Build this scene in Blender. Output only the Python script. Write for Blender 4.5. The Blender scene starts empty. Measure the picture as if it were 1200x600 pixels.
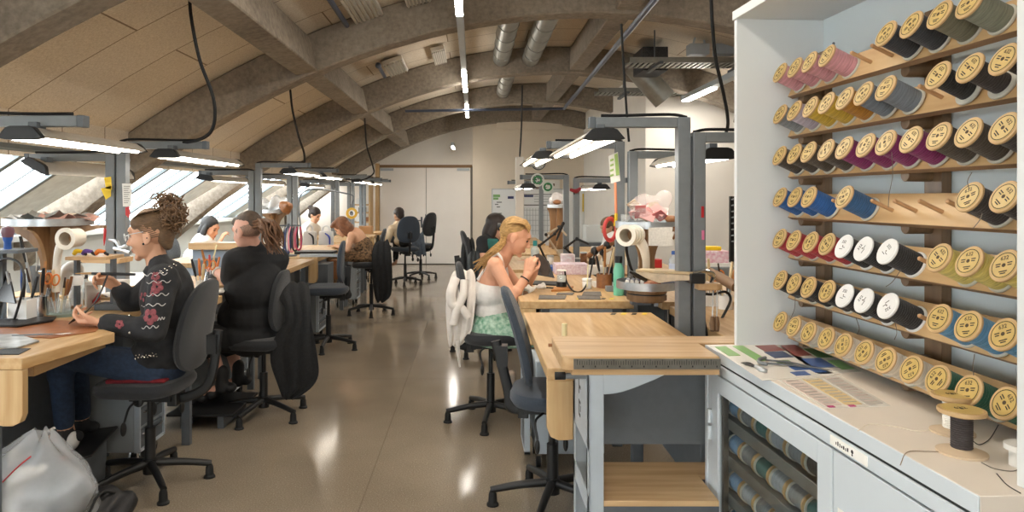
import bpy, bmesh, math, random
from mathutils import Vector, Matrix, Quaternion
V = Vector
PI = math.pi
R = math.radians
rnd = random.Random(11)
scene = bpy.context.scene
COL = scene.collection
# ---------------------------------------------------------------- camera model
F, CX, CY, H = 823.0, 555.0, 231.0, 1.5
def at(px, py, y):                      # point seen at (px, py) lying at depth y
    return V(((px-CX)/F*y, y, H-(py-CY)/F*y))
def atz(px, py, z):                     # point seen at (px, py) lying at height z
    y = F*(H-z)/(py-CY)
    return V(((px-CX)/F*y, y, z))
def S(y): return F/y                    # pixels per metre

# ---------------------------------------------------------------- materials
def lin(c):
    if isinstance(c, str):
        c = tuple(int(c[i:i+2], 16)/255 for i in (0, 2, 4))
    return tuple((x/12.92 if x <= .04045 else ((x+.055)/1.055)**2.4) for x in c[:3]) + (1,)
MATS = {}
def mat(name, col, rough=.6, metal=0, noise=0, nscale=8, emit=0, alpha=1, bump=0, bscale=60, spec=.5, col2=None, trans=0, stretch=None, sheen=0, coat=0):
    if name in MATS: return MATS[name]
    m = bpy.data.materials.new(name); m.use_nodes = True
    nt = m.node_tree; b = nt.nodes['Principled BSDF']
    L = nt.links.new
    c = lin(col)
    b.inputs['Base Color'].default_value = c
    b.inputs['Roughness'].default_value = rough
    b.inputs['Metallic'].default_value = metal
    b.inputs['Specular IOR Level'].default_value = spec
    if sheen: b.inputs['Sheen Weight'].default_value = sheen
    if coat: b.inputs['Coat Weight'].default_value = coat; b.inputs['Coat Roughness'].default_value = .12
    if trans: b.inputs['Transmission Weight'].default_value = trans
    if alpha < 1: b.inputs['Alpha'].default_value = alpha
    if emit:
        b.inputs['Emission Color'].default_value = c
        b.inputs['Emission Strength'].default_value = emit
    if noise or bump:
        tc = nt.nodes.new('ShaderNodeTexCoord'); mp = nt.nodes.new('ShaderNodeMapping')
        L(tc.outputs['Object'], mp.inputs['Vector'])
        if stretch: mp.inputs['Scale'].default_value = stretch
    if noise:
        n = nt.nodes.new('ShaderNodeTexNoise'); n.inputs['Scale'].default_value = nscale; n.inputs['Detail'].default_value = 6
        L(mp.outputs[0], n.inputs['Vector'])
        r = nt.nodes.new('ShaderNodeValToRGB')
        c2 = lin(col2) if col2 else tuple(max(0, x*(1-noise)) for x in c[:3])+(1,)
        c3 = c if col2 else tuple(min(1, x*(1+noise*.6)) for x in c[:3])+(1,)
        r.color_ramp.elements[0].position = .32; r.color_ramp.elements[0].color = c2
        r.color_ramp.elements[1].position = .68; r.color_ramp.elements[1].color = c3
        L(n.outputs['Fac'], r.inputs[0]); L(r.outputs[0], b.inputs['Base Color'])
    if bump:
        n2 = nt.nodes.new('ShaderNodeTexNoise'); n2.inputs['Scale'].default_value = bscale; n2.inputs['Detail'].default_value = 4
        L(mp.outputs[0], n2.inputs['Vector'])
        bp = nt.nodes.new('ShaderNodeBump'); bp.inputs['Strength'].default_value = bump; bp.inputs['Distance'].default_value = .01
        L(n2.outputs['Fac'], bp.inputs['Height']); L(bp.outputs[0], b.inputs['Normal'])
    MATS[name] = m
    return m
def spots_mat(name, col, spots, rough=.6, noise=.15, nscale=30, wob=.25, bump=0, bscale=80, base2=None):
    """a coloured surface carrying marks: spots = [(point, radius or (rx,ry,rz), colour)] in object space"""
    m = mat(name, col, rough, noise=noise, nscale=nscale, bump=bump, bscale=bscale, col2=base2)
    nt = m.node_tree; b = nt.nodes['Principled BSDF']; L = nt.links.new
    cur = b.inputs['Base Color'].links[0].from_socket
    tc = nt.nodes.new('ShaderNodeTexCoord')
    nz = nt.nodes.new('ShaderNodeTexNoise'); nz.inputs['Scale'].default_value = 40
    L(tc.outputs['Object'], nz.inputs['Vector'])
    for p, r, c in spots:
        if not hasattr(r, '__len__'): r = (r, r, r)
        mp = nt.nodes.new('ShaderNodeMapping'); mp.vector_type = 'TEXTURE'
        mp.inputs['Location'].default_value = p; mp.inputs['Scale'].default_value = r
        L(tc.outputs['Object'], mp.inputs['Vector'])
        ln = nt.nodes.new('ShaderNodeVectorMath'); ln.operation = 'LENGTH'; L(mp.outputs[0], ln.inputs[0])
        ad = nt.nodes.new('ShaderNodeMath'); ad.operation = 'MULTIPLY_ADD'
        L(nz.outputs['Fac'], ad.inputs[0]); ad.inputs[1].default_value = wob*2; L(ln.outputs['Value'], ad.inputs[2])
        mr = nt.nodes.new('ShaderNodeMapRange'); mr.inputs[1].default_value = 1.08+wob; mr.inputs[2].default_value = .92+wob
        L(ad.outputs[0], mr.inputs[0])
        mx = nt.nodes.new('ShaderNodeMix'); mx.data_type = 'RGBA'
        L(mr.outputs[0], mx.inputs[0]); L(cur, mx.inputs[6]); mx.inputs[7].default_value = lin(c)
        cur = mx.outputs[2]
    L(cur, b.inputs['Base Color'])
    return m
def wood(name, col, col2, rough=.45, axis='X', scale=1):
    st = {'X': (1.2*scale, 14*scale, 14*scale), 'Y': (14*scale, 1.2*scale, 14*scale), 'Z': (14*scale, 14*scale, 1.2*scale)}[axis]
    return mat(name, col, rough, noise=.2, nscale=2.2, col2=col2, stretch=st, coat=.15)
def glass_mat(name, tint=(.95, .98, .98), fac=.05):
    if name in MATS: return MATS[name]
    m = bpy.data.materials.new(name); m.use_nodes = True
    nt = m.node_tree; nt.nodes.remove(nt.nodes['Principled BSDF'])
    o = nt.nodes['Material Output']
    t = nt.nodes.new('ShaderNodeBsdfTransparent'); t.inputs[0].default_value = (*tint, 1)
    g = nt.nodes.new('ShaderNodeBsdfGlossy'); g.inputs['Roughness'].default_value = .03
    mx = nt.nodes.new('ShaderNodeMixShader'); mx.inputs[0].default_value = fac
    nt.links.new(t.outputs[0], mx.inputs[1]); nt.links.new(g.outputs[0], mx.inputs[2])
    nt.links.new(mx.outputs[0], o.inputs['Surface'])
    MATS[name] = m
    return m
def film_mat(name, col, body=.35):      # crinkled clear plastic bag
    if name in MATS: return MATS[name]
    m = bpy.data.materials.new(name); m.use_nodes = True
    nt = m.node_tree; b = nt.nodes['Principled BSDF']; o = nt.nodes['Material Output']
    b.inputs['Base Color'].default_value = lin(col); b.inputs['Roughness'].default_value = .22
    t = nt.nodes.new('ShaderNodeBsdfTransparent')
    mx = nt.nodes.new('ShaderNodeMixShader')
    n = nt.nodes.new('ShaderNodeTexNoise'); n.inputs['Scale'].default_value = 7; n.inputs['Detail'].default_value = 6
    mr = nt.nodes.new('ShaderNodeMapRange'); mr.inputs[1].default_value = .3; mr.inputs[2].default_value = .7
    mr.inputs[3].default_value = body*.85; mr.inputs[4].default_value = min(1, body*1.15)
    tc = nt.nodes.new('ShaderNodeTexCoord')
    nt.links.new(tc.outputs['Object'], n.inputs['Vector'])
    nt.links.new(n.outputs['Fac'], mr.inputs[0]); nt.links.new(mr.outputs[0], mx.inputs[0])
    nt.links.new(t.outputs[0], mx.inputs[1]); nt.links.new(b.outputs[0], mx.inputs[2]); nt.links.new(mx.outputs[0], o.inputs['Surface'])
    bp = nt.nodes.new('ShaderNodeBump'); bp.inputs['Strength'].default_value = .35; bp.inputs['Distance'].default_value = .02
    nt.links.new(n.outputs['Fac'], bp.inputs['Height']); nt.links.new(bp.outputs[0], b.inputs['Normal'])
    MATS[name] = m
    return m

# ---------------------------------------------------------------- mesh builder
def frame_of(d, up=V((0, 0, 1))):
    d = V(d).normalized()
    if abs(d.dot(up)) > .98: up = V((1, 0, 0)) if abs(d.x) < .9 else V((0, 1, 0))
    s = d.cross(up).normalized(); u = s.cross(d).normalized()
    return d, s, u
def smooth_path(pts, k=6):
    pts = [V(p) for p in pts]
    if len(pts) < 3 or k < 2: return pts
    out = []
    P = [2*pts[0]-pts[1]] + pts + [2*pts[-1]-pts[-2]]
    for i in range(1, len(P)-2):
        a, b, c, d = P[i-1:i+3]
        for j in range(k):
            t = j/k
            out.append(.5*((2*b)+(c-a)*t+(2*a-5*b+4*c-d)*t*t+(3*b-a-3*c+d)*t**3))
    out.append(pts[-1])
    return out
class MB:
    def __init__(s): s.bm = bmesh.new(); s.uv = None
    def poly(s, vs, faces, mi=0):
        b = [s.bm.verts.new(v) for v in vs]
        fs = []
        for f in faces:
            try:
                x = s.bm.faces.new([b[i] for i in f]); x.material_index = mi; fs.append(x)
            except ValueError: pass
        return b, fs
    def box(s, c, d, rz=0, M=None, mi=0):
        c = V(c); x, y, z = d[0]/2, d[1]/2, d[2]/2
        vs = [V((i*x, j*y, k*z)) for k in (-1, 1) for j in (-1, 1) for i in (-1, 1)]
        if M is None: M = Matrix.Rotation(rz, 3, 'Z')
        vs = [c+M@v for v in vs]
        s.poly(vs, [(0, 2, 3, 1), (4, 5, 7, 6), (0, 1, 5, 4), (2, 6, 7, 3), (0, 4, 6, 2), (1, 3, 7, 5)], mi)
        return s
    def span(s, x0, x1, y0, y1, z0, z1, mi=0):
        return s.box(((x0+x1)/2, (y0+y1)/2, (z0+z1)/2), (abs(x1-x0), abs(y1-y0), abs(z1-z0)), mi=mi)
    def bar(s, p0, p1, w, h, up=V((0, 0, 1)), mi=0):
        p0, p1 = V(p0), V(p1); d, sd, u = frame_of(p1-p0, up)
        M = Matrix((d, sd, u)).transposed()
        return s.box((p0+p1)/2, ((p1-p0).length, w, h), M=M, mi=mi)
    def cyl(s, p0, p1, r0, r1=None, n=16, mi=0, cap=True):
        p0, p1 = V(p0), V(p1); r1 = r0 if r1 is None else r1
        d, sd, u = frame_of(p1-p0)
        vs = []
        for p, r in ((p0, r0), (p1, r1)):
            vs += [p+(sd*math.cos(2*PI*i/n)+u*math.sin(2*PI*i/n))*r for i in range(n)]
        fs = [(i, (i+1) % n, n+(i+1) % n, n+i) for i in range(n)]
        if cap: fs += [tuple(range(n))[::-1], tuple(range(n, 2*n))]
        s.poly(vs, fs, mi); return s
    def tube(s, pts, r, n=8, k=6, mi=0, closed=False, flat=None):
        pts = smooth_path(pts, k) if not closed else [V(p) for p in pts]
        N = len(pts); rs = r if hasattr(r, '__len__') else None
        vs = []; up = None
        for i, p in enumerate(pts):
            a = pts[(i-1) % N] if closed or i > 0 else p
            b = pts[(i+1) % N] if closed or i < N-1 else p
            d = (b-a).normalized() if (b-a).length > 1e-9 else V((0, 0, 1))
            if up is None: _, sd, up = frame_of(d)
            else:
                sd = d.cross(up)
                if sd.length < 1e-6: _, sd, up = frame_of(d)
                sd.normalize(); up = sd.cross(d).normalized()
            if rs is None: rr = r
            else:
                t = i/max(1, N-1)*(len(rs)-1); j = min(int(t), len(rs)-2); rr = rs[j]+(rs[j+1]-rs[j])*(t-j)
            f = flat or 1
            vs += [p+(sd*math.cos(2*PI*q/n)+up*math.sin(2*PI*q/n)*f)*rr for q in range(n)]
        fs = []
        for i in range(N if closed else N-1):
            for q in range(n):
                fs.append((i*n+q, i*n+(q+1) % n, ((i+1) % N)*n+(q+1) % n, ((i+1) % N)*n+q))
        if not closed: fs += [tuple(range(n))[::-1], tuple(range((N-1)*n, N*n))]
        s.poly(vs, fs, mi); return s
    def lathe(s, prof, o=(0, 0, 0), axis=(0, 0, 1), n=24, mi=0, closed=False):
        o = V(o); d, sd, u = frame_of(axis)
        vs = []; m = len(prof)
        for r, h in prof:
            vs += [o+d*h+(sd*math.cos(2*PI*i/n)+u*math.sin(2*PI*i/n))*max(r, 1e-5) for i in range(n)]
        fs = [(j*n+i, j*n+(i+1) % n, ((j+1) % m)*n+(i+1) % n, ((j+1) % m)*n+i) for j in range(m if closed else m-1) for i in range(n)]
        if not closed:
            if prof[0][0] > 1e-4: fs.append(tuple(range(n))[::-1])
            if prof[-1][0] > 1e-4: fs.append(tuple(range((m-1)*n, m*n)))
        s.poly(vs, fs, mi); return s
    def prism(s, pts, ext, mi=0):
        pts = [V(p) for p in pts]; e = V(ext); n = len(pts)
        vs = pts+[p+e for p in pts]
        s.poly(vs, [tuple(range(n))[::-1], tuple(range(n, 2*n))]+[(i, (i+1) % n, n+(i+1) % n, n+i) for i in range(n)], mi)
        return s
    def ell(s, c, r, M=None, n=14, mi=0):
        c = V(c); r = (r, r, r) if not hasattr(r, '__len__') else r
        M = M or Matrix.Identity(3); m = max(6, n*2//3)
        vs = [c+M@V((0, 0, -r[2]))]
        for j in range(1, m):
            t = -PI/2+PI*j/m
            vs += [c+M@V((r[0]*math.cos(t)*math.cos(2*PI*i/n), r[1]*math.cos(t)*math.sin(2*PI*i/n), r[2]*math.sin(t))) for i in range(n)]
        vs.append(c+M@V((0, 0, r[2]))); top = len(vs)-1
        fs = [(0, 1+(i+1) % n, 1+i) for i in range(n)]
        for j in range(m-2):
            for i in range(n): fs.append((1+j*n+i, 1+j*n+(i+1) % n, 1+(j+1)*n+(i+1) % n, 1+(j+1)*n+i))
        fs += [(1+(m-2)*n+i, 1+(m-2)*n+(i+1) % n, top) for i in range(n)]
        s.poly(vs, fs, mi); return s
    def cap(s, p0, p1, r0, r1=None, n=12, mi=0):        # tapered capsule
        p0, p1 = V(p0), V(p1); r1 = r0 if r1 is None else r1
        d, sd, u = frame_of(p1-p0); L = (p1-p0).length
        prof = [(r0*math.cos(t), -r0*math.sin(t)) for t in (PI/2, PI/3, PI/6)]+[(r0, 0), (r1, L)]+[(r1*math.cos(t), L+r1*math.sin(t)) for t in (PI/6, PI/3, PI/2)]
        return s.lathe(prof, p0, d, n, mi)
    def sheet(s, grid, th=0, mi=0):                      # grid of points -> a cloth / plate of thickness th
        g = [[V(p) for p in row] for row in grid]; a, b = len(g), len(g[0])
        if not th:
            s.poly([p for row in g for p in row], [(i*b+j, i*b+j+1, (i+1)*b+j+1, (i+1)*b+j) for i in range(a-1) for j in range(b-1)], mi); return s
        nv = []
        for i in range(a):
            for j in range(b):
                du = g[min(i+1, a-1)][j]-g[max(i-1, 0)][j]; dv = g[i][min(j+1, b-1)]-g[i][max(j-1, 0)]
                n = du.cross(dv); n = n.normalized() if n.length > 1e-9 else V((0, 0, 1)); nv.append(n*th/2)
        P = [p for row in g for p in row]; N = a*b
        vs = [p+n for p, n in zip(P, nv)]+[p-n for p, n in zip(P, nv)]
        fs = []
        for i in range(a-1):
            for j in range(b-1):
                q = (i*b+j, i*b+j+1, (i+1)*b+j+1, (i+1)*b+j); fs.append(q); fs.append(tuple(N+x for x in q[::-1]))
        rim = [i*b for i in range(a)]+[(a-1)*b+j for j in range(1, b)]+[i*b+b-1 for i in range(a-2, -1, -1)]+[j for j in range(b-2, 0, -1)]
        for x, y in zip(rim, rim[1:]+rim[:1]): fs.append((x, y, N+y, N+x))
        s.poly(vs, fs, mi); return s
    def text(s, body, o, ex, ey, size, mi=0, depth=.0006, align='CENTER'):
        cu = bpy.data.curves.new('lettering', 'FONT'); cu.body = body; cu.size = size; cu.align_x = align; cu.align_y = 'CENTER'
        cu.resolution_u = 2; cu.extrude = depth
        ob = bpy.data.objects.new('lettering', cu); COL.objects.link(ob)
        me = bpy.data.meshes.new_from_object(ob.evaluated_get(bpy.context.evaluated_depsgraph_get()))
        ex, ey = V(ex).normalized(), V(ey).normalized(); ez = ex.cross(ey); o = V(o)
        vs = [o+ex*v.co.x+ey*v.co.y+ez*v.co.z for v in me.vertices]
        s.poly(vs, [tuple(p.vertices) for p in me.polygons], mi)
        bpy.data.objects.remove(ob); bpy.data.curves.remove(cu); bpy.data.meshes.remove(me)
        return s
    def build(s, name, m, parent=None, bevel=0, ang=38, flat=False, keep=False, seg=2, fixn=True):
        bm = s.bm
        if fixn: bmesh.ops.recalc_face_normals(bm, faces=bm.faces)
        bm.normal_update()
        if not flat:
            for f in bm.faces: f.smooth = True
            a = R(ang)
            for e in bm.edges:
                if len(e.link_faces) == 2:
                    try:
                        if e.calc_face_angle() > a: e.smooth = False
                    except ValueError: pass
        me = bpy.data.meshes.new(name); 
        if parent is not None:
            Mi = world_of(parent).inverted(); bm.transform(Mi)
        loc = None
        if parent is None and not keep and len(bm.verts):
            xs = [v.co for v in bm.verts]
            loc = V(((min(p.x for p in xs)+max(p.x for p in xs))/2, (min(p.y for p in xs)+max(p.y for p in xs))/2, min(p.z for p in xs)))
            bm.transform(Matrix.Translation(-loc))
        bm.to_mesh(me); bm.free()
        o = bpy.data.objects.new(name, me); COL.objects.link(o)
        if loc is not None: o.location = loc
        for x in (m if isinstance(m, (list, tuple)) else [m]): me.materials.append(x)
        if parent is not None: o.parent = parent
        if bevel:
            b = o.modifiers.new('edge', 'BEVEL'); b.width = bevel; b.segments = seg; b.limit_method = 'ANGLE'; b.angle_limit = R(40); b.harden_normals = False
        return o
def world_of(o):
    M = o.matrix_basis.copy()
    while o.parent is not None:
        o = o.parent; M = o.matrix_basis @ M
    return M
def tag(o, label=None, cat=None, group=None, kind=None):
    if label: o['label'] = label
    if cat: o['category'] = cat
    if group: o['group'] = group
    if kind: o['kind'] = kind
    return o
def thing(name, label, cat, loc=(0, 0, 0), rz=0, group=None):
    o = bpy.data.objects.new(name, None); COL.objects.link(o); o.empty_display_size = .05
    o.location = loc; o.rotation_euler = (0, 0, rz)
    return tag(o, label, cat, group)
def struct(o): o['kind'] = 'structure'; return o
def dup(root, loc=None, rz=None, label=None, group=None):
    r = root.copy(); COL.objects.link(r)
    if loc is not None: r.location = loc
    if rz is not None: r.rotation_euler = (0, 0, rz)
    if label: r['label'] = label
    if group: r['group'] = group
    for ch in list(root.children):
        c = ch.copy(); COL.objects.link(c); c.parent = r
        for g in list(ch.children):
            d = g.copy(); COL.objects.link(d); d.parent = c
    return r
def remesh(o, vox, smooth=4, fac=.5):
    """fuse the overlapping pieces of one body into one continuous surface"""
    md = o.modifiers.new('fuse', 'REMESH'); md.mode = 'VOXEL'; md.voxel_size = vox; md.use_smooth_shade = True
    if smooth:
        sm = o.modifiers.new('soft', 'SMOOTH'); sm.factor = fac; sm.iterations = smooth
    dg = bpy.context.evaluated_depsgraph_get()
    me = bpy.data.meshes.new_from_object(o.evaluated_get(dg))
    for p in me.polygons: p.use_smooth = True
    old = o.data; o.modifiers.clear(); o.data = me; me.name = o.name
    if not me.materials:
        for x in old.materials: me.materials.append(x)
    bpy.data.meshes.remove(old)
    return o

# ---------------------------------------------------------------- camera, world, view
cam_d = bpy.data.cameras.new('camera'); cam = bpy.data.objects.new('camera', cam_d); COL.objects.link(cam)
cam.location = (0, 0, H); cam.rotation_euler = (PI/2, 0, 0)
cam_d.sensor_width = 36; cam_d.sensor_fit = 'HORIZONTAL'; cam_d.lens = F/1200*36
cam_d.shift_x = (600-CX)/1200; cam_d.shift_y = (CY-300)/1200
cam_d.clip_start = .05; cam_d.clip_end = 200
scene.camera = cam
w = bpy.data.worlds.new('daylight'); scene.world = w; w.use_nodes = True
bg = w.node_tree.nodes['Background']; bg.inputs[0].default_value = (.96, .985, 1, 1); bg.inputs[1].default_value = 8.0
scene.view_settings.view_transform = 'Standard'; scene.view_settings.look = 'None'
scene.view_settings.exposure = .34; scene.view_settings.gamma = 1; scene.view_settings.use_curve_mapping = False
scene.cycles.use_denoising = True
scene.cycles.max_bounces = 6; scene.cycles.diffuse_bounces = 4; scene.cycles.transparent_max_bounces = 10
scene.cycles.sample_clamp_indirect = 6

# ---------------------------------------------------------------- shared materials
M_steel = mat('grey_steel', '7d8286', .5, .1, noise=.05, nscale=30)
M_steel_light = mat('pale_grey_steel', 'b3bcc4', .45, .1, noise=.04, nscale=20)
M_steel_dark = mat('dark_grey_steel', '5f656b', .55, .1, noise=.08, nscale=20)
M_black = mat('black_plastic', '17181a', .45)
M_rubber = mat('black_rubber', '101112', .7)
M_chrome = mat('chrome', 'c8cacc', .18, 1)
M_alu = mat('brushed_aluminium', 'b9bdc0', .35, .85, noise=.08, nscale=40)
M_fabric = mat('charcoal_fabric', '2e3034', .95, noise=.25, nscale=220, bump=.3, bscale=500, sheen=.2)
M_fabric_blue = mat('slate_blue_fabric', '3a434f', .9, noise=.2, nscale=220, bump=.3, bscale=500, sheen=.2)
M_oak = wood('pale_oak', 'cfae80', 'b8915f', axis='Y')
M_oak_x = wood('pale_oak_cross', 'd3b287', 'bb966a', axis='X')
M_oak_z = wood('pale_oak_upright', 'cdae80', 'b89363', axis='Z')
M_ply = wood('birch_ply', 'd9b98e', 'caa273', axis='X')
M_brown_ply = wood('brown_plywood', '9a7650', '83613f', axis='Z')
M_white = mat('white_plastic', 'e6e4df', .5)
M_white_gloss = mat('white_gloss', 'f0f0ee', .25)
M_paper = mat('white_paper', 'eeece6', .8, noise=.03, nscale=50)
M_ink = mat('printing_ink', '2a2622', .7)
M_leather_black = mat('black_leather', '1b1a1c', .55, noise=.2, nscale=60, bump=.2, bscale=200)
M_leather_brown = mat('brown_leather', '8a5a34', .5, noise=.2, nscale=40)
M_leather_grey = mat('grey_leather', '5a554f', .6, noise=.2, nscale=40)
M_red = mat('red_plastic', 'b8262a', .4)
M_blue = mat('blue_plastic', '23519c', .4)
M_yellow = mat('yellow_plastic', 'e6c21c', .45)
M_orange = mat('orange_plastic', 'd2752a', .45)
M_green = mat('green_plastic', '2e7d4a', .45)
M_tube = mat('fluorescent_tube', 'fff7ea', .4, emit=14)
M_led = mat('led_diffuser', 'fff7ea', .4, emit=60)
# ================================================================ THE ROOM
def node_mat(name):
    m = bpy.data.materials.new(name); m.use_nodes = True; MATS[name] = m
    return m, m.node_tree, m.node_tree.nodes['Principled BSDF'], m.node_tree.links.new
def ramp(nt, src, a, b, p0=.3, p1=.7):
    r = nt.nodes.new('ShaderNodeValToRGB'); r.color_ramp.elements[0].position = p0; r.color_ramp.elements[1].position = p1
    r.color_ramp.elements[0].color = lin(a); r.color_ramp.elements[1].color = lin(b)
    nt.links.new(src, r.inputs[0]); return r.outputs[0]
def noise(nt, vec, sc, det=6, ro=.5):
    n = nt.nodes.new('ShaderNodeTexNoise'); n.inputs['Scale'].default_value = sc; n.inputs['Detail'].default_value = det; n.inputs['Roughness'].default_value = ro
    nt.links.new(vec, n.inputs['Vector']); return n.outputs['Fac']
def mixc(nt, fac, a, b, mode='MIX'):
    x = nt.nodes.new('ShaderNodeMix'); x.data_type = 'RGBA'; x.blend_type = mode
    for s_, v in ((0, fac), (6, a), (7, b)):
        if hasattr(v, 'links') or hasattr(v, 'is_linked'): nt.links.new(v, x.inputs[s_])
        else: x.inputs[s_].default_value = v
    return x.outputs[2]
# polished concrete floor
m, nt, b, L = node_mat('polished_concrete'); M_floor = m
tc = nt.nodes.new('ShaderNodeTexCoord'); o_ = tc.outputs['Object']
c1 = ramp(nt, noise(nt, o_, .9, 5), '766a5b', 'a09381')
c2 = ramp(nt, noise(nt, o_, 150, 3), '6a5d50', 'b0a28d', .34, .62)
c = mixc(nt, .34, c1, c2)
sp = ramp(nt, noise(nt, o_, 150, 2), '000000', 'ffffff', .70, .74)
c = mixc(nt, sp, c, lin('d9cdb8'))
br = nt.nodes.new('ShaderNodeTexBrick'); br.offset = 0; br.inputs['Scale'].default_value = 1; br.inputs['Brick Width'].default_value = 3.4; br.inputs['Row Height'].default_value = 3.1
br.inputs['Mortar Size'].default_value = .004; br.inputs['Color1'].default_value = (1, 1, 1, 1); br.inputs['Color2'].default_value = (.97, .97, .97, 1); br.inputs['Mortar'].default_value = (.78, .77, .75, 1)
mp = nt.nodes.new('ShaderNodeMapping'); mp.inputs['Location'].default_value = (.55, .4, 0); L(o_, mp.inputs[0]); L(mp.outputs[0], br.inputs[0])
c = mixc(nt, 1.0, c, br.outputs['Color'], 'MULTIPLY'); L(c, b.inputs['Base Color'])
mr = nt.nodes.new('ShaderNodeMapRange'); mr.inputs[3].default_value = .07; mr.inputs[4].default_value = .2; L(noise(nt, o_, 1.6, 5), mr.inputs[0]); L(mr.outputs[0], b.inputs['Roughness'])
b.inputs['Specular IOR Level'].default_value = .55
# raw concrete
m, nt, b, L = node_mat('raw_concrete'); M_conc = m
o_ = nt.nodes.new('ShaderNodeTexCoord').outputs['Object']
c1 = ramp(nt, noise(nt, o_, 1.7, 7, .6), '756a5e', '9d9283')
c2 = ramp(nt, noise(nt, o_, 22, 5, .6), '463d33', 'a3988a')
c = mixc(nt, .4, c1, c2); L(c, b.inputs['Base Color']); b.inputs['Roughness'].default_value = .85
bp = nt.nodes.new('ShaderNodeBump'); bp.inputs['Strength'].default_value = .35; bp.inputs['Distance'].default_value = .01; L(noise(nt, o_, 30, 6), bp.inputs['Height']); L(bp.outputs[0], b.inputs['Normal'])
# wood-wool ceiling boards with fine joints
m, nt, b, L = node_mat('wood_wool_boards'); M_board = m
o_ = nt.nodes.new('ShaderNodeTexCoord').outputs['Object']
c1 = ramp(nt, noise(nt, o_, 1.1, 5), 'cfc2ae', 'ddd3c4')
c2 = ramp(nt, noise(nt, o_, 75, 4, .7), 'ae9f8b', 'eae1d3', .34, .66)
c = mixc(nt, .5, c1, c2)
br = nt.nodes.new('ShaderNodeTexBrick'); br.offset = .5; br.inputs['Scale'].default_value = 1; br.inputs['Brick Width'].default_value = 1.9; br.inputs['Row Height'].default_value = .6
br.inputs['Mortar Size'].default_value = .006; br.inputs['Color1'].default_value = (1, 1, 1, 1); br.inputs['Color2'].default_value = (.94, .93, .9, 1); br.inputs['Mortar'].default_value = (.36, .3, .24, 1)
mp = nt.nodes.new('ShaderNodeMapping'); mp.inputs['Location'].default_value = (.3, .21, 0); L(o_, mp.inputs[0]); L(mp.outputs[0], br.inputs[0])
c = mixc(nt, 1.0, c, br.outputs['Color'], 'MULTIPLY'); L(c, b.inputs['Base Color']); b.inputs['Roughness'].default_value = .9
M_wall = mat('white_plaster', 'f1ece4', .85, noise=.03, nscale=3)
M_wall_warm = mat('cream_plaster', 'e6dac8', .85, noise=.03, nscale=3)
M_wall_grey = mat('pale_grey_paint', 'd3d6d4', .8, noise=.03, nscale=5)
M_greypanel = mat('blue_grey_panel', 'e3ebed', .6, noise=.12, nscale=12)
M_frame = mat('anodised_window_frame', '6d777b', .4, .4)
M_glass = glass_mat('window_glass')
M_door = mat('door_paint', 'f5f0ea', .5, noise=.02, nscale=3)
M_galv = mat('galvanised_duct', '9a9a94', .4, .75, noise=.15, nscale=12)

XA, ZA, KA = 1.05, 3.125, 11.43
def zb(x): return ZA-(x-XA)**2/KA
def off(x, t):                          # point t outside the underside curve of the arches
    s_ = -2*(x-XA)/KA; n = V((-s_, 1)).normalized()
    return x+n.x*t, zb(x)+n.y*t
YB, YE = -3.0, 15.7
fl = MB().span(-6.5, 8.5, YB, 16.2, -.12, 0).build('floor', M_floor, flat=True, keep=True); struct(fl)
XH, ZH, XS, ZS = -3.05, 1.80, -4.05, 1.147      # skylight head and sill
# soffit
xs = [-3.2+i*.3 for i in range(0, 36)]
prof = []
for x in [-2.95-.0]+[x for x in xs if -2.9 < x < 6.4]+[6.5]:
    prof.append(off(x, .34))
xq = min((off(XH-.2+.002*i, .34) for i in range(300)), key=lambda p: abs(p[0]-(XH-.02)))
xs = [-3.0+i*.3 for i in range(0, 33)]
prof = [xq]+[q for q in (off(x, .34) for x in xs) if XH+.05 < q[0] < 6.5]+[off(6.5, .34)]
top = [(x+.0, z+.12) for x, z in prof][::-1]
cl = MB().prism([(x, YB, z) for x, z in prof+top], (0, YE+.5-YB, 0)).build('ceiling', M_board, keep=True); struct(cl)
def zsoff(x):
    for (a, c_), (b_, d_) in zip(prof, prof[1:]):
        if a <= x <= b_: return c_+(d_-c_)*(x-a)/(b_-a)
    return prof[-1][1]
# concrete arches
ARCH = [3.45, 6.4, 9.36, 12.3, 15.26]
for i, yr in enumerate(ARCH):
    X = [-4.9+j*(11.4/44) for j in range(45)]
    inn = [(x, zb(x)) for x in X]; out = [off(x, .335) for x in X][::-1]
    mb = MB().prism([(x, yr-.22, z) for x, z in inn+out], (0, .22, 0))
    struct(tag(mb.build('trim_%d' % (i+1), M_conc, keep=True, bevel=.012, seg=1), 'exposed concrete roof arch'))
struct(MB().span(XH-.03, XH+.01, YB, YE, ZH-.02, xq[1]+.04).build('trim_32', M_board, keep=True))
# longitudinal concrete purlins between the arches, one mesh per purlin length
k = 6
Yp = [.4]+ARCH
for px_, w_, h_ in ((-1.5, .2, .3), (1.35, .2, .3), (3.75, .2, .3)):
    for a, b_ in zip(Yp, Yp[1:]):
        z0 = zb(px_)+.03
        sl = math.atan(-2*(px_-XA)/KA)
        mb = MB().box((px_, (a+b_-.22)/2, z0+h_/2), (w_, b_-.22-a, h_), M=Matrix.Rotation(-sl*.5, 3, 'Y'))
        struct(mb.build('trim_%d' % k, M_conc, keep=True, bevel=.01, seg=1)); k += 1
M_void = mat('dark_void', '26221d', .9)
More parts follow.
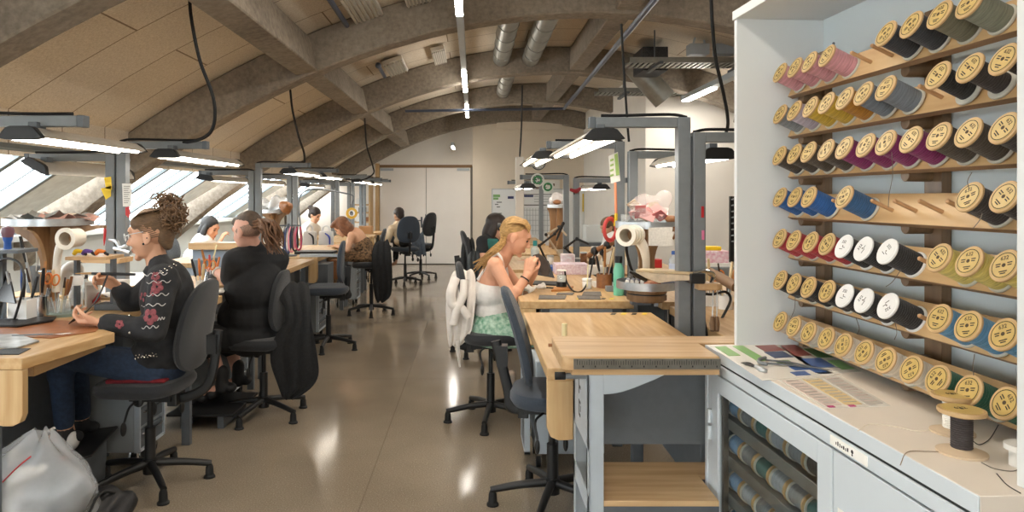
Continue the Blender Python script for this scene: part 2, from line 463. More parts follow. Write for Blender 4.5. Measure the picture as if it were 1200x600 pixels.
# walls
struct(MB().span(XS-.2, XS, YB, YE, 0, ZS).build('wall_left', M_wall_grey, keep=True))
struct(MB().span(XS-.22, XS+.16, YB, YE, ZS-.03, ZS+.02).build('trim_30', M_wall_grey, keep=True))
wp = [(XS, 0), (XS, ZS), (XH, ZH), (XH, xq[1])]+[p for p in prof if XH < p[0] < -.02]+[(-.02, zsoff(-.02)), (-.02, 0)]
DX0, DX1, DZ = -2.1, -.06, 2.19
wl = MB()
wl.prism([(x, YE, z) for x, z in [(XS, 0), (XS, ZS), (XH, ZH), (XH, xq[1])]+[p for p in prof if XH < p[0] < DX0]+[(DX0, zsoff(DX0)), (DX0, 0)]], (0, .2, 0))
wl.prism([(x, YE, z) for x, z in [(DX0, DZ), (DX0, zsoff(DX0))]+[p for p in prof if DX0 < p[0] < -.02]+[(-.02, zsoff(-.02)), (-.02, DZ)]], (0, .2, 0))
struct(wl.build('wall_back', M_wall, keep=True))
wb = MB().prism([(x, 15.3, z) for x, z in [(-.02, 0), (-.02, zsoff(-.02))]+[p for p in prof if -.02 < p[0] < 2.5]+[(2.5, zsoff(2.5)), (2.5, 0)]], (0, .6, 0))
struct(wb.build('wall_end', M_wall_warm, keep=True))
wr = MB().prism([(x, 9.8, z) for x, z in [(2.4, 0), (2.4, zsoff(2.4))]+[p for p in prof if 2.4 < p[0] < 6.4]+[(6.4, zsoff(6.4)), (6.4, 0)]], (0, 5.9, 0))
struct(wr.build('wall_core', M_wall, keep=True))
struct(MB().span(6.4, 6.6, YB, YE, 0, 2.6).build('wall_right', M_wall, keep=True))
struct(MB().span(XS+.001, DX0-.02, YE-.014, YE, 0, .08).build('baseboard_back', mat('grey_skirting', '8f8c86', .6), keep=True))
GX0, GX1, GZ0, GZ1 = -2.5, .1, 1.0, 2.35
wf = MB(); q0 = [(XS, 0), (XS, ZS), (XH, ZH), (XH, xq[1])]
wf.prism([(x, YB, z) for x, z in q0+[p for p in prof if XH < p[0] < GX0]+[(GX0, zsoff(GX0)-.001), (GX0, 0)]], (0, -.2, 0))
wf.prism([(x, YB, z) for x, z in [(GX1, 0), (GX1, zsoff(GX1)-.001)]+[p for p in prof if GX1 < p[0] < 6.4]+[(6.4, zsoff(6.4)), (6.4, 0)]], (0, -.2, 0))
wf.prism([(x, YB, z) for x, z in [(GX0, GZ1), (GX0, zsoff(GX0)-.001)]+[p for p in prof if GX0 < p[0] < GX1]+[(GX1, zsoff(GX1)-.001), (GX1, GZ1)]], (0, -.2, 0))
wf.span(GX0, GX1, YB-.2, YB, 0, GZ0)
struct(wf.build('wall_front', M_wall, keep=True))
gw = struct(thing('window_9', 'added gable window for fill light behind the room', None, ((GX0+GX1)/2, YB, GZ0)))  # unseen opening added to let frontal fill daylight in
g_ = MB()
for x in (GX0+.03, (GX0+GX1)/2, GX1-.03): g_.span(x-.03, x+.03, YB-.12, YB-.06, GZ0, GZ1)
for z in (GZ0+.03, GZ1-.03): g_.span(GX0, GX1, YB-.12, YB-.06, z-.03, z+.03)
g_.build('window_frame', M_frame, gw)
g_ = MB(); g_.sheet([[(GX0, YB-.09, GZ0), (GX1, YB-.09, GZ0)], [(GX0, YB-.09, GZ1), (GX1, YB-.09, GZ1)]]); g_.build('window_pane', M_glass, gw)
# double door
d = struct(thing('door_1', 'white double door in the end wall', None, ((DX0+DX1)/2, YE-.02, 0)))
mid = (DX0+DX1)/2+.02
for x0, x1 in ((DX0+.01, mid-.006), (mid+.006, DX1-.01)):
    lf = MB().span(x0, x1, YE-.03, YE+.04, .015, DZ-.035).build('leaf', M_door, d, bevel=.004)
    if x0 < mid-.1:
        h_ = MB().span(mid-.12, mid-.08, YE-.04, YE-.03, .82, 1.06); h_.tube([(mid-.1, YE-.035, .98), (mid-.1, YE-.08, .98), (mid-.2, YE-.08, .98)], .011, k=1)
        h_.build('handle', M_steel_dark, lf)
        MB().span(mid-.02, mid-.004, YE-.04, YE-.03, .9, 1.12).build('lock_plate', M_steel_dark, lf)
    MB().span(x0+.02 if x0 < mid-.1 else x1-.3, x0+.3 if x0 < mid-.1 else x1-.02, YE-.07, YE-.03, DZ-.1, DZ-.05).build('closer', M_steel_light, lf)
MB().span(DX0-.02, .02, YE+.045, YE+.19, 0, DZ+.02).build('door_light_block', mat('grey_skirting', '8f8c86', .6), d)  # added behind the leaves to block daylight leaking through the gaps
MB().span(DX0-.01, DX1+.03, YE-.035, YE+.02, DZ-.03, DZ+.03).build('head_trim', mat('brown_trim', '8a6a4a', .6), d)
MB().span(DX0-.09, DX0, YE-.05, YE+.02, 0, DZ+.06).build('jamb', M_oak_z, d)
# skylights: one window per bay
def slp(t): return (XH+(XS-XH)*t, ZH+(ZS-ZH)*t)
bays = [(YB, .35)]+[(a, b_-.22) for a, b_ in zip([.57]+ARCH, ARCH)]
sn = V((-(ZS-ZH), 0, XS-XH)).normalized()      # outward-ish normal of the slope
if sn.z < 0: sn = -sn
for i, (a, b_) in enumerate(bays):
    wdw = struct(thing('window_%d' % (i+1), 'sloping skylight between the concrete arches', None, (XS, (a+b_)/2, ZS)))
    L_ = b_-a; e = a+L_*.73
    nb = max(2, round((e-a-.1)/.62))
    fr = MB()
    def rail(y, w_, d_, o0=0):
        x0, z0 = slp(0); x1, z1 = slp(1); s0 = sn*(d_/2+o0)
        fr.bar(V((x0, y, z0))+s0, V((x1, y, z1))+s0, w_, d_, up=sn)
    for j in range(nb+1): rail(a+.06+(e-a-.06)*j/nb, .06, .03)
    for j in range(nb): rail(a+.06+(e-a-.06)*(j+.5)/nb, .018, .018)
    for t in (0, 1):
        x, z = slp(t); fr.bar(V((x, a, z))+sn*.02, V((x, b_, z))+sn*.02, .08, .04, up=sn)
    fr.build('window_frame', M_frame, wdw)
    x0, z0 = slp(0); x1, z1 = slp(1)
    g = MB(); g.sheet([[V((x0, a, z0))+sn*.035, V((x0, b_, z0))+sn*.035], [V((x1, a, z1))+sn*.035, V((x1, b_, z1))+sn*.035]]); g.build('window_pane', M_glass, wdw)
    s_ = MB(); q = e+.02; s_.prism([V((x0, q, z0))-sn*.0, V((x0, b_-.1, z0)), V((x1, b_-.3, z1)), V((x1, q, z1))], sn*.05); s_.build('window_panel', M_greypanel, wdw)

# ================================================================ SERVICES UNDER THE ROOF
def strip_light(name, label, x, z, y0, y1, lit, group=None, w_=.06):
    t = thing(name, label, 'ceiling light', (x, (y0+y1)/2, z), group=group)
    MB().span(x-w_/2, x+w_/2, y0, y1, z, z+.07).build('housing', M_steel_light, t, bevel=.006)
    for a, b_ in lit:
        MB().span(x-w_/2+.004, x+w_/2-.004, a, b_, z-.014, z-.001).build('diffuser', M_led, t)
    hg = 0
    for yy in ARCH:
        if y0 < yy-.11 < y1:
            MB().cyl((x, yy-.11, z+.07), (x, yy-.11, zb(x)+.01), .006, n=8).build('hanger', M_steel_dark, t)
    return t
strip_light('strip_light', 'long suspended strip light running down the middle of the vault', -.11, 2.93, -2.4, 12.6,
            [(-2.2, -1.0), (-.4, .8), (1.4, 2.6), (3.0, 5.5), (7.95, 9.5), (10.8, 12.5)])  # unseen lit lengths above and behind the camera are added for light
strip_light('strip_light', 'bright strip light hanging beside the pale core wall over the right benches', 2.85, 2.80, 4.9, 9.5, [(5.1, 6.3), (8.35, 9.45)], w_=.1)
strip_light('strip_light', 'short end strip light in front of the last concrete arch', -.42, 2.5+.02, 14.0, 14.9, [(14.05, 14.85)])
# conduit loop
pb = MB().tube([(1.33, 3.6, 2.99), (1.43, 11.1, 2.90), (-1.08, 11.1, 2.96), (-1.06, 3.6, 2.62)][:2], .026, k=1)
pb.tube([(1.43, 11.1, 2.90), (-1.08, 11.1, 2.86)], .022, k=1)
tag(pb.build('conduit_pipe', mat('blue_conduit', '4f5a70', .35, .3)), 'long blue-grey conduit pipe slung diagonally under the arches with a cross pipe', 'pipe')
for y0, y1, t_ in ((5.05, 6.1, 'short dark blue tie rod by the white vent nearest the camera'), (7.95, 8.7, 'short dark blue tie rod beside the far white ceiling vent')):
    rb = MB().tube([(-1.08, y0, 2.99), (-1.1, y1, 2.99)], .022, k=1); rb.ell((-1.08, y0, 2.99), (.035, .04, .035))
    tag(rb.build('tie_rod', mat('blue_conduit', '4f5a70')), t_, 'rod')
# ceiling vents
def vent(x, y, w_, l_, label):
    z = zsoff(x)-.06; t = thing('ceiling_vent', label, 'vent', (x, y, z), group=None)
    s_ = math.atan(-2*(x-XA)/KA); M = Matrix.Rotation(-s_, 3, 'Y')
    MB().box((x, y, z), (w_, l_, .05), M=M).build('casing', mat('vent_white', 'd9d5cc', .6), t, bevel=.004)
    sl = MB()
    for i in range(7):
        sl.box(V((x, y, z))+M@V((-w_/2+w_*(i+.5)/7, 0, -.03)), (w_/7*.55, l_*.94, .02), M=M)
    sl.build('slat_grille', mat('vent_grey', 'a9a69d', .6), t)
vent(-.92, 5.75, .26, .8, 'white slatted ceiling vent before the second arch')
vent(-.94, 8.45, .24, .75, 'white slatted ceiling vent between the second and third arches')
vent(-.42, 8.55, .16, .8, 'narrow white ceiling vent closest to the strip light')
vent(-.48, 5.9, .22, .45, 'small white ceiling vent cut by the upper picture edge')
# ducts
for x, y0, y1, t_ in ((.36, 6.45, 9.1, 'silver round duct above the third arch, left one of two'), (.74, 6.45, 9.1, 'silver round duct above the third arch, right one of two'), (.5, 9.4, 12.0, 'silver round duct behind the third arch')):
    db = MB().cyl((x, y0, 3.3), (x, y1, 3.3), .11, n=20)
    for q in range(5): db.cyl((x, y0+.25+q*.5, 3.3), (x, y0+.28+q*.5, 3.3), .116, n=20)
    tag(db.build('air_duct', M_galv), t_, 'duct')
def tray(x0, x1, y, z, label, w_=.34):
    t = thing('cable_tray', label, 'cable tray', ((x0+x1)/2, y, z))
    mb = MB()
    for s_ in (-1, 1): mb.span(x0, x1, y+s_*w_/2-.008, y+s_*w_/2+.008, z, z+.06)
    for i in range(int((x1-x0)/.06)):
        mb.span(x0+.06*i, x0+.06*i+.03, y-w_/2, y+w_/2, z, z+.012)
    mb.build('tray', M_galv, t)
    for i in range(2):
        x = x0+(x1-x0)*(.2+.6*i)
        MB().bar((x, y-.3, z-.02), (x, y+.3, z-.02), .04, .03).build('bracket', M_steel_dark, t)
        MB().cyl((x, y, z-.02), (x, y, zsoff(x)-.004), .008, n=6).build('drop_rod', M_steel_dark, t)
    cb = MB()
    for i in range(4):
        cb.tube([(x0+.05, y-.1+.06*i, z+.03), ((x0+x1)/2, y-.1+.05*i, z+.04), (x1-.05, y-.08+.05*i, z+.03)], .012, n=6)
    cb.build('cable', M_rubber, t)
tray(1.72, 3.3, 7.9, 2.98, 'galvanised cable tray crossing in front of the silver ductwork')
tray(1.67, 3.5, 9.55, 2.9, 'lower galvanised cable tray close to the pale core wall')
tag(MB().span(2.0, 2.3, 8.3, 8.8, 3.0, 3.28).build('junction_box', mat('perforated_dark_steel', '3c3d40', .6, .3, noise=.5, nscale=90), bevel=.006), 'dark perforated box above the nearer cable tray', 'box')
for i, x in enumerate((2.42, 2.72)):
    bx = MB().span(x, x+.22, 7.85, 8.0, 3.1, 3.22); bx.tube([(x+.05, 7.9, 3.22), (x+.08, 7.9, 3.3), (x+.16, 7.9, 3.3), (x+.18, 7.9, 3.22)], .012)
    tag(bx.build('driver_box', M_steel_light, bevel=.006), ('pale control box on the cable tray beside the dark perforated box', 'pale control box on the cable tray further from the dark perforated box')[i], 'box')
db = MB().cyl((2.05, 9.0, 3.2), (2.45, 9.0, 2.75), .15, n=20); tag(db.build('air_duct', M_galv), 'short thick silver duct dropping behind the cable tray', 'duct')
# roof-hung cables
def cable(label, pts, r=.011):
    t = MB().tube(pts, r, n=8, k=10); return tag(t.build('hanging_cable', M_rubber), label, 'cable')
cable('black cable looping from the vault down to the second lamp frame', [at(222, -12, 4.3), at(224, 20, 4.3), at(234, 70, 4.35), at(250, 115, 4.4), at(250, 148, 4.45), at(235, 163, 4.5), at(200, 168, 4.55), at(155, 167, 4.55)])
cable('black cable hanging from the second arch to the middle lamp frame', [at(340, 105, 7.0), at(343, 130, 7.1), at(350, 160, 7.2), at(356, 178, 7.3), at(357, 189, 7.42)])
cable('thin black cable hanging from the third arch to a far lamp frame', [at(427, 128, 9.6), at(428, 150, 9.7), at(430, 172, 9.9), at(437, 195, 10.1), at(437, 204, 10.2), at(424, 211, 10.2), at(405, 210, 10.2)])
cable('black cable drooping down in front of the pale core wall', [at(833, -8, 4.2), at(835, 30, 4.2), at(839, 70, 4.3), at(848, 110, 4.4), at(853, 140, 4.5), at(851, 155, 4.55), at(845, 163, 4.6)])
cable('straight thin black cable dropping to the right lamp frame', [at(728, 28, 4.6), at(731, 80, 4.7), at(735, 140, 4.75), at(737, 166, 4.78)], .008)
t = thing('cable_drop', 'white vertical cable drop pole before the whiteboard', 'pole', at(608, 380, 9.15))
p0 = at(609, 250, 9.15); MB().span(p0.x-.055, p0.x+.055, 9.12, 9.18, .05, at(0, 184, 9.15).z).build('pole', mat('pole_grey_white', 'cfcac2', .6), t, bevel=.006)
MB().span(p0.x-.1, p0.x+.1, 9.08, 9.22, 0, .05).build('foot', M_white, t)
MB().tube([at(609, 185, 9.15), at(611, 150, 9.13), at(612, 100, 9.0)], .012, n=6).build('cable', M_rubber, t)
tr = MB().span(.5, 1.9, 15.1, 15.3, at(0, 152, 15.2).z, at(0, 134, 15.2).z)
struct(tr.build('trim_31', M_wall_warm, keep=True))
# ================================================================ THREAD CABINET
TH = math.atan(.049); CO = V((.784, 2.38, 0)); RC = Matrix.Rotation(TH, 4, 'Z')
def cw(x, y, z): return CO+(RC @ V((x, y, z)))
CL_ = 1.208
M_cab = mat('white_cabinet_laminate', 'd6d9d9', .42, noise=.02, nscale=4)
M_cab_in = mat('white_cabinet_inside', 'd2d4d1', .6, noise=.02, nscale=4)
M_cab_steel = mat('pale_blue_grey_steel', 'cbd3d9', .38, noise=.03, nscale=5)
M_counter = mat('warm_lit_laminate', 'e3d9cd', .35, noise=.03, nscale=6)  # beige tone carries the warm lamp light falling on the top
M_gap = mat('dark_gap', '2b3030', .7)
M_shelfwood = wood('oak_shelf_board', 'cfae80', 'bd9767', axis='Y')
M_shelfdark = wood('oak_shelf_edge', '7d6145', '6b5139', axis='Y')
M_rail = wood('brown_rail', '8a6f53', '765c43', axis='Z')
cab = thing('thread_cabinet', 'tall white cabinet with open spool shelves over a glazed steel base', 'cabinet', CO, TH)
def cb(name, m, f, par=cab, bevel=.0015, **k):       # author in cabinet space
    mb = MB(); f(mb); mb.bm.transform(Matrix.Translation(CO) @ RC)
    return mb.build(name, m, par, bevel=bevel, **k)
cb('counter', M_counter, lambda m: m.span(.004, .44, -CL_, 0, .967, 1.0))
cb('counter_edge', M_cab_steel, lambda m: m.span(0, .004, -CL_, 0, .966, 1.0))
cb('gap_strip', M_gap, lambda m: m.span(.006, .40, -CL_+.004, -.004, .956, .966))
cb('top_rail', M_cab_steel, lambda m: m.span(.003, .42, -CL_+.002, -.002, .93, .958))
df = cb('drawer_front', M_cab_steel, lambda m: m.span(.0, .02, -CL_+.003, -.003, .928, .9575))
cb('label_card', M_paper, lambda m: m.span(-.0015, 0, -.905, -.765, .9325, .9545), df, bevel=0)
def lblt(m):
    for i, (w_, h_) in enumerate(((.003, .006), (.004, .009), (.003, .007), (.004, .005), (.005, .007), (.003, .005), (.005, .008))):
        y_ = -.79-.0075*i; m.span(-.0019, -.0015, y_-w_/2, y_+w_/2, .9395-.0006*(i % 3), .9395+h_)
    m.cyl((-.0019, -.852, .945), (-.0015, -.852, .945), .0045, n=12); m.cyl((-.0019, -.852, .938), (-.0015, -.852, .938), .0025, n=10)
cb('label_lettering', M_ink, lblt, df, bevel=0)
def carc(m):
    m.span(.0, .42, -.02, 0, .03, .956); m.span(0, .42, -CL_, -CL_+.02, .03, .956); m.span(.40, .42, -CL_, 0, .03, .956); m.span(.0, .42, -CL_, 0, .03, .07)
    m.span(.003, .02, -.052, 0, .05, .926); m.span(.02, .4, -.78, -.77, .05, .93)
cb('carcass', M_cab_steel, carc)
def dframe(m):
    y0, y1, a, b_ = -.77, -.058, -.707, -.109
    m.span(.0, .022, y0, a, .07, .922); m.span(0, .022, b_, y1, .07, .922); m.span(0, .022, a, b_, .867, .922); m.span(0, .022, a, b_, .07, .13)
gd = cb('glazed_door', M_cab_steel, dframe)
cb('pane', glass_mat('cabinet_glass', (.86, .88, .88)), lambda m: m.span(.008, .012, -.707, -.109, .13, .867), gd, bevel=0)
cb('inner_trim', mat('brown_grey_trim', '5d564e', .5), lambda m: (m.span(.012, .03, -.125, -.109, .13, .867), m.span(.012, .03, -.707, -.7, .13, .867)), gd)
cb('hinge', M_cab_steel, lambda m: (m.cyl((-.006, -.055, .70), (-.006, -.055, .745), .008), m.cyl((-.006, -.055, .755), (-.006, -.055, .80), .008)), gd)
sd = cb('solid_door', M_cab_steel, lambda m: m.span(.0, .022, -CL_+.006, -.776, .07, .922))
cb('door_notice', M_paper, lambda m: m.span(-.001, 0, -.86, -.795, .72, .80), sd, bevel=0)
cb('red_button', M_red, lambda m: m.cyl((-.008, -1.02, .872), (0, -1.02, .872), .009), sd, bevel=0)
SH = (.785, .665, .545, .425)
for z in SH:
    cb('spool_tray', mat('tray_steel', '8b8a86', .4, .4, noise=.1, nscale=20), lambda m: (m.span(.03, .3, -.765, -.06, z-.012, z), m.span(.028, .033, -.765, -.06, z-.03, z+.006)))
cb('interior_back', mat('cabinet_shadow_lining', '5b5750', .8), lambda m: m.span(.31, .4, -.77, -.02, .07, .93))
ZT = 2.10
cb('side_panel', M_cab, lambda m: m.span(.101, .42, -.02, 0, 1.0, ZT))
cb('side_panel', M_cab, lambda m: m.span(.101, .42, -CL_+.02, -CL_+.04, 1.0, ZT))
cb('top_panel', M_cab, lambda m: m.span(.096, .425, -CL_+.015, .004, ZT, ZT+.03))
bp_ = cb('back_panel', mat('pale_blue_back_panel', 'd2dde1', .5), lambda m: m.span(.40, .42, -CL_+.04, -.02, 1.0, ZT))
cb('screw_cap', M_steel_dark, lambda m: m.cyl((.397, -.085, 2.005), (.4, -.085, 2.005), .006), bp_, bevel=0)

# ---- peg rack
TILT = R(25); ct, st_ = math.cos(TILT), math.sin(TILT)
XD = .2115; ROWZ = [1.908-.1356*i for i in range(7)]; LSP = .085
def peg_y(i): return -.094-.0913*i
rack = thing('spool_rack', 'oak peg rack of seven tilted shelf boards inside the white cabinet', 'rack', cw(.35, -.6, 1.0), TH)
nrm = V((-ct, 0, st_)); e2 = V((st_, 0, ct))
EMPTY = {(0, 4), (0, 5), (1, 7), (3, 3), (3, 5), (3, 6), (3, 7), (3, 8), (4, 7), (5, 7)}
for y0, y1 in ((-.08, -.022), (-.62, -.555), (-1.165, -1.12)):
    cb('rail', M_rail, lambda m: m.span(.372, .398, y0, y1, 1.03, 1.985), rack)
ordn = ['top', 'second', 'third', 'fourth', 'fifth', 'sixth', 'bottom']
for r_, z in enumerate(ROWZ):
    T = V((XD, 0, z))+V((ct, 0, -st_))*(LSP+.001)
    def brd(m):
        a = T-e2*.036; b_ = T+e2*.05; bk = -nrm*.018
        P = [a, b_, b_+bk, a+bk]
        m.prism([V((p.x, -CL_+.045, p.z)) for p in P], (0, CL_-.07, 0))
    bd = cb('shelf_board', M_shelfwood, brd, rack)
    def brk(m):
        for y in (yb,):
            c_ = T+e2*.01-nrm*.018
            m.prism([(c_.x-.012, y-.012, c_.z-.03), (.374, y-.012, c_.z-.06), (.374, y-.012, c_.z+.03), (c_.x+.01, y-.012, c_.z+.03)], (0, .024, 0))
            m.cyl((c_.x-.004, y, c_.z-.045), (.374, y, c_.z-.045), .017, n=14)
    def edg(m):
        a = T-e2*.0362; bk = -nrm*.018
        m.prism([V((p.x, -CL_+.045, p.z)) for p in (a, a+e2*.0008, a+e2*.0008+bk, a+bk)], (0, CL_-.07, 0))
    cb('edge_shade', mat('shaded_board_edge', '8f7154', .6, noise=.2, nscale=9, stretch=(8, 1, 8)), edg, bd, bevel=0)  # darker brown paints the shade on the board's underside into the colour
    for yb in (-.05, -.575, -1.14): cb('bracket', M_rail, brk, bd)
    for i in range(11):
        if (r_, i) in EMPTY:
            p = T+V((0, peg_y(i), 0))
            cb('peg', mat('peg_wood', 'b98f66', .5), lambda m: (m.cyl(p, p+nrm*.06, .0052, n=10), m.ell(p+nrm*.06, .0056, n=10)), bd, bevel=0)

# ---- spools
M_flange = mat('spool_flange_card', 'c09f72', .6, noise=.1, nscale=30)
M_gold = mat('gold_label_paper', 'c0a25c', .38, noise=.1, nscale=35, spec=.6)
M_whitelabel = mat('white_label_paper', 'dcdbd9', .55)
THREADS = dict(pink='c98f96', charcoal='2c2e33', olive='6d6a55', sage='7d8070', lilac='b3a8b5', mustard='c9a83a', ochre='b0791f', slate='6f7780', black='1d1b1c', umber='4b4136', magenta='7d1d5c', blue='2560a4', denim='2f5a85', red='b02f37',
               lemon='d9c66e', sky='5f95bd', cream='d8cdbb', green='1f5a3f', mole='3d3634', paleblue='7fa3c8', grey='84888b', teal='3e6a64', silver='9fa6ad')
TM = {}
def thread_mesh(c, rad=.0305, L=LSP):
    if (c, rad, L) not in TM:
        n = 13
        pr = []
        for i in range(n):
            x0 = .006+(L-.012)*i/n; x1 = .006+(L-.012)*(i+1)/n
            pr += [(rad-.0006, x0), (rad, x0+(x1-x0)*.3), (rad, x0+(x1-x0)*.75)]
        pr.append((rad-.0006, L-.006))
        mb = MB().lathe(pr, (0, 0, 0), (1, 0, 0), n=28)
        o = mb.build('thread', mat('thread_'+c, THREADS[c], .75, noise=.22, nscale=50, stretch=(6, .4, .4), bump=.5, bscale=120, sheen=.15), keep=True)
        TM[(c, rad, L)] = o.data; bpy.data.objects.remove(o)
    return TM[(c, rad, L)]
def flange_prof(x, s=1): return [(.006, x), (.0335*s, x), (.035*s, x+.0012), (.035*s, x+.0048), (.0335*s, x+.006), (.006, x+.006)]
def label_obj(par, white):
    mb = MB().cyl((-.0008, 0, 0), (.0003, 0, 0), .0292, n=32, mi=0)
    ex, ey = (0, -1, 0), (0, 0, 1); q = -.001
    if not white:
        mb.lathe([(.0258, -.0011), (.0274, -.0011), (.0274, -.0007), (.0258, -.0007)], (0, 0, 0), (1, 0, 0), n=32, mi=1, closed=True)
        mb.text('632', (q, 0, .0155), ex, ey, .0125, 1, .0002)
        for y, z, l_ in ((-.013, .004, .011), (-.013, -.001, .009), (.013, .004, .011), (.013, -.001, .009), (0, -.0135, .018), (0, -.018, .012)):
            mb.box((q, y, z), (.0005, l_, .0022), mi=1)
    else:
        mb.text('332', (q, .002, .012), ex, ey, .0125, 1, .0002)
        mb.box((q, -.006, -.004), (.0005, .011, .0016), mi=1); mb.box((q, .004, -.009), (.0005, .014, .0016), mi=1)
    mb.cyl((-.0013, 0, 0), (-.0002, 0, 0), .0042 if not white else .002, n=14, mi=2)
    return mb.build('disc_label', [M_whitelabel if white else M_gold, M_ink, mat('core_hole', '4a3b28', .8)], par)
def make_spool(white):
    t = thing('thread_spool', 'x', 'thread spool')
    MB().lathe(flange_prof(0), (0, 0, 0), (1, 0, 0), n=32).build('flange', M_whitelabel if white else M_flange, t)
    MB().lathe(flange_prof(LSP-.006), (0, 0, 0), (1, 0, 0), n=32).build('flange', mat('rear_flange', 'c3c0b4', .5) if not white else M_whitelabel, t)
    o = bpy.data.objects.new('thread', thread_mesh('black')); COL.objects.link(o); o.parent = t
    label_obj(t, white)
    return t
proto = {False: make_spool(False), True: make_spool(True)}
used = set()
def put_spool(kind, col, M, label, group, rad=.0305, spin=0):
    if kind not in used: s_ = proto[kind]; used.add(kind)
    else: s_ = dup(proto[kind])
    s_['label'] = label; s_['group'] = group
    s_.matrix_basis = M
    for c in s_.children:
        if c.name.startswith('thread'): c.data = thread_mesh(col, rad)
        if c.name.startswith('disc_label'): c.rotation_euler = (spin, 0, 0)
    return s_
ROWS = [
 ['pink']*4+[0, 0, 'charcoal', 'charcoal', 'olive', 'sage', 'sage'],
 ['grey', 'lilac', 'mustard', 'mustard', 'ochre', 'slate', 'slate', 0, 'black', 'mole', 'mole'],
 ['umber']*4+['magenta']*4+['umber', 'umber', 'mole'],
 ['blue', 'blue', 'blue', 0, 'denim', 0, 0, 0, 0, 'mole', 'mole'],
 ['red']*4+['black*']*3+[0, 'lemon', 'lemon', 'lemon'],
 ['black']*4+['black*']*3+[0, 'sky', 'sky', 'sky'],
 ['cream']*8+['green', 'green', 'green']]
CN = dict(mole='dark brown', umber='deep olive brown', olive='olive grey', sage='sage green', slate='slate grey', denim='denim blue', sky='sky blue', lemon='pale yellow')
nth = ['closest to the far side panel', 'second from the far side panel', 'third from the far side panel', 'fourth from the far side panel', 'fifth from the far side panel', 'sixth from the far side panel',
       'seventh from the far side panel', 'eighth from the far side panel', 'ninth from the far side panel', 'tenth from the far side panel', 'eleventh from the far side panel']
for r_, row in enumerate(ROWS):
    for i, c in enumerate(row):
        if not c or (r_ == 0 and i == 10): continue
        wh = c.endswith('*'); c = c.rstrip('*')
        rad = .0305
        if (r_, i) in ((1, 9), (1, 8)): rad = .024
        if (r_, i) == (1, 10): rad = .015
        p = cw(XD+rnd.uniform(-.003, .003), peg_y(i), ROWZ[r_])
        M = Matrix.Translation(p) @ RC @ Matrix.Rotation(TILT, 4, 'Y')
        lb = ('white-labelled ' if wh else '')+CN.get(c, c)+' thread spool on the '+ordn[r_]+' shelf, peg '+nth[i]
        put_spool(wh, c, M, lb, CN.get(c, c)+' spools on the '+ordn[r_]+' shelf', rad, rnd.choice([0, .5, 1.0, -1.2, 2.4, -.4, 1.6]) if i < 9 else rnd.uniform(-.5, .9))
# spools lying behind the glass
DR = [['paleblue', 'grey', 'teal', 'silver', 'grey', 'umber'], ['paleblue', 'grey', 'teal', 'silver', 'grey', 'teal'], ['paleblue', 'silver', 'grey', 'teal', 'slate', 'grey'], ['sky', 'teal', 'grey', 'silver', 'slate', 'teal']]
for r_, row in enumerate(DR):
    for i, c in enumerate(row):
        p = cw(.068, -.668+.0965*(5-i), SH[r_]+.0355)
        M = Matrix.Translation(p) @ RC @ Matrix.Rotation(PI/2, 4, 'Z')
        put_spool(False, c, M, CN.get(c, {'paleblue': 'pale blue'}.get(c, c))+' spool behind the glass on the '+['top', 'second', 'third', 'lowest'][r_]+' tray, '+['first', 'second', 'third', 'fourth', 'fifth', 'last'][i]+' from the hinge', 'spools behind the glass', .0305, rnd.uniform(0, 3))
# ---- things lying on the counter
def flat(name, quads, z, mats, label, cat, th=.0012):
    mb = MB()
    for (pts, mi, dz) in quads:
        P = [atz(px, py, z) for px, py in pts]
        mb.prism([V((p.x, p.y, z+dz)) for p in P], (0, 0, th), mi)
    return tag(mb.build(name, mats), label, cat)
ZC = 1.0005
MC = [mat('laminated_sheet', 'e9e4dc', .25), mat('chart_green', '7fae62', .4), mat('chart_red', '8c4742', .4), mat('chart_blue', '41619c', .4), mat('chart_darkgreen', '587a45', .4), mat('chart_navy', '2e3f66', .4)]
def lerp(a, b, t): return (a[0]+(b[0]-a[0])*t, a[1]+(b[1]-a[1])*t)
def quad(A, B, C, D, u0, u1, v0, v1):      # bilinear sub-rectangle of a sheet given by its corners
    f = lambda u, v: lerp(lerp(A, B, u), lerp(D, C, u), v)
    return [f(u0, v0), f(u1, v0), f(u1, v1), f(u0, v1)]
A, B, C, D = (832, 406), (908, 403), (980, 440), (893, 446)
q = [([A, B, C, D], 0, 0)]
for (u0, u1, v0, v1, c) in ((.05, .22, .03, .3, 1), (.32, .48, .03, .48, 1), (.65, .95, .05, .22, 2), (.62, .9, .24, .42, 5), (.55, .75, .5, .62, 4), (.6, .8, .68, .8, 3), (.5, .7, .84, .95, 3), (.8, .95, .72, .9, 3)):
    q.append((quad(A, B, C, D, u0, u1, v0, v1), c, .0013))
flat('colour_chart', q, ZC, MC, 'laminated thread colour chart with green and blue blocks on the cabinet counter', 'chart')
A, B, C, D = (910, 404), (948, 402), (1010, 436), (960, 439)
q = [([A, B, C, D], 0, 0)]
for (u0, u1, v0, v1, c) in ((.05, .5, .05, .4, 2), (.55, .95, .2, .5, 4), (.1, .6, .5, .8, 3), (.65, .95, .6, .9, 1)):
    q.append((quad(A, B, C, D, u0, u1, v0, v1), c, .0013))
flat('colour_chart', q, ZC, MC, 'second colour chart with red and green blocks lying under the bottom spools', 'chart')
A, B, C, D = (912, 446), (985, 441), (1044, 476), (968, 479)
q = [([A, B, C, D], 0, 0)]
ch2 = [MC[0], mat('strip_pink', 'cfbdb5', .5), mat('strip_tan', 'd8bf8f', .5), mat('strip_grey', 'b9b2aa', .5), mat('strip_magenta', 'b0356f', .5)]
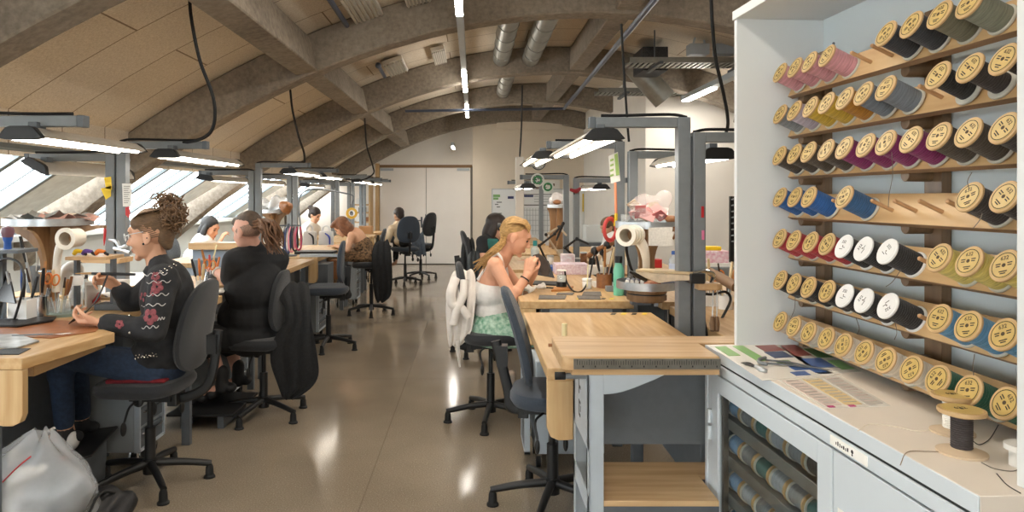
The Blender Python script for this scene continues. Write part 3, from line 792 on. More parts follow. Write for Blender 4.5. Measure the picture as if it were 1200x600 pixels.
for i in range(3):
    q.append((quad(A, B, C, D, .04+.32*i, .30+.32*i, .04, .92), i+1, .0013))
    for j in range(9): q.append((quad(A, B, C, D, .07+.32*i, .27+.32*i, .07+.095*j, .085+.095*j), 3 if i < 2 else 1, .0026))
    q.append((quad(A, B, C, D, .06+.32*i, .16+.32*i, .93, .985), 4 if i < 2 else 3, .0013))
flat('price_sheet', q, ZC, ch2, 'pale paper sheet with three printed coloured strips on the counter', 'sheet')
# snips and a dark curved blade
t = thing('thread_snips', 'grey metal thread snips lying on the colour chart', 'snips', atz(915, 427, ZC))
P = lambda px, py, dz=.006: atz(px, py, ZC)+V((0, 0, dz))
MB().tube([P(897, 424), P(925, 427), P(955, 433), P(975, 437)], [.005, .006, .004, .001], n=8, flat=.5).build('blade', M_steel_dark, t)
MB().tube([P(897, 428), P(925, 430), P(950, 433), P(985, 433)], [.005, .006, .003, .001], n=8, flat=.5).build('blade', M_steel_dark, t)
MB().tube([P(897, 422, .008), P(890, 424, .008), P(890, 428, .008), P(899, 430, .008)], .005).build('spring', M_steel, t)
t = thing('seam_cutter', 'dark leaf-shaped blade with a grey handle on the colour chart', 'cutter', atz(880, 432, ZC))
MB().tube([P(868, 427, .005), P(876, 428, .005), P(886, 432, .005)], [.002, .012, .006], n=10, flat=.35).build('blade', M_leather_black, t)
MB().tube([P(886, 432, .006), P(893, 436, .006), P(899, 437, .006)], [.006, .009, .005], n=10).build('handle', M_alu, t)
# two big bobbins standing on the counter, a loose disc at the right edge
def bobbin(px, py, hpx, rpx, thr, label, rm=.010):
    p = atz(px, py, ZC); s_ = S(p.y); h = hpx/s_; r = rpx/s_
    t = thing('thread_bobbin', label, 'bobbin', p)
    MB().lathe([(.0, 0), (r*1.05, 0), (r*1.05, .004), (r*.45, .011), (.0, .011)], p, (0, 0, 1), n=32).build('flange', mat('bobbin_card', 'c9b397', .6), t)
    MB().lathe([(.0, h-.018), (r*.4, h-.018), (r*.98, h-.010), (r, h-.007), (r*.98, h-.002), (.0, h-.002)], p, (0, 0, 1), n=32).build('flange', M_flange, t)
    pr = [(.0, .011)]
    for i in range(14): pr += [(r*.43, .011+(h-.03)*i/14), (r*.46, .011+(h-.03)*(i+.5)/14)]
    pr += [(r*.43, h-.018), (.0, h-.018)]
    MB().lathe(pr, p, (0, 0, 1), n=24).build('thread', thr, t)
    mb = MB().cyl(p+V((0, 0, h-.002)), p+V((0, 0, h-.0012)), r*.84, n=32); mb.text('632', p+V((0, .004, h-.001)), (1, 0, 0), (0, 1, 0), r*.4, 1, .0002)
    mb.cyl(p+V((0, 0, h-.002)), p+V((0, 0, h-.0008)), r*.1, n=12, mi=1); mb.build('disc_label', [M_gold, M_ink], t)
bobbin(1116, 507, 46, 22, mat('bobbin_thread_white', 'e3e0d8', .8), 'tall bobbin of white thread standing behind the dark bobbin')
bobbin(1127, 531, 53, 25, mat('bobbin_thread_dark', '3b3535', .8, noise=.3, nscale=60), 'tall bobbin of dark thread standing alone on the counter')
p = atz(1199, 546, ZC); tag(MB().lathe([(.0, 0), (.022, 0), (.022, .03), (.03, .03), (.03, .04), (0, .04)], p, n=24).build('bottle_stopper', M_white), 'round white cap by the near cabinet side panel', 'cap')
def loose(label, pts, c, z=ZC+.0012):
    mb = MB().tube([atz(px, py, z) if not isinstance(px, V) else px for px, py in pts], .0009, n=6, k=8)
    tag(mb.build('loose_thread', mat('loose_'+c, c, .8)), label, 'thread')
loose('cream loose thread curling over the counter towards the white bobbin', [(1005, 505), (1020, 497), (1050, 500), (1075, 505), (1100, 503)], 'd9cfbe')
loose('tan loose thread trailing from the dark bobbin to the counter edge', [(1110, 530), (1085, 529), (1063, 530), (1055, 545)], '8c7a66')
loose('dark loose thread near the right end of the counter', [(1168, 555), (1180, 568), (1196, 578)], '2c2826')
loose('grey loose thread arcing around the dark bobbin', [(1150, 542), (1165, 549), (1185, 552), (1198, 549)], '7a726a')
loose('black loose thread hooked from the bobbin to the green spools', [(1139, 516), (1148, 521), (1160, 514), (1170, 498)], '3a3532')
# threads hanging from the shelves
HT = [((1045, 178), (1046, 205), (1042, 228), (1041, 243)), ((932, 348), (931, 362), (926, 374)), ((1056, 316), (1046, 330), (1038, 336)), ((1139, 202), (1134, 212), (1136, 222)), ((1140, 268), (1148, 258), (1151, 250)), ((1003, 372), (1007, 385), (1004, 392)), ((1049, 378), (1051, 390), (1048, 398)), ((1142, 415), (1140, 430), (1141, 440))]
for i, h_ in enumerate(HT):
    y = 2.0-(h_[0][0]-930)*.0030
    mb = MB().tube([at(px, py, max(1.30, y-.02)) for px, py in h_], .0008, n=5, k=6)
    tag(mb.build('hanging_thread', mat('thread_tail', '6f665c', .8)), ['pale thread tail hanging from the magenta spools', 'dark thread tail below the far black spools', 'dark thread tail below the white-labelled black spools', 'thread tail hanging above the dark brown spool', 'thread tail looped below the dark brown spool', 'thread tail hanging over the cream spools', 'short thread tail hanging over the cream spools beside the rail', 'thread tail hanging over the green spools'][i], 'thread')
# ================================================================ LOW TABLE WITH STEEL FRAME (in front of the right bench)
def rounded(x0, x1, y0, y1, r, k=5):
    P = []
    for cx, cy, a in ((x1-r, y1-r, 0), (x0+r, y1-r, 90), (x0+r, y0+r, 180), (x1-r, y0+r, 270)):
        for i in range(k+1):
            t_ = R(a+90*i/k); P.append((cx+r*math.cos(t_), cy+r*math.sin(t_)))
    return P
ct_ = thing('steel_frame_table', 'grey steel framed table with a thick pale wood top and a low shelf', 'table', (.55, 2.37, 0))
CX0, CX1, CY0, CY1, ZTp = .278, .772, 2.2, 2.53, 1.0
SLAB = [p for p in rounded(CX0, CX1, CY0, CY1, .03) if p[0] < .6]+[(CX1, CY0), (CX1, 2.41), (.93, 2.41), (.93, CY1)]
MB().prism([(x, y, ZTp-.045) for x, y in SLAB], (0, 0, .045)).build('tabletop', M_oak_x, ct_, bevel=.004)
rl = MB().span(CX0+.035, CX1, CY0-.006, CY0, ZTp-.038, ZTp-.006); ro = rl.build('steel_ruler', mat('ruler_steel', '77746c', .4, .6, noise=.2, nscale=25), ct_)
rt = MB()
for i in range(58):
    x = CX0+.045+i*.0076; rt.span(x, x+.0014, CY0-.0068, CY0-.006, ZTp-.024, ZTp-(.012 if i % 5 else .007))
    if i % 5 == 2: rt.span(x+.002, x+.006, CY0-.0068, CY0-.006, ZTp-.032, ZTp-.0265)
rt.build('graduations', M_ink, ro)
MB().span(CX0+.03, CX1, CY0+.004, CY1, ZTp-.058, ZTp-.045).build('rail', M_oak_x, ct_)
LX = .361
def side(x, w_=.004):
    mb = MB()
    Y0, Y1 = 2.2, 2.53
    for a, b_, c_, d_ in ((Y0, Y0+.03, .02, .94), (Y1-.03, Y1, .02, .94), (Y0, Y1, .70, .94), (Y0, Y1, .50, .56), (Y0, Y1, .30, .35), (Y0, Y1, .02, .08)):
        mb.span(x, x+w_, a, b_, c_, d_)
    return mb
sp_ = side(LX); sp_.build('side_panel', M_steel_light, ct_)
sl = MB()
for z0, z1, y0, y1 in ((.83, .885, 2.40, 2.408), (.85, .86, 2.37, 2.408), (.76, .81, 2.40, 2.408), (.80, .808, 2.37, 2.408), (.755, .765, 2.375, 2.408), (.775, .795, 2.368, 2.376)):
    sl.span(LX-.001, LX, y0, y1, z0, z1)
sl.build('slot_cutouts', M_black, ct_)
MB().span(LX, LX+.047, 2.2, 2.204, .0, .942).build('leg', M_steel_light, ct_, bevel=.002)
MB().span(LX, LX+.045, 2.526, 2.53, .0, .942).build('leg', M_steel_light, ct_, bevel=.002)
MB().span(.86, .90, 2.47, 2.512, .0, .942).build('leg', M_steel_light, ct_, bevel=.002)
MB().span(LX+.045, .92, 2.516, 2.522, .615, .90).build('back_panel', mat('dark_panel_steel', '6b7074', .6, .1, noise=.06, nscale=30), ct_)
MB().span(LX+.045, .92, 2.50, 2.515, .905, .94).build('back_rail', M_steel_dark, ct_)
gx0, gx1 = LX+.047, LX+.235
gp = [(gx0, 2.201, .942), (gx1, 2.201, .942)]+[(gx1+(gx0-gx1)*t, 2.201, .937-.055*math.sin(t*PI/2)**1.3) for t in (.15, .3, .5, .7, .85, 1)]
MB().prism(gp, (0, .003, 0)).build('gusset', M_steel_light, ct_)
MB().prism([(LX+.047, 2.2, .53), (CX1-.002, 2.2, .53), (CX1-.002, 2.41, .53), (.855, 2.41, .53), (.855, 2.525, .53), (LX+.047, 2.525, .53)], (0, 0, .018)).build('lower_shelf', M_oak_x, ct_, bevel=.002)
MB().span(LX+.047, CX1-.002, 2.202, 2.205, .505, .53).build('front_rail', M_steel_dark, ct_)
hb = MB().cyl((.268, 2.26, .945-.02), (LX+.0, 2.26, .925), .010, n=14); ho = hb.build('handle', M_steel, ct_)
MB().cyl((.262, 2.26, .925), (.295, 2.26, .925), .0125, n=14).build('grip', M_rubber, ho)
MB().cyl((.28, 2.49, .975), (.265, 2.49, .975), .006).build('end_screw', M_leather_brown, ct_)
# ================================================================ WORKBENCHES
ZB = .88
def bench(name_label, x0, x1, y0, y1, front, scoop=None, group=None, drop=True, drawers=False, skew=0, th=.046, panelcol=None):
    """a bench between x0..x1 and y0..y1 whose working edge is at x = front (x0 or x1)"""
    t = thing('workbench', name_label, 'workbench', ((x0+x1)/2, (y0+y1)/2, 0), group=group)
    back = x0 if front == x1 else x1; s_ = 1 if front > back else -1
    P = [(back, y0), (front-s_*skew, y0)]
    if scoop:
        yc, hw, dp = scoop
        for i in range(13):
            a = -1+2*i/12
            P.append((front-s_*dp*(math.cos(a*PI/2)**.8)-s_*skew*max(0, 1-(yc+a*hw-y0)/.5), yc+a*hw))
    P += [(front, y1), (back, y1)]
    MB().prism([(x, y, ZB-th) for x, y in P], (0, 0, th)).build('tabletop', M_oak, t, bevel=.004)
    fx = front-s_*skew
    if drop:
        a, b_ = (fx-s_*.095, fx-s_*.0)
        pts = [(a, .62), (a, ZB-th), (b_, ZB-th), (b_, .66), (b_-s_*.012, .63), (b_-s_*.04, .617), (a+s_*.02, .617)]
        MB().prism([(x, y0+.002, z) for x, z in pts], (0, .035, 0)).build('end_panel', M_oak_z, t, bevel=.003)
    for yy in (y0+.06, y1-.06):
        MB().span(back+s_*.06, back+s_*.12, yy-.02, yy+.02, .0, ZB-th).build('leg', M_steel_dark, t, bevel=.003)
        MB().span(fx-s_*.18, fx-s_*.13, yy-.02, yy+.02, .0, ZB-th).build('leg', M_steel_dark, t, bevel=.003)
    MB().span(back+s_*.09, fx-s_*.16, y0+.05, y0+.065, ZB-th-.1, ZB-th).build('cross_rail', M_steel_light, t)
    MB().span(back+s_*.02, back+s_*.04, y0+.03, y1-.03, .3, ZB-th).build('modesty_panel', M_steel_dark, t)
    if drawers:
        dr = MB().span(fx-s_*.42, fx-s_*.03, y0+.12, y1-.75, ZB-th-.055, ZB-th-.012).build('pull_out_board', M_oak, t, bevel=.003)
    return t
XL = -2.235
bench('oak workbench nearest the camera where the woman in the studded jacket works', XL, -1.645, 2.7, 4.12, -1.645, (3.62, .40, .24), drawers=True, skew=.09)
bench('oak workbench in front of the man in the black t-shirt', XL, -1.585, 4.2, 5.55, -1.585, (4.85, .42, .2))
bench('oak workbench behind the empty stool on the window side', XL, -1.6, 5.75, 7.05, -1.6, None)
bench('oak workbench with the white bags beside the woman in the leopard dress', XL, -1.6, 7.2, 9.4, -1.6, (8.7, .4, .15))
bench('oak workbench between the leopard dress and the far seated man', XL, -1.6, 9.6, 11.1, -1.6, None)
bench('furthest oak workbench before the white door', XL, -1.6, 11.3, 12.9, -1.6, (12.0, .4, .15))
XW = -2.382
for i, (a, b_) in enumerate(((2.9, 4.3), (4.4, 5.8), (6.6, 8.2), (8.3, 9.7), (10.6, 12.2))):
    bench(['window-row workbench under the nearest skylight', 'window-row workbench under the second skylight', 'window-row workbench in front of the woman in the white t-shirt', 'window-row workbench behind the white bags', 'window-row workbench at the person with the hair bun'][i],
          -3.0, XW, a, b_, -3.0, None, drop=False)
XRL, XRB = .267, .955
r1 = bench('nearest right workbench, bare oak top behind the steel framed table', XRL, XRB, 2.545, 3.78, XRL, None)
pg = MB().cyl((.37, 2.86, ZB), (.37, 2.86, ZB+.105), .011, n=12); pg.build('upright_dowel', mat('pale_dowel', 'e4dcb0', .6), r1)
r2 = bench('right workbench with the green bottle in front of the blonde woman', XRL+.01, XRB, 4.18, 5.75, XRL+.01, (4.75, .36, .12))
bench('right workbench with the blue tray in front of the brunette', XRL+.03, XRB, 6.0, 7.4, XRL+.03, None)
bench('right workbench close to the whiteboard', XRL+.03, XRB, 7.6, 9.0, XRL+.03, None)
bench('furthest right workbench under the whiteboard', XRL+.03, XRB, 9.3, 10.8, XRL+.03, None)
for i, (a, b_) in enumerate(((2.75, 4.0), (4.15, 5.5), (5.7, 7.1), (7.3, 8.8))):
    bench(['outer right workbench beside the white cabinet', 'outer right workbench with the pink tray beyond the lamp post', 'outer right workbench behind the white pipe', 'outer right workbench before the pale core wall'][i],
          1.115, 1.78, a, b_, 1.78, None, drop=False)
# black and yellow hazard marks on the bench ends
def slab(name, label, cat, px0, px1, py, z, dpx, h, m, y=None):
    p = atz(px0, py, z); q = atz(px1, py, z)
    return tag(MB().span(p.x, q.x, p.y, p.y+dpx, z, z+h).build(name, m), label, cat)
hz = MB()
for i in range(4):
    hz.prism([(.72+.055*i, 3.70, ZB+.0003), (.745+.055*i, 3.70, ZB+.0003), (.765+.055*i, 3.755, ZB+.0003), (.74+.055*i, 3.755, ZB+.0003)], (0, 0, .0008), i % 2)
hz.build('hazard_tape', [mat('tape_black', '26241c', .5), mat('tape_yellow', 'd9c021', .5)], r1, flat=True)
hz = MB()
for i in range(5):
    hz.prism([(.62+.05*i, 4.26, ZB+.0003), (.645+.05*i, 4.26, ZB+.0003), (.665+.05*i, 4.31, ZB+.0003), (.64+.05*i, 4.31, ZB+.0003)], (0, 0, .0008), (i+1) % 2)
hz.build('hazard_tape', [mat('tape_black', '26241c', .5), mat('tape_yellow', 'd9c021', .5)], r2, flat=True)
for i, (x, y) in enumerate(((.70, 3.07), (.765, 3.03))):
    tag(MB().ell((x, y, ZB+.003), (.022, .012, .003), Matrix.Rotation(.3+.2*i, 3, 'Z')).build('leather_offcut', M_leather_brown), ('small dark leather offcut on the bare bench top', 'second dark leather offcut nearer the lamp post on the bare bench')[i], 'offcut')

# ================================================================ LAMP FRAMES AND LAMPS
def lamp_frame(label, x, y, arm_x, z, group):
    t = thing('lamp_frame', label, 'lamp frame', (x, y, 0), group=group)
    s_ = 1 if arm_x > x else -1
    MB().span(x-.03, x+.03, y-.03, y+.03, 0, z+.02).build('post', M_steel, t, bevel=.004)
    gr = MB().span(x+.030 if s_ < 0 else x-.033, x+.033 if s_ < 0 else x-.030, y-.008, y+.008, .1, z).build('cable_groove', M_steel_dark, t)
    MB().span(x+s_*.03, arm_x-s_*.03, y-.025, y+.025, z-.028, z+.02).build('arm', M_steel, t, bevel=.003)
    MB().span(arm_x-s_*.03, arm_x, y-.027, y+.027, z-.03, z+.022).build('end_cap', M_steel_dark, t, bevel=.003)
    MB().tube([(x-s_*.02, y, z+.022), (x+s_*.06, y, z+.035), (x+s_*.3, y, z+.03), (arm_x-s_*.06, y, z+.03)], .008, n=6).build('cable', M_rubber, t)
    MB().span(x-.032, x+.032, y-.034, y+.034, 0, .012).build('foot_plate', M_steel_dark, t)
    return t
M_lampbody = mat('lamp_aluminium', 'c9c4ba', .4, .45, noise=.05, nscale=30)
M_lampwhite = mat('lamp_reflector', 'f4efe6', .5)
LAMPN = [0]
def task_lamp(label, x, y0, L_, z, group, lit=True, roll=0, wd=.19):
    """long bench lamp: winged aluminium body, two black end caps, two fluorescent tubes, hinge bracket"""
    t = thing('bench_lamp', label, 'lamp', (x, y0+L_/2, z), group=group)
    Mr = Matrix.Rotation(roll, 3, 'Y')
    k = wd/.19
    sec = [(-.095, -.016), (-.085, -.004), (-.045, .024), (.045, .024), (.085, -.004), (.095, -.016), (.085, -.02), (.05, -.006), (.012, -.012), (-.012, -.012), (-.05, -.006), (-.085, -.02)]
    f = lambda a, y, s_=1: V((x, y, z))+Mr@V((a[0]*s_*k, 0, a[1]*s_))
    MB().prism([f(a, y0+.03) for a in sec], (0, L_-.06, 0)).build('body', M_lampbody, t)
    cap = [(-.097, -.022), (-.06, .022), (-.04, .028), (.04, .028), (.06, .022), (.097, -.022), (.06, -.03), (-.06, -.03)]
    for yy in (y0, y0+L_-.035):
        MB().prism([f(a, yy) for a in cap], (0, .035, 0)).build('end_cap', M_black, t, bevel=.003)
    for s_ in (-1, 1):
        a, b_ = f((s_*.052, -.020), y0+.04), f((s_*.052, -.020), y0+L_-.04)
        MB().cyl(a, b_, .011, n=10).build('tube', M_tube if lit else mat('unlit_tube', 'd6dadb', .4), t)
    MB().span(x-.02, x+.02, y0+.09, y0+.16, z+.022, z+.055).build('bracket', M_steel_dark, t, bevel=.003)
    return t
GF, GL = 'lamp frames over the benches', 'bench lamps'
zl, zw = 1.84, 1.76
for i, y in enumerate((3.12, 4.55, 7.42, 8.95, 11.7, 13.2, 14.6)):
    lb = ['grey lamp frame over the nearest left bench, post cut by the picture edge', 'grey lamp frame behind the woman in the studded jacket', 'grey lamp frame beside the man in the black t-shirt',
          'grey lamp frame behind the white bags', 'grey lamp frame at the woman in the leopard dress', 'grey lamp frame before the far seated man', 'grey lamp frame closest to the white door'][i]
    lamp_frame(lb, -2.27, y, -1.72, zl, 'lamp frames of the left aisle row')
    lamp_frame(lb.replace('grey lamp frame', 'window-side lamp frame'), -2.345, y+.005, -2.9, zw, 'lamp frames of the window row')
LY = [(2.98, .98), (4.38, 1.25), (7.3, 1.25), (8.8, 1.2), (11.6, 1.2), (13.1, 1.2)]
LN = ['large bench lamp at the upper left picture edge above the woman in the studded jacket', 'bench lamp just above the man in the black t-shirt', 'bench lamp on the frame beside the brown ponytail', 'bench lamp above the white bags', 'bench lamp above the woman in the leopard dress', 'bench lamp nearest the white door']
for (y, l_), n in zip(LY, LN): task_lamp(n, -1.93, y, l_, zl-.065, 'bench lamps of the left aisle row')
for (y, l_), n in zip([(4.35, 1.15), (7.1, 1.2), (8.7, 1.2), (11.3, 1.2)], ['unlit grey lamp hanging before the nearest skylight', 'window-row lamp above the woman in the white t-shirt', 'window-row lamp behind the middle lamp posts', 'window-row lamp above the person with the hair bun']):
    task_lamp(n, -2.72, y, l_, zw-.06, 'bench lamps of the window row', lit=y > 5, roll=.5 if y < 5 else .15)
for i, (y, ax) in enumerate(((3.36, .55), (4.81, .50), (7.6, .5), (10.4, .5))):
    lb = ['thick grey lamp frame nearest on the right benches', 'second grey lamp frame on the right, the shop card hanging on its post', 'grey lamp frame with the green wire reels', 'furthest grey lamp frame on the right benches'][i]
    lamp_frame(lb, 1.0, y, ax, 1.86 if i < 2 else 1.72, 'lamp frames of the right aisle row')
for i, y in enumerate((3.37, 4.75, 7.35)):
    lamp_frame(['grey lamp frame reaching right behind the white cabinet', 'grey lamp frame framing the pale core wall', 'grey lamp frame with the red clamp on its post'][i], 1.075, y, 1.62, 1.79 if i < 2 else 1.68, 'lamp frames of the outer right row')
task_lamp('big bench lamp hanging nearest on the right, pale body and black cap', .60, 3.22, 1.5, 1.79, 'bench lamps of the right aisle row')
task_lamp('second right bench lamp with its lit end before the wall clock', .50, 4.95, 1.25, 1.80, 'bench lamps of the right aisle row')
task_lamp('right bench lamp hanging beside the green wire reels', .58, 7.5, 1.2, 1.62, 'bench lamps of the right aisle row')
task_lamp('bench lamp seen past the white cabinet edge', 1.2, 3.42, 1.0, 1.715, 'bench lamps of the outer right row')
task_lamp('small bench lamp before the pale core wall beside the hanging card', 1.33, 7.3, 1.0, 1.61, 'bench lamps of the outer right row')

# ================================================================ WORK STOOLS
def sup(a, n=2.6):
    c, s_ = math.cos(a), math.sin(a)
    return (abs(c)**(2/n)*(1 if c >= 0 else -1), abs(s_)**(2/n)*(1 if s_ >= 0 else -1))
def chair(label, x, y, rz, sz, fab, back=True, bh=.44, bw=.40, lean=.16, bx=-.23, tilt=0, seatw=.45, base_rot=.3, bz=.16, group=None):
    t = thing('work_stool', label, 'stool', (x, y, 0), rz, group)
    Mw = world_of(t)
    def B(name, f, m, par=t, **k):
        mb = MB(); f(mb); mb.bm.transform(Mw); return mb.build(name, m, par, **k)
    def base(m):
        for i in range(5):
            a = base_rot+2*PI*i/5; d = V((math.cos(a), math.sin(a), 0))
            m.tube([V((0, 0, .112))+d*.03, V((0, 0, .1))+d*.16, V((0, 0, .075))+d*.3], [.021, .019, .016], n=10, k=3)
        m.cyl((0, 0, .06), (0, 0, .135), .036, n=18)
    bs = B('star_base', base, M_black)
    for i in range(5):
        a = base_rot+2*PI*i/5
        q = (math.cos(a)*.29, math.sin(a)*.29)
        B('glide', lambda m: m.lathe([(.0, 0), (.03, 0), (.03, .008), (.022, .016), (.02, .055), (.012, .075), (0, .075)], (q[0], q[1], 0), n=14), M_rubber, bs)
    B('gas_column', lambda m: (m.cyl((0, 0, .12), (0, 0, max(.3, sz-.27)), .027, n=18), m.cyl((0, 0, .2), (0, 0, sz-.06), .015, n=14)), M_black)
    def mech(m):
        m.box((-.03, 0, sz-.075), (.22, .13, .045)); m.box((-.14, 0, sz-.085), (.05, .1, .075))
        for yy in (-.08, .08): m.ell((.02, yy, sz-.09), (.03, .012, .03))
    mc = B('tilt_mechanism', mech, M_black, bevel=.004)
    for yy, xx in ((-.12, .05), (-.16, -.08), (.14, .03)):
        B('lever', lambda m: (m.tube([(xx*.5, yy*.4, sz-.085), (xx, yy, sz-.1), (xx+.01, yy*1.25, sz-.17)], .006, n=6), m.ell((xx+.01, yy*1.3, sz-.2), (.012, .022, .035))), M_black, mc)
    def seat(m):
        n = 36; rings = []
        for sc, z in ((.80, -.055), (.93, -.045), (1, -.02), (1, .0), (.95, .018), (.8, .026), (.5, .02), (.0, .016)):
            ring = []
            for i in range(n):
                cx_, sy_ = sup(2*PI*i/n, 3)
                xx = cx_*.225*sc; yy = sy_*seatw/2*sc
                zz = z+(.03*(xx/.225)**3*(-1) if xx > .1 else 0)*.6+tilt*xx
                ring.append((xx+.02, yy, sz+zz-.0))
            rings.append(ring)
        vs = [p for r_ in rings for p in r_]
        m.poly(vs, [(j*n+i, j*n+(i+1) % n, (j+1)*n+(i+1) % n, (j+1)*n+i) for j in range(7) for i in range(n)]+[tuple(range(n))[::-1]])
    B('seat', seat, fab)
    if back:
        zc = sz+bz+bh/2
        def bar(m): m.tube([(-.10, 0, sz-.09), (-.2, 0, sz-.085), (bx-.055, 0, sz+.0), (bx-.06-lean*.2, 0, zc-.03)], .016, n=8, flat=1.6); m.box((bx-.055-lean*.1, 0, zc-.1), (.05, .07, .1))
        B('back_bar', bar, M_black)
        def bk(m):
            n = 36; rings = []
            prof_ = ((0, .5, -1), (.5, .95, -1), (.85, .9, -1), (.97, .6, -1), (1, 0, 1), (.97, .6, 1), (.85, .9, 1), (.5, .98, 1), (0, 1, 1))
            vs = []
            for sc, th, sd in prof_:
                for i in range(n):
                    cy_, cz_ = sup(2*PI*i/n, 2.7)
                    taper = 1-.16*(cz_*.5+.5)
                    yy = cy_*bw/2*sc*taper; zz = cz_*bh/2*sc
                    curve = .55*yy*yy*(1 if True else 0)-.25*(zz-.03)**2
                    vs.append((bx+curve-lean*zz+sd*th*.026, yy, zc+zz))
            k = len(prof_)
            m.poly(vs, [(j*n+i, j*n+(i+1) % n, (j+1)*n+(i+1) % n, (j+1)*n+i) for j in range(k-1) for i in range(n)])
            bmesh.ops.remove_doubles(m.bm, verts=m.bm.verts, dist=.0006)
        B('backrest', bk, fab)
    return t
M_fab1 = M_fabric
chair('charcoal work stool with red cushion under the woman in the studded jacket', -1.69, 3.67, PI-.06, .545, M_fab1, bh=.47, bw=.42, lean=.20, bx=-.265, base_rot=-.25, bz=.06)
chair('black work stool under the man in the black t-shirt', -1.44, 4.82, PI-.05, .535, M_fab1, bh=.42, bw=.36, lean=.1, bx=-.12, base_rot=.1, bz=.05)
chair('empty blue-grey work stool between the man and the leopard dress', -1.44, 6.97, PI+.1, .60, M_fabric_blue, bh=.42, bw=.38, lean=.05, bx=-.13, bz=.05, base_rot=.2)
chair('work stool under the woman in the leopard dress, black jacket on its back', -1.31, 9.0, PI+.15, .66, M_fab1, bh=.38, bx=-.14, bz=.06)
chair('work stool of the far seated man with a slate blue back', -1.18, 12.1, PI*.62, .62, M_fabric_blue, bh=.46, bw=.44, bz=.1)
chair('furthest work stool with a grey jacket over it by the white door', -.98, 13.0, PI*.8, .62, M_fab1, bh=.44, bw=.4)
chair('nearest right work stool with a tall slate backrest against the bare bench', .383, 3.42, -.1, .555, M_fabric_blue, bh=.48, bw=.34, lean=.28, bx=-.16, base_rot=PI+.1, bz=.03, seatw=.42)
chair('black work stool under the blonde woman with a white shirt over it', .115, 4.72, .05, .59, M_fab1, bh=.40, bw=.36, lean=.05, bx=-.2, base_rot=PI+.1, bz=.08)
chair('work stool of the brunette with dark jackets over its back', .08, 6.75, .1, .60, M_fab1, bh=.42, bw=.38, bx=-.15)
chair('work stool of the woman in the white t-shirt under the skylight', -3.22, 8.0, 0, .6, M_fab1, bh=.3)

# ================================================================ ROUND TRAY STANDS
def tray_stand(label, x, y, z0, z1, r, lower=None, wide=0, tilt_=0, trunk=.055):
    t = thing('tray_stand', label, 'stand', (x, y, z0))
    n = 24
    # splayed plywood trunk
    def fin(m, ang, w_):
        d = V((math.cos(ang), math.sin(ang), 0)); s_ = V((-d.y, d.x, 0))*.012
        pts = [V((x, y, z0+.02))+d*trunk*.0, V((x, y, z0+.02))+d*trunk]
        for i in range(9):
            a = i/8*PI/2
            pts.append(V((x, y, z1-.03-(z1-z0)*.42*(1-math.sin(a))))+d*(trunk*.85+(w_-trunk*.85)*(1-math.cos(a))))
        pts += [V((x, y, z1-.014))+d*w_, V((x, y, z1-.014))]
        m.prism([p-s_ for p in pts], s_*2)
    for ang in (0, PI, PI/2, 3*PI/2):
        mb = MB(); fin(mb, ang, (r+wide) if ang in (0, PI) else r*.95); mb.build('fin', M_brown_ply, t, bevel=.002)
    tr_ = MB().lathe([(0, z1-.014), (r-.004, z1-.014), (r, z1-.012), (r, z1+.026), (r-.004, z1+.026), (r-.004, z1-.006), (0, z1-.006)], (x, y, 0), n=40); tr_.build('upper_tray', M_alu, t)
    MB().lathe([(0, z0), (r*.55, z0), (r*.55, z0+.02), (0, z0+.02)], (x, y, 0), n=30).build('pedestal', M_brown_ply, t)
    if lower:
        zl_, rl_ = lower
        MB().lathe([(0, zl_-.01), (rl_, zl_-.01), (rl_, zl_+.034), (rl_-.005, zl_+.034), (rl_-.005, zl_), (0, zl_)], (x, y, 0), n=40).build('lower_tray', M_alu, t)
        MB().lathe([(0, zl_-.035), (rl_*.66, zl_-.035), (rl_*.66, zl_-.0125), (0, zl_-.0125)], (x, y, 0), n=32).build('turntable_disc', M_brown_ply, t)
        MB().lathe([(0, zl_-.043), (rl_*.62, zl_-.043), (rl_*.62, zl_-.036), (0, zl_-.036)], (x, y, 0), n=32).build('turntable_gap', M_black, t)
        MB().lathe([(0, zl_-.075), (rl_*.66, zl_-.075), (rl_*.66, zl_-.044), (0, zl_-.044)], (x, y, 0), n=32).build('turntable_disc', M_brown_ply, t)
        MB().span(x-.09, x+.02, y-.03, y+.03, z0-.02, zl_-.076).build('support_block', M_steel, t)
    return t
tray_stand('brown plywood stand with round metal rim tray heaped with leather, under the skylight', -2.32, 3.84, ZB, 1.36, .218, wide=.09, trunk=.05)
tray_stand('plywood stand with two round aluminium trays by the nearest right lamp post', 1.0, 4.06, .90, 1.335, .178, lower=(.985, .172), trunk=.052)
tray_stand('small plywood stand with a round white tray near the whiteboard', 1.0, 8.4, ZB, 1.385, .12, trunk=.1)
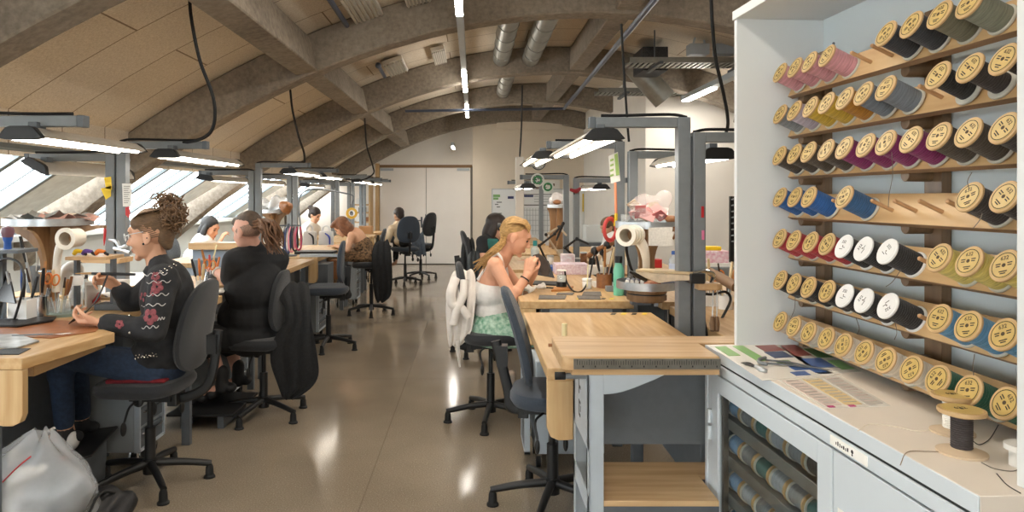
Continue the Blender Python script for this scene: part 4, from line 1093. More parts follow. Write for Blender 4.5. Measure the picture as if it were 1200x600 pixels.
# ================================================================ PEOPLE
from mathutils.bvhtree import BVHTree
def ax3(f, u):
    f = V(f).normalized(); u = V(u); u = (u-f*u.dot(f)).normalized(); s_ = u.cross(f)      # s_ = the person's left
    return f, s_, u
def m3(f, s_, u): return Matrix((f, s_, u)).transposed()
def head(mb, c, f, up=(0, 0, 1), k=1.0):
    f, s_, u = ax3(f, up); M = m3(f, s_, u); c = V(c)
    P = lambda a, b_, d: c+(f*a+s_*b_+u*d)*k
    E = lambda a, b_, d, r: mb.ell(P(a, b_, d), [x*k for x in r], M, n=18)
    E(-.012, 0, .032, (.096, .077, .086)); E(.028, 0, -.02, (.066, .064, .09)); E(.034, 0, -.072, (.05, .05, .036)); E(.074, 0, -.098, (.018, .02, .016))
    E(.055, .032, -.028, (.032, .026, .03)); E(.055, -.032, -.028, (.032, .026, .03)); E(.076, 0, .03, (.02, .05, .026))
    mb.cap(P(.088, 0, .008), P(.108, 0, -.026), .0075*k, .011*k); E(.098, .009, -.032, (.01, .007, .007)); E(.098, -.009, -.032, (.01, .007, .007))
    E(.089, 0, -.057, (.011, .021, .006)); E(.087, 0, -.069, (.011, .019, .0065))
    for q in (-1, 1): E(-.008, q*.077, -.012, (.02, .009, .033)); E(-.004, q*.079, -.034, (.011, .008, .012))
def head_spots(c, f, loc, up=(0, 0, 1), k=1.0, brow='5a4130', lip='b0645c'):
    f, s_, u = ax3(f, up); c = V(c)-V(loc)
    P = lambda a, b_, d: tuple(c+(f*a+s_*b_+u*d)*k)
    sp = []
    for q in (-1, 1): sp += [(P(.088, q*.031, .006), (.018*k, .012*k, .0075*k), '2b211c'), (P(.09, q*.033, .027), (.022*k, .016*k, .0055*k), brow)]
    sp += [(P(.098, 0, -.063), (.016*k, .02*k, .011*k), lip)]
    return sp
def hand(mb, w_, d, n, curl=(.5, .6, .4), k=1.0, thumb=1, spread=.06, tcurl=.5):
    """palm, four unequal bent fingers and a thumb leaving the side of the palm"""
    d = V(d).normalized(); n = V(n); n = (n-d*n.dot(d)).normalized(); s_ = d.cross(n)*thumb; w_ = V(w_)
    kn = []
    for i, (off_, ln) in enumerate(((.030, .088), (.010, .092), (-.010, .088), (-.029, .078))):
        q = w_+(d*ln+s_*off_)*k; kn.append(q)
        mb.cap(w_+s_*off_*.55*k, q, .014*k, .0115*k, n=10)
    mb.cap(kn[0]*.4+w_*.6, kn[3]*.4+w_*.6, .016*k, .014*k, n=10)
    for i, L_ in enumerate(((.040, .026, .02), (.045, .029, .021), (.041, .027, .02), (.032, .021, .018))):
        p = kn[i]; a = 0; sp = (1.5-i)*spread
        for j in range(3):
            a += curl[j]*(1+.08*i)
            dd = (d*math.cos(a)+n*math.sin(a)+s_*sp*(1 if j == 0 else .4)).normalized()
            q = p+dd*L_[j]*k; mb.cap(p, q, (.0092-.001*j)*k, (.0084-.001*j)*k, n=10); p = q
    p = w_+(d*.028+s_*.026+n*.008)*k
    d1 = (d*.72+s_*.62+n*.35).normalized(); q = p+d1*.042*k; mb.cap(p, q, .0145*k, .0105*k, n=10)
    d2 = (d*.85+s_*(.25-.3*tcurl)+n*(.35+.4*tcurl)).normalized(); r_ = q+d2*.032*k; mb.cap(q, r_, .0105*k, .0092*k, n=10)
    d3 = (d*.8+s_*(-.1-.2*tcurl)+n*(.35+.4*tcurl)).normalized(); mb.cap(r_, r_+d3*.024*k, .0092*k, .0075*k, n=10)
def torso(mb, J, g=0.0, w_=1.0, top=True, low=True, bust=0):
    up = (J['neck']-J['pelvis']).normalized(); lat = (J['shL']-J['shR']).normalized(); lat = (lat-up*lat.dot(up)).normalized(); fw = lat.cross(up)
    M = Matrix((fw, lat, up)).transposed()
    pe, ch, nk = J['pelvis'], J['chest'], J['neck']
    H_ = (nk-pe).length
    if low: mb.ell(pe+up*.01, (.125*w_+g, .165*w_+g, .115+g), M, n=20)
    if top:
        mb.ell(pe.lerp(ch, .45), (.105*w_+g, .135*w_+g, .16+g), M, n=20)
        mb.ell(ch+up*.02, (.11*w_+g, .155*w_+g, .17+g), M, n=20)
        mb.cap(J['shL'].lerp(nk, .15)-up*.01, J['shR'].lerp(nk, .15)-up*.01, .055*w_+g, .055*w_+g)
        mb.cap(ch.lerp(J['shL'], .55), J['shL'], .06+g, .052+g); mb.cap(ch.lerp(J['shR'], .55), J['shR'], .06+g, .052+g)
        mb.cap(J['shL']*.5+nk*.5+up*.0, nk+up*.02, .042+g*.6, .042+g*.4); mb.cap(J['shR']*.5+nk*.5, nk+up*.02, .042+g*.6, .042+g*.4)
        if bust:
            for q in (-1, 1): mb.ell(ch+fw*(.085+g)+lat*q*.065-up*.01, (.055, .06, .06), M)
    return fw, lat, up
def limb(mb, a, b_, c, r, g=0.0, t0=0.0, t1=1.0):
    """two-segment limb; t1 = how far down a garment goes (0..1 upper, 1..2 lower)"""
    a, b_, c = V(a), V(b_), V(c)
    if t1 <= 1: mb.cap(a, a.lerp(b_, t1), r[0]+g, r[0]+(r[1]-r[0])*t1+g); return
    mb.cap(a, b_, r[0]+g, r[1]+g)
    e = b_.lerp(c, t1-1); mb.cap(b_, e, r[1]+g, r[1]+(r[2]-r[1])*(t1-1)+g)
    if t1 > 1.3: mb.ell(b_.lerp(c, .25), (r[1]*1.05+g, r[1]*1.05+g, r[1]*1.1+g))
AR = (.047, .037, .026); LR = (.078, .052, .036)
def shoe(mb, an, d, k=1.0):
    d = V(d).normalized(); z = V((0, 0, 1)); a = V(an)
    for t, r, zz in ((-.05, .034, -.045), (0, .036, -.04), (.06, .035, -.05), (.12, .036, -.055), (.165, .03, -.058)):
        mb.ell(a+d*t*k+z*zz*k, (r*k*1.1, r*k*1.1, r*k*.85))
    mb.cap(a+z*.01, a-z*.03*k, .036*k, .04*k)
def foot_sole(mb, an, d, k=1.0):
    d = V(d); d.z = 0; d.normalize(); s_ = V((-d.y, d.x, 0)); a = V(an)-V((0, 0, .093*k))
    pts = []
    for t, w_ in ((-.088, .02), (-.07, .036), (0, .038), (.09, .045), (.16, .04), (.19, .02)):
        pts.append((t, w_))
    P = [a+d*t*k+s_*w_*k for t, w_ in pts]+[a+d*t*k-s_*w_*k for t, w_ in pts[::-1]]
    mb.prism(P, (0, 0, .022*k))
def person(label, root, J, f, vox=.008, skin='d8a98a', hk=1.0, hands=True, brow='5a4130', hcurl=(.5, .6, .4), hand_dirs=None, wd=1.0, up=(0, 0, 1), group=None, legs=True, extra_spots=(), armr=1.0, lip='b0645c'):
    J = {k: V(v) for k, v in J.items()}
    t = thing('person', label, 'person', root, 0, group)
    mb = MB()
    torso(mb, J, 0, wd*.94)
    mb.cap(J['neck']-V((0, 0, .03)), J['neck'].lerp(J['head'], .65), .055, .050)
    head(mb, J['head'], f, up, hk)
    ar = [x*armr for x in AR]
    for s_ in 'LR':
        limb(mb, J['sh'+s_], J['el'+s_], J['wr'+s_], ar, 0, 0, 2)
        if legs and 'hip'+s_ in J:
            limb(mb, J['hip'+s_], J['kn'+s_], J['an'+s_], LR, 0, 0, 2)
            mb.cap(J['an'+s_]+V((0, 0, -.03)), J['an'+s_]+(J['toe'+s_]-J['an'+s_]).normalized()*.12+V((0, 0, -.05)), .03, .024)
        hd = (hand_dirs or {}).get(s_)
        if hd: hand(mb, J['wr'+s_], *hd[:2], **(hd[2] if len(hd) > 2 else {}))
        else:
            d = (J['wr'+s_]-J['el'+s_]); hand(mb, J['wr'+s_], d, (0, 0, -1), hcurl, thumb=1 if s_ == 'R' else -1)
    o = mb.build('body', spots_mat('skin_'+skin+str(len(bpy.data.materials)), skin, head_spots(J['head'], f, root, up, hk, brow, lip)+list(extra_spots), .55, noise=.07, nscale=9, wob=.12), t)
    remesh(o, vox, 3, .5)
    return t, J
def garment(name, m, par, f, vox, sm=4):
    mb = MB(); f(mb); o = mb.build(name, m, par); return remesh(o, vox, sm, .5)
def surf(objs):
    """pick points on built surfaces: returns a function (px, py) -> point lying on the surface seen there"""
    trees = []
    for o in objs:
        M = world_of(o); trees.append(BVHTree.FromPolygons([M@v.co for v in o.data.vertices], [tuple(p.vertices) for p in o.data.polygons]))
    def hit(px, py, lift=.003):
        d = V(((px-CX)/F, 1, -(py-CY)/F)).normalized(); best = None
        for tr_ in trees:
            h_, n_, i_, ds = tr_.ray_cast(V((0, 0, H)), d)
            if h_ is not None and (best is None or ds < best[1]): best = (h_, ds, n_)
        if best is None: return None
        return best[0]-d*lift, (best[2] if best[2].dot(d) < 0 else -best[2])
    return hit
def strands(mb, roots_to, r=.004, k=6):
    for pts in roots_to: mb.tube(pts, r, n=6, k=k)
def curls(mb, c, rad, n, r=.004, seed=1, loop=.03):
    q = random.Random(seed)
    for i in range(n):
        th, ph = q.uniform(0, 2*PI), math.acos(q.uniform(-1, 1))
        d = V((math.sin(ph)*math.cos(th), math.sin(ph)*math.sin(th), math.cos(ph)))
        p = V(c)+V((d.x*rad[0], d.y*rad[1], d.z*rad[2]))*q.uniform(.55, 1.0)
        a = V((q.uniform(-1, 1), q.uniform(-1, 1), q.uniform(-1, 1))).normalized(); b_ = a.cross(d).normalized() if a.cross(d).length > .1 else V((1, 0, 0))
        L_ = loop*q.uniform(.6, 1.3)
        pts = [p+(a*math.cos(x)+b_*math.sin(x))*L_*(.5+.12*x)+d*.004*x for x in [j*.8 for j in range(8)]]
        mb.tube(pts, r*q.uniform(.7, 1.2), n=5, k=2)
M_hair_brown = mat('hair_dark_blond', '6a5138', .55, noise=.35, nscale=40, stretch=(1, 1, 5), bump=.4, bscale=160)
M_hair_dark = mat('hair_dark_brown', '2e221c', .5, noise=.3, nscale=40, bump=.4, bscale=160)
M_hair_blond = mat('hair_blond', 'c9a064', .5, noise=.3, nscale=26, col2='94703f', stretch=(1, 4, 4), bump=.4, bscale=160)
M_hair_copper = mat('hair_copper_brown', '7d4f31', .55, noise=.35, nscale=40, bump=.4, bscale=160)
M_hair_black = mat('hair_black', '1c1715', .5, noise=.3, nscale=40, bump=.4, bscale=160)
M_jeans = mat('blue_denim', '2c3c55', .9, noise=.25, nscale=60, bump=.3, bscale=400)
M_tee_black = mat('black_cotton', '232427', .92, noise=.2, nscale=18, bump=.25, bscale=22)
M_trouser_black = mat('black_twill', '1d1e1f', .9, noise=.25, nscale=20, bump=.25, bscale=22)

# ---------------------------------------------------------------- woman in the studded jacket
W1 = (-1.69, 3.67, 0)
f1 = V((-1, -.06, -.16))
J = dict(pelvis=at(186, 424, 3.66), chest=at(196, 352, 3.62), neck=at(186, 310, 3.60), head=at(177, 275, 3.58), shL=at(192, 328, 3.44), elL=at(181, 388, 3.37), wrL=at(119, 378, 3.33),
         shR=at(191, 324, 3.78), elR=at(154, 356, 3.84), wrR=at(139, 337, 3.76), hipL=at(182, 434, 3.57), knL=at(70, 416, 3.47), anL=at(76, 503, 3.5), hipR=at(184, 430, 3.76), knR=at(88, 414, 3.72), anR=at(96, 492, 3.74))
for q in 'LR': J['toe'+q] = J['an'+q]+V((-.15, -.05, -.02))
hd = {'L': (V((-1, 0, .02)), V((.0, .35, 1)), dict(curl=(.75, .85, .5), thumb=-1, k=1.02, tcurl=.9)), 'R': (V((-.72, -.35, .55)), V((-.2, -.9, -.2)), dict(curl=(.55, .9, .7), thumb=1, tcurl=.9))}
p1_, J = person('woman with a curly updo in a black studded jacket holding a black strap', W1, J, f1, .0048, 'd3a183', 1.08, hand_dirs=hd, brow='4a3526')
fr = V((-1, 0, 0))
hm = m3(*ax3(f1, (0, 0, 1)))
hp = lambda a, b_, d: J['head']+(hm@V((a, b_, d)))*1.08
def hair1(m):
    m.ell(hp(-.018, 0, .038), (.099, .083, .089), hm, n=20); m.ell(hp(-.065, 0, -.005), (.045, .064, .07), hm); m.ell(hp(-.068, 0, -.05), (.026, .045, .04), hm); m.ell(hp(-.095, 0, .07), (.05, .055, .055), hm); m.ell(hp(.018, .046, .062), (.055, .034, .044), hm); m.ell(hp(.018, -.046, .062), (.055, .034, .044), hm)
h1 = garment('hair', M_hair_brown, p1_, hair1, .006, 3)
mb = MB(); curls(mb, hp(-.105, 0, .08), (.066, .07, .085), 170, .0038, 3, .022)
curls(mb, hp(-.085, 0, .155), (.05, .05, .02), 22, .0026, 5, .026)
for i in range(26):      # strands swept from the hairline to the bun
    b_ = -.07+.0056*i*1.0
    mb.tube([hp(.064, b_*.75, .084-.3*abs(b_)), hp(.012, b_*1.12, .124-.32*abs(b_)), hp(-.07, b_*.7, .11)], .0032, n=5, k=5)
for q in (1, -1):
    for i in range(9): mb.tube([hp(.042-.005*i, q*.068, .052-.006*i), hp(-.01, q*.081, .05-.008*i), hp(-.075, q*.05, .07-.01*i)], .003, n=5, k=5)
pass
mb.build('hair_curls', mat('hair_curl', '75593f', .5, noise=.35, nscale=60), h1)
def jk(m):
    torso(m, J, .024, 1.0, low=False); 
    up = (J['neck']-J['pelvis']).normalized()
    m.ell(J['pelvis']+V((.02, 0, .05)), (.15, .185, .12), n=20); m.ell(J['pelvis']+V((.03, 0, .13)), (.14, .17, .12), n=20)
    for q in 'LR': limb(m, J['sh'+q], J['el'+q], J['wr'+q], (.057, .046, .036), .013, 0, 1.86 if q == 'L' else 1.8)
    m.lathe([(.07, 0), (.09, 0), (.08, .035), (.066, .035)], J['neck']-V((-.012, 0, .055)), V((.25, 0, 1)), n=24, closed=True)
M_jacket = mat('black_washed_denim', '2b2c2f', .92, noise=.45, nscale=14, bump=.5, bscale=26)
jo = garment('jacket', M_jacket, p1_, jk, .006, 3)
def jn(m):
    m.ell(J['pelvis']-V((0, 0, .02)), (.14, .18, .12), n=20)
    for q in 'LR': limb(m, J['hip'+q], J['kn'+q], J['an'+q], LR, .010, 0, 1.9)
garment('jeans', M_jeans, p1_, jn, .009)
for q in 'RL':
    so = MB(); shoe(so, J['an'+q], (-1, -.3, -.1)); so = remesh(so.build('shoe', mat('shoe_black', '222326', .7, noise=.2, nscale=40), p1_), .006)
mb = MB(); mb.ell(J['anL']+V((.045, -.005, -.055)), (.025, .045, .045)); mb.build('white_heel', M_white_gloss, so)
hit = surf([jo])
st = MB(); em = MB(); wv = MB()
def stud(px, py, r):
    h_ = hit(px, py, .001)
    if h_: st.ell(h_[0], r, n=8)
for i in range(14): stud(137+i*3.6, 424-.55*i+rnd.uniform(-1.2, 1.2), .0052)
for i in range(12): stud(140+i*3.9, 420-.5*i+rnd.uniform(-1, 1), .004)
for px, py in ((152, 370), (152, 390), (143, 407)): stud(px, py, .0065)
for i in range(9): stud(188+2.6*i, 318-1.4*i+3*(i % 2), .0045)
st.build('studs', mat('nickel_stud', 'd9d6cf', .25, 1), jo)
def flower(px, py, rp):
    em = MB()
    c = hit(px, py, .002)
    if not c: return
    rr = rp/S(c[0].y)
    for a in range(5):
        q_ = hit(px+rp*.55*math.cos(a*1.256+.3), py+rp*.6*math.sin(a*1.256+.3), .0015)
        if q_ and abs(q_[0].y-c[0].y) < .07:
            d, s_, u = frame_of(q_[1]); em.ell(q_[0], (.0025, rr*.42, rr*.42), Matrix((d, s_, u)).transposed(), n=10)
    if len(em.bm.verts): em.build('flower_embroidery', mat('embroidery_rose', '8c4a50', .85, noise=.4, nscale=90), jo)
for px, py, rp in ((184, 336, 8), (176, 371, 10), (168, 348, 6), (140, 380, 5.5), (182, 324, 6), (179, 343, 4)): flower(px, py, rp)
for y0, x0, x1 in ((331, 172, 200), (346, 172, 198), (358, 166, 194), (322, 170, 196), (384, 166, 186), (374, 184, 193)):
    pts = []
    for i in range(12):
        h_ = hit(x0+(x1-x0)*i/11, y0-(i*.12)+1.6*math.sin(i*1.5), .002)
        if h_: pts.append(h_[0])
    if len(pts) > 4: wv.tube(pts, .0021, n=6, k=3)
wv.build('wave_stitching', mat('stitch_grey', 'b9b6b3', .8), jo)
er = surf([o for o in p1_.children if o.name.startswith('body')])
mb = MB()
h_ = er(168, 286); 
if h_: mb.ell(h_[0], .006, n=8)
h_ = er(172, 279)
if h_: mb.ell(h_[0], .0035, n=8)
if len(mb.bm.verts): mb.build('earring', mat('earring_dark', '1b1a1c', .3), p1_)
gl = MB()     # spectacles
gl.tube([hp(.0, .082, .018), hp(.06, .072, .016), hp(.098, .05, .01)], .0022, n=6)
gl.lathe([(.019, 0), (.023, 0), (.023, .004), (.019, .004)], hp(.104, .034, .004), hm@V((1, .25, 0)), n=20, closed=True); gl.lathe([(.019, 0), (.023, 0), (.023, .004), (.019, .004)], hp(.104, -.034, .004), hm@V((1, -.25, 0)), n=20, closed=True)
gl.build('spectacles', mat('clear_frame', 'c9cdd0', .2), p1_)
# what she holds
mb = MB(); 
ap, bp2 = at(126, 322, 3.68), at(83, 377, 3.36)
grid = []
for i in range(14):
    t = i/13; c = ap.lerp(bp2, t)+V((.018*math.sin(t*PI), 0, -.035*math.sin(t*PI)))
    wv_ = .008+.013*min(1, t*1.6); n_ = V((.55, -.3, .45)).normalized()
    grid.append([c+n_*wv_, c, c-n_*wv_])
mb.sheet(grid, .004); tag(mb.build('leather_strap', mat('strap_black', '1c1d21', .6, noise=.15, nscale=40)), 'curved black leather strap held between both hands of the woman in the studded jacket', 'strap')
t = thing('awl', 'long tool with a pale tip and black grip in her raised hand', 'tool', at(122, 321, 3.70))
MB().tube([at(88, 320.5, 3.72), at(97, 320.5, 3.72), at(108, 320.5, 3.71)], [.002, .0045, .007], n=8).build('tip', mat('tool_wood_tip', 'b08a55', .5), t)
MB().tube([at(108, 320.5, 3.71), at(132, 321, 3.68), at(158, 321.5, 3.66)], [.007, .0085, .0075], n=10).build('grip', M_black, t)
mb = MB(); mb.sheet([[V((-1.84, 3.50, .575)), V((-1.84, 3.84, .575))], [V((-1.7, 3.48, .586)), V((-1.7, 3.86, .586))], [V((-1.54, 3.50, .58)), V((-1.54, 3.84, .58))]], .022)
tag(mb.build('seat_cushion', mat('red_cushion_cloth', '7d1f28', .9, noise=.35, nscale=40), bevel=.01), 'flat red cushion on the stool of the woman in the studded jacket', 'cushion')

# ---------------------------------------------------------------- man in the black t-shirt
W2 = (-1.44, 4.82, 0); f2 = V((-.86, .42, -.22))
J = dict(pelvis=at(296, 392, 4.82), chest=at(298, 338, 4.76), neck=at(301, 294, 4.74), head=at(290, 271, 4.70), shL=at(274, 306, 4.60), elL=at(270, 331, 4.66), wrL=at(254, 318, 4.86), shR=at(326, 304, 4.92), elR=at(312, 340, 5.12), wrR=at(274, 326, 5.16),
         hipL=at(290, 398, 4.72), knL=at(243, 396, 4.70), anL=at(260, 448, 4.68), hipR=at(298, 396, 4.92), knR=at(268, 396, 4.98), anR=at(279, 440, 4.95))
for q in 'LR': J['toe'+q] = J['an'+q]+V((-.15, -.02, -.03))
tat = []
q = random.Random(4)
for i in range(16):
    a = J['knL'].lerp(J['anL'], q.uniform(.2, .9)); tat.append((tuple(a+V((q.uniform(-.05, .05), -.04, 0))-V(W2)), (q.uniform(.01, .024), .05, q.uniform(.012, .03)), '5d4d4a'))
p2_, J = person('broad man with a brown ponytail in a black t-shirt sitting at the second left bench', W2, J, f2, .006, 'd2a08c', 1.06, wd=1.22, extra_spots=tat, armr=1.15,
                hand_dirs={'L': (V((-.5, .8, .2)), V((-.3, .2, -1)), dict(curl=(.4, .5, .4), thumb=-1))})
hm = m3(*ax3(f2, (0, 0, 1))); hp = lambda a, b_, d: J['head']+(hm@V((a, b_, d)))*1.06
def hair2(m):
    m.ell(hp(-.02, 0, .055), (.098, .074, .078), hm, n=20); m.ell(hp(-.07, 0, .03), (.05, .062, .06), hm)
    m.ell(hp(.05, 0, .07), (.045, .06, .04), hm)
h2 = garment('hair', mat('hair_brown_top', '4a3a2c', .55, noise=.35, nscale=40, bump=.4, bscale=160), p2_, hair2, .006, 3)
def fade(m): m.ell(hp(-.016, 0, .016), (.101, .0825, .07), hm, n=20)
garment('shaved_side', mat('hair_stubble', '9a7d6d', .8, noise=.3, nscale=120), p2_, fade, .007, 2)
mb = MB()
q = random.Random(9)
for i in range(80):
    a = hp(-.085+q.uniform(-.03, .01), q.uniform(-.045, .045), .03+q.uniform(-.03, .03))
    e = at(322+q.uniform(-11, 11), 291+q.uniform(-14, 8), 4.62+q.uniform(-.06, .06)); mid_ = at(313+q.uniform(-8, 8), 266+q.uniform(-8, 6), 4.62+q.uniform(-.06, .06))
    mb.tube([a, mid_, mid_.lerp(e, .5)+V((q.uniform(-.03, .03), q.uniform(-.03, .03), 0)), e], [.008, .009, .007, .002], n=5, k=4)
mb.build('ponytail', mat('hair_ponytail_brown', '6f4d34', .6, noise=.4, nscale=30), h2)
def ts(m):
    torso(m, J, .026, 1.24, low=True)
    for q_ in 'LR': limb(m, J['sh'+q_], J['el'+q_], J['wr'+q_], (.066, .06, .04), .012, 0, .72)
    m.ell(J['pelvis']+V((-.06, .02, .12)), (.18, .2, .16), n=20)
garment('t_shirt', M_tee_black, p2_, ts, .008)
def tr2(m):
    m.ell(J['pelvis']-V((0, 0, .03)), (.17, .2, .12), n=20)
    for q_ in 'LR': limb(m, J['hip'+q_], J['kn'+q_], J['an'+q_], (.09, .078, .07), .012, 0, 1.18)
garment('shorts', M_trouser_black, p2_, tr2, .009)
for q_ in 'LR':
    so = MB(); shoe(so, J['an'+q_], (-.95, -.1, -.28), 1.15); so.cap(J['an'+q_]+V((0, 0, .07)), J['an'+q_], .045, .042)
    remesh(so.build('shoe', mat('shoe_worn_black', '19191b', .65, noise=.2, nscale=40), p2_), .007)
hit = surf([o for o in p2_.children if o.name.startswith('body')])
mb = MB(); c = J['wrL'].lerp(J['elL'], .08); d_ = (J['elL']-J['wrL']).normalized(); mb.lathe([(.030, -.012), (.036, -.012), (.036, .012), (.030, .012)], c, d_, n=20, closed=True); mb.build('watch', mat('watch_strap', 'dcdcd8', .4), p2_)
# black vest hanging on his stool
def hang(label, name, cat, pts, y, m, th=.012, dy=None, parent=None, holes=None, wave=.012, group=None):
    """cloth hung over a chair back: rows of (px left, px right, py), at depth y (per row)"""
    grid = []
    for i, row in enumerate(pts):
        l_, r_, py = row[:3]; yy = row[3] if len(row) > 3 else y
        n = 12
        grid.append([at(l_+(r_-l_)*j/n, py+1.5*math.sin(j*.9+i), yy+wave*math.sin(j*1.7+i*.35)) for j in range(n+1)])
    mb = MB().sheet(grid, th); o = mb.build(name, m); md = o.modifiers.new('soft', 'SUBSURF'); md.levels = md.render_levels = 2
    return tag(o, label, cat, group)
M_vest = mat('black_wool', '232426', .95, noise=.25, nscale=60, bump=.4, bscale=120)
hang('black sleeveless vest draped over the stool of the man in the black t-shirt', 'hanging_vest', 'vest',
     [(337, 352, 331, 4.95), (329, 362, 334, 4.85), (324, 364, 345, 4.72), (334, 364, 358, 4.66), (337, 365, 376, 4.64), (326, 367, 390, 4.64), (316, 370, 405, 4.64), (316, 373, 425, 4.66), (322, 375, 440, 4.68), (327, 366, 455, 4.7), (331, 342, 468, 4.72)], 4.7, M_vest)

# ---------------------------------------------------------------- blonde woman
W3 = (.115, 4.72, 0); f3 = V((.9, -.06, -.42))
J = dict(pelvis=at(577, 386, 4.72), chest=at(576, 338, 4.70), neck=at(587, 302, 4.70), head=at(604, 277, 4.68), shR=at(580, 310, 4.54), elR=at(601, 349, 4.46), wrR=at(618, 322, 4.50), shL=at(586, 308, 4.86), elL=at(612, 344, 4.92), wrL=at(626, 320, 4.74),
         hipR=at(580, 390, 4.63), knR=at(652, 388, 4.60), anR=at(640, 452, 4.62), hipL=at(580, 390, 4.81), knL=at(650, 388, 4.84), anL=at(640, 450, 4.84))
for q in 'LR': J['toe'+q] = J['an'+q]+V((.15, 0, -.03))
p3_, J = person('blonde woman with a ponytail in a white camisole and green patterned skirt', W3, J, f3, .005, 'dca384', 1.03, brow='96723f',
                hand_dirs={'R': (V((.25, .1, .97)), V((.3, .9, .0)), dict(curl=(.7, 1.0, .7), thumb=-1, tcurl=.9)), 'L': (V((.0, -.3, .95)), V((.5, -.7, 0)), dict(curl=(.7, .9, .6), thumb=1, tcurl=.9))})
hm = m3(*ax3(f3, (0, 0, 1))); hp = lambda a, b_, d: J['head']+(hm@V((a, b_, d)))*1.03
def hair3(m):
    m.ell(hp(-.022, 0, .042), (.098, .081, .086), hm, n=20); m.ell(hp(-.062, 0, .01), (.05, .068, .066), hm); m.ell(hp(.03, 0, .085), (.042, .056, .032), hm)
h3 = garment('hair', M_hair_blond, p3_, hair3, .006, 3)
mb = MB(); q = random.Random(2)
for i in range(34):
    b_ = -.08+.16*i/33
    mb.tube([hp(.066, b_*.75, .086-.3*abs(b_)), hp(.015, b_*1.08, .126-.36*abs(b_)), hp(-.06, b_*.95, .085-.2*abs(b_)), hp(-.118, b_*.15, .02)], .0036, n=5, k=5)
for i in range(50):
    e = at(562+q.uniform(-9, 8), 314+q.uniform(-8, 6), 4.62+q.uniform(-.05, .05)); m_ = at(579+q.uniform(-4, 4), 294+q.uniform(-3, 3), 4.6+q.uniform(-.03, .03))
    mb.tube([hp(-.11+q.uniform(-.01, .01), q.uniform(-.02, .02), .02+q.uniform(-.015, .015)), at(590+q.uniform(-3, 3), 282+q.uniform(-3, 3), 4.63), m_, e], [.006, .006, .005, .002], n=5, k=4)
mb.build('ponytail', M_hair_blond, h3)
MB().lathe([(.016, -.012), (.026, -.01), (.026, .01), (.016, .012)], hp(-.12, 0, .012), hm@V((-1, 0, -.5)), n=16, closed=True).build('hair_tie', M_black, h3)
up = (J['neck']-J['pelvis']).normalized()
def cam3(m):
    lat = (J['shL']-J['shR']).normalized(); fw = lat.cross(up); M = Matrix((fw, lat, up)).transposed()
    m.ell(J['pelvis'].lerp(J['chest'], .45), (.118, .148, .15), M, n=20); m.ell(J['chest']-up*.03, (.126, .168, .12), M, n=20)
    for b_ in (-1, 1): m.ell(J['chest']+fw*.085+lat*b_*.065-up*.03, (.06, .062, .062), M)
    for s_ in 'LR': m.tube([J['chest']+fw*.11+lat*(.085 if s_ == 'L' else -.085)+up*.02, J['sh'+s_].lerp(J['neck'], .35)+up*.056, J['chest']-fw*.09+lat*(.085 if s_ == 'L' else -.085)+up*.05], .011, n=8, k=5)
M_cami = mat('white_ribbed_cotton', 'f1efec', .9, noise=.05, nscale=50, bump=.3, bscale=60)
garment('camisole', M_cami, p3_, cam3, .006)
M_skirt = mat('green_patterned_cotton', '5f9a7b', .9, noise=.5, nscale=38, col2='c3dccb', bump=.2, bscale=30)
def sk3(m):
    m.ell(J['pelvis']+V((0, 0, .03)), (.15, .185, .13), n=20); m.ell(J['pelvis']+V((0, 0, .11)), (.125, .16, .06), n=20); m.ell(J['pelvis']+V((0, 0, -.02)), (.165, .195, .10), n=20)
    for s_ in 'LR': limb(m, J['hip'+s_], J['kn'+s_], J['an'+s_], (.10, .085, .08), .012, 0, 1.55)
    m.cap((J['hipL']+J['hipR'])/2, (J['knL']+J['knR'])/2, .11, .09); m.cap((J['knL']+J['knR'])/2, ((J['knL']+J['knR'])/2).lerp((J['anL']+J['anR'])/2, .5), .09, .1)
garment('skirt', M_skirt, p3_, sk3, .009)
for q_ in 'LR':
    so = MB(); shoe(so, J['an'+q_], (1, 0, -.05)); remesh(so.build('shoe', mat('shoe_beige', 'b9ab98', .7), p3_), .007)
mb = MB(); c = J['wrR'].lerp(J['elR'], .18); mb.lathe([(.028, -.004), (.032, -.004), (.032, .004), (.028, .004)], c, J['elR']-J['wrR'], n=20, closed=True); mb.build('bracelet', M_black, p3_)
mb = MB(); P_ = [(624, 299), (631, 297), (637, 301), (642, 308), (645, 317), (643, 322), (636, 323), (631, 316), (628, 307)]
mb.prism([at(px, py, 4.58) for px, py in P_], (.004, .012, 0)); tag(mb.build('leather_flap', mat('dark_brown_leather', '40352f', .6, noise=.2, nscale=50), bevel=.003), 'dark rounded leather flap the blonde woman is stitching', 'leather piece')
M_shirt = mat('white_linen', 'e9e2db', .92, noise=.06, nscale=20, bump=.5, bscale=24)
hang('white long-sleeved shirt hung over the stool of the blonde woman', 'hanging_shirt', 'shirt',
     [(533, 552, 316, 4.78), (529, 556, 320, 4.72), (526, 558, 330, 4.64), (524, 558, 345, 4.58), (522, 557, 360, 4.56), (523, 555, 375, 4.56), (524, 553, 390, 4.56), (526, 545, 402, 4.58), (527, 538, 406, 4.6)], 4.6, M_shirt)
mb = MB(); mb.tube([at(534, 326, 4.53), at(529, 342, 4.5), at(530, 356, 4.5), at(541, 362, 4.5), at(549, 372, 4.51)], [.03, .034, .032, .03, .026], n=12); mb.tube([at(544, 328, 4.52), at(543, 345, 4.5), at(536, 362, 4.49), at(531, 380, 4.5)], [.026, .028, .028, .026], n=12)
mb.tube([at(536, 398, 4.56), at(537, 412, 4.57), at(539, 430, 4.58)], [.016, .012, .006], n=8)
o = mb.build('shirt_sleeves', M_shirt, [x for x in bpy.data.objects if x.name == 'hanging_shirt'][0])

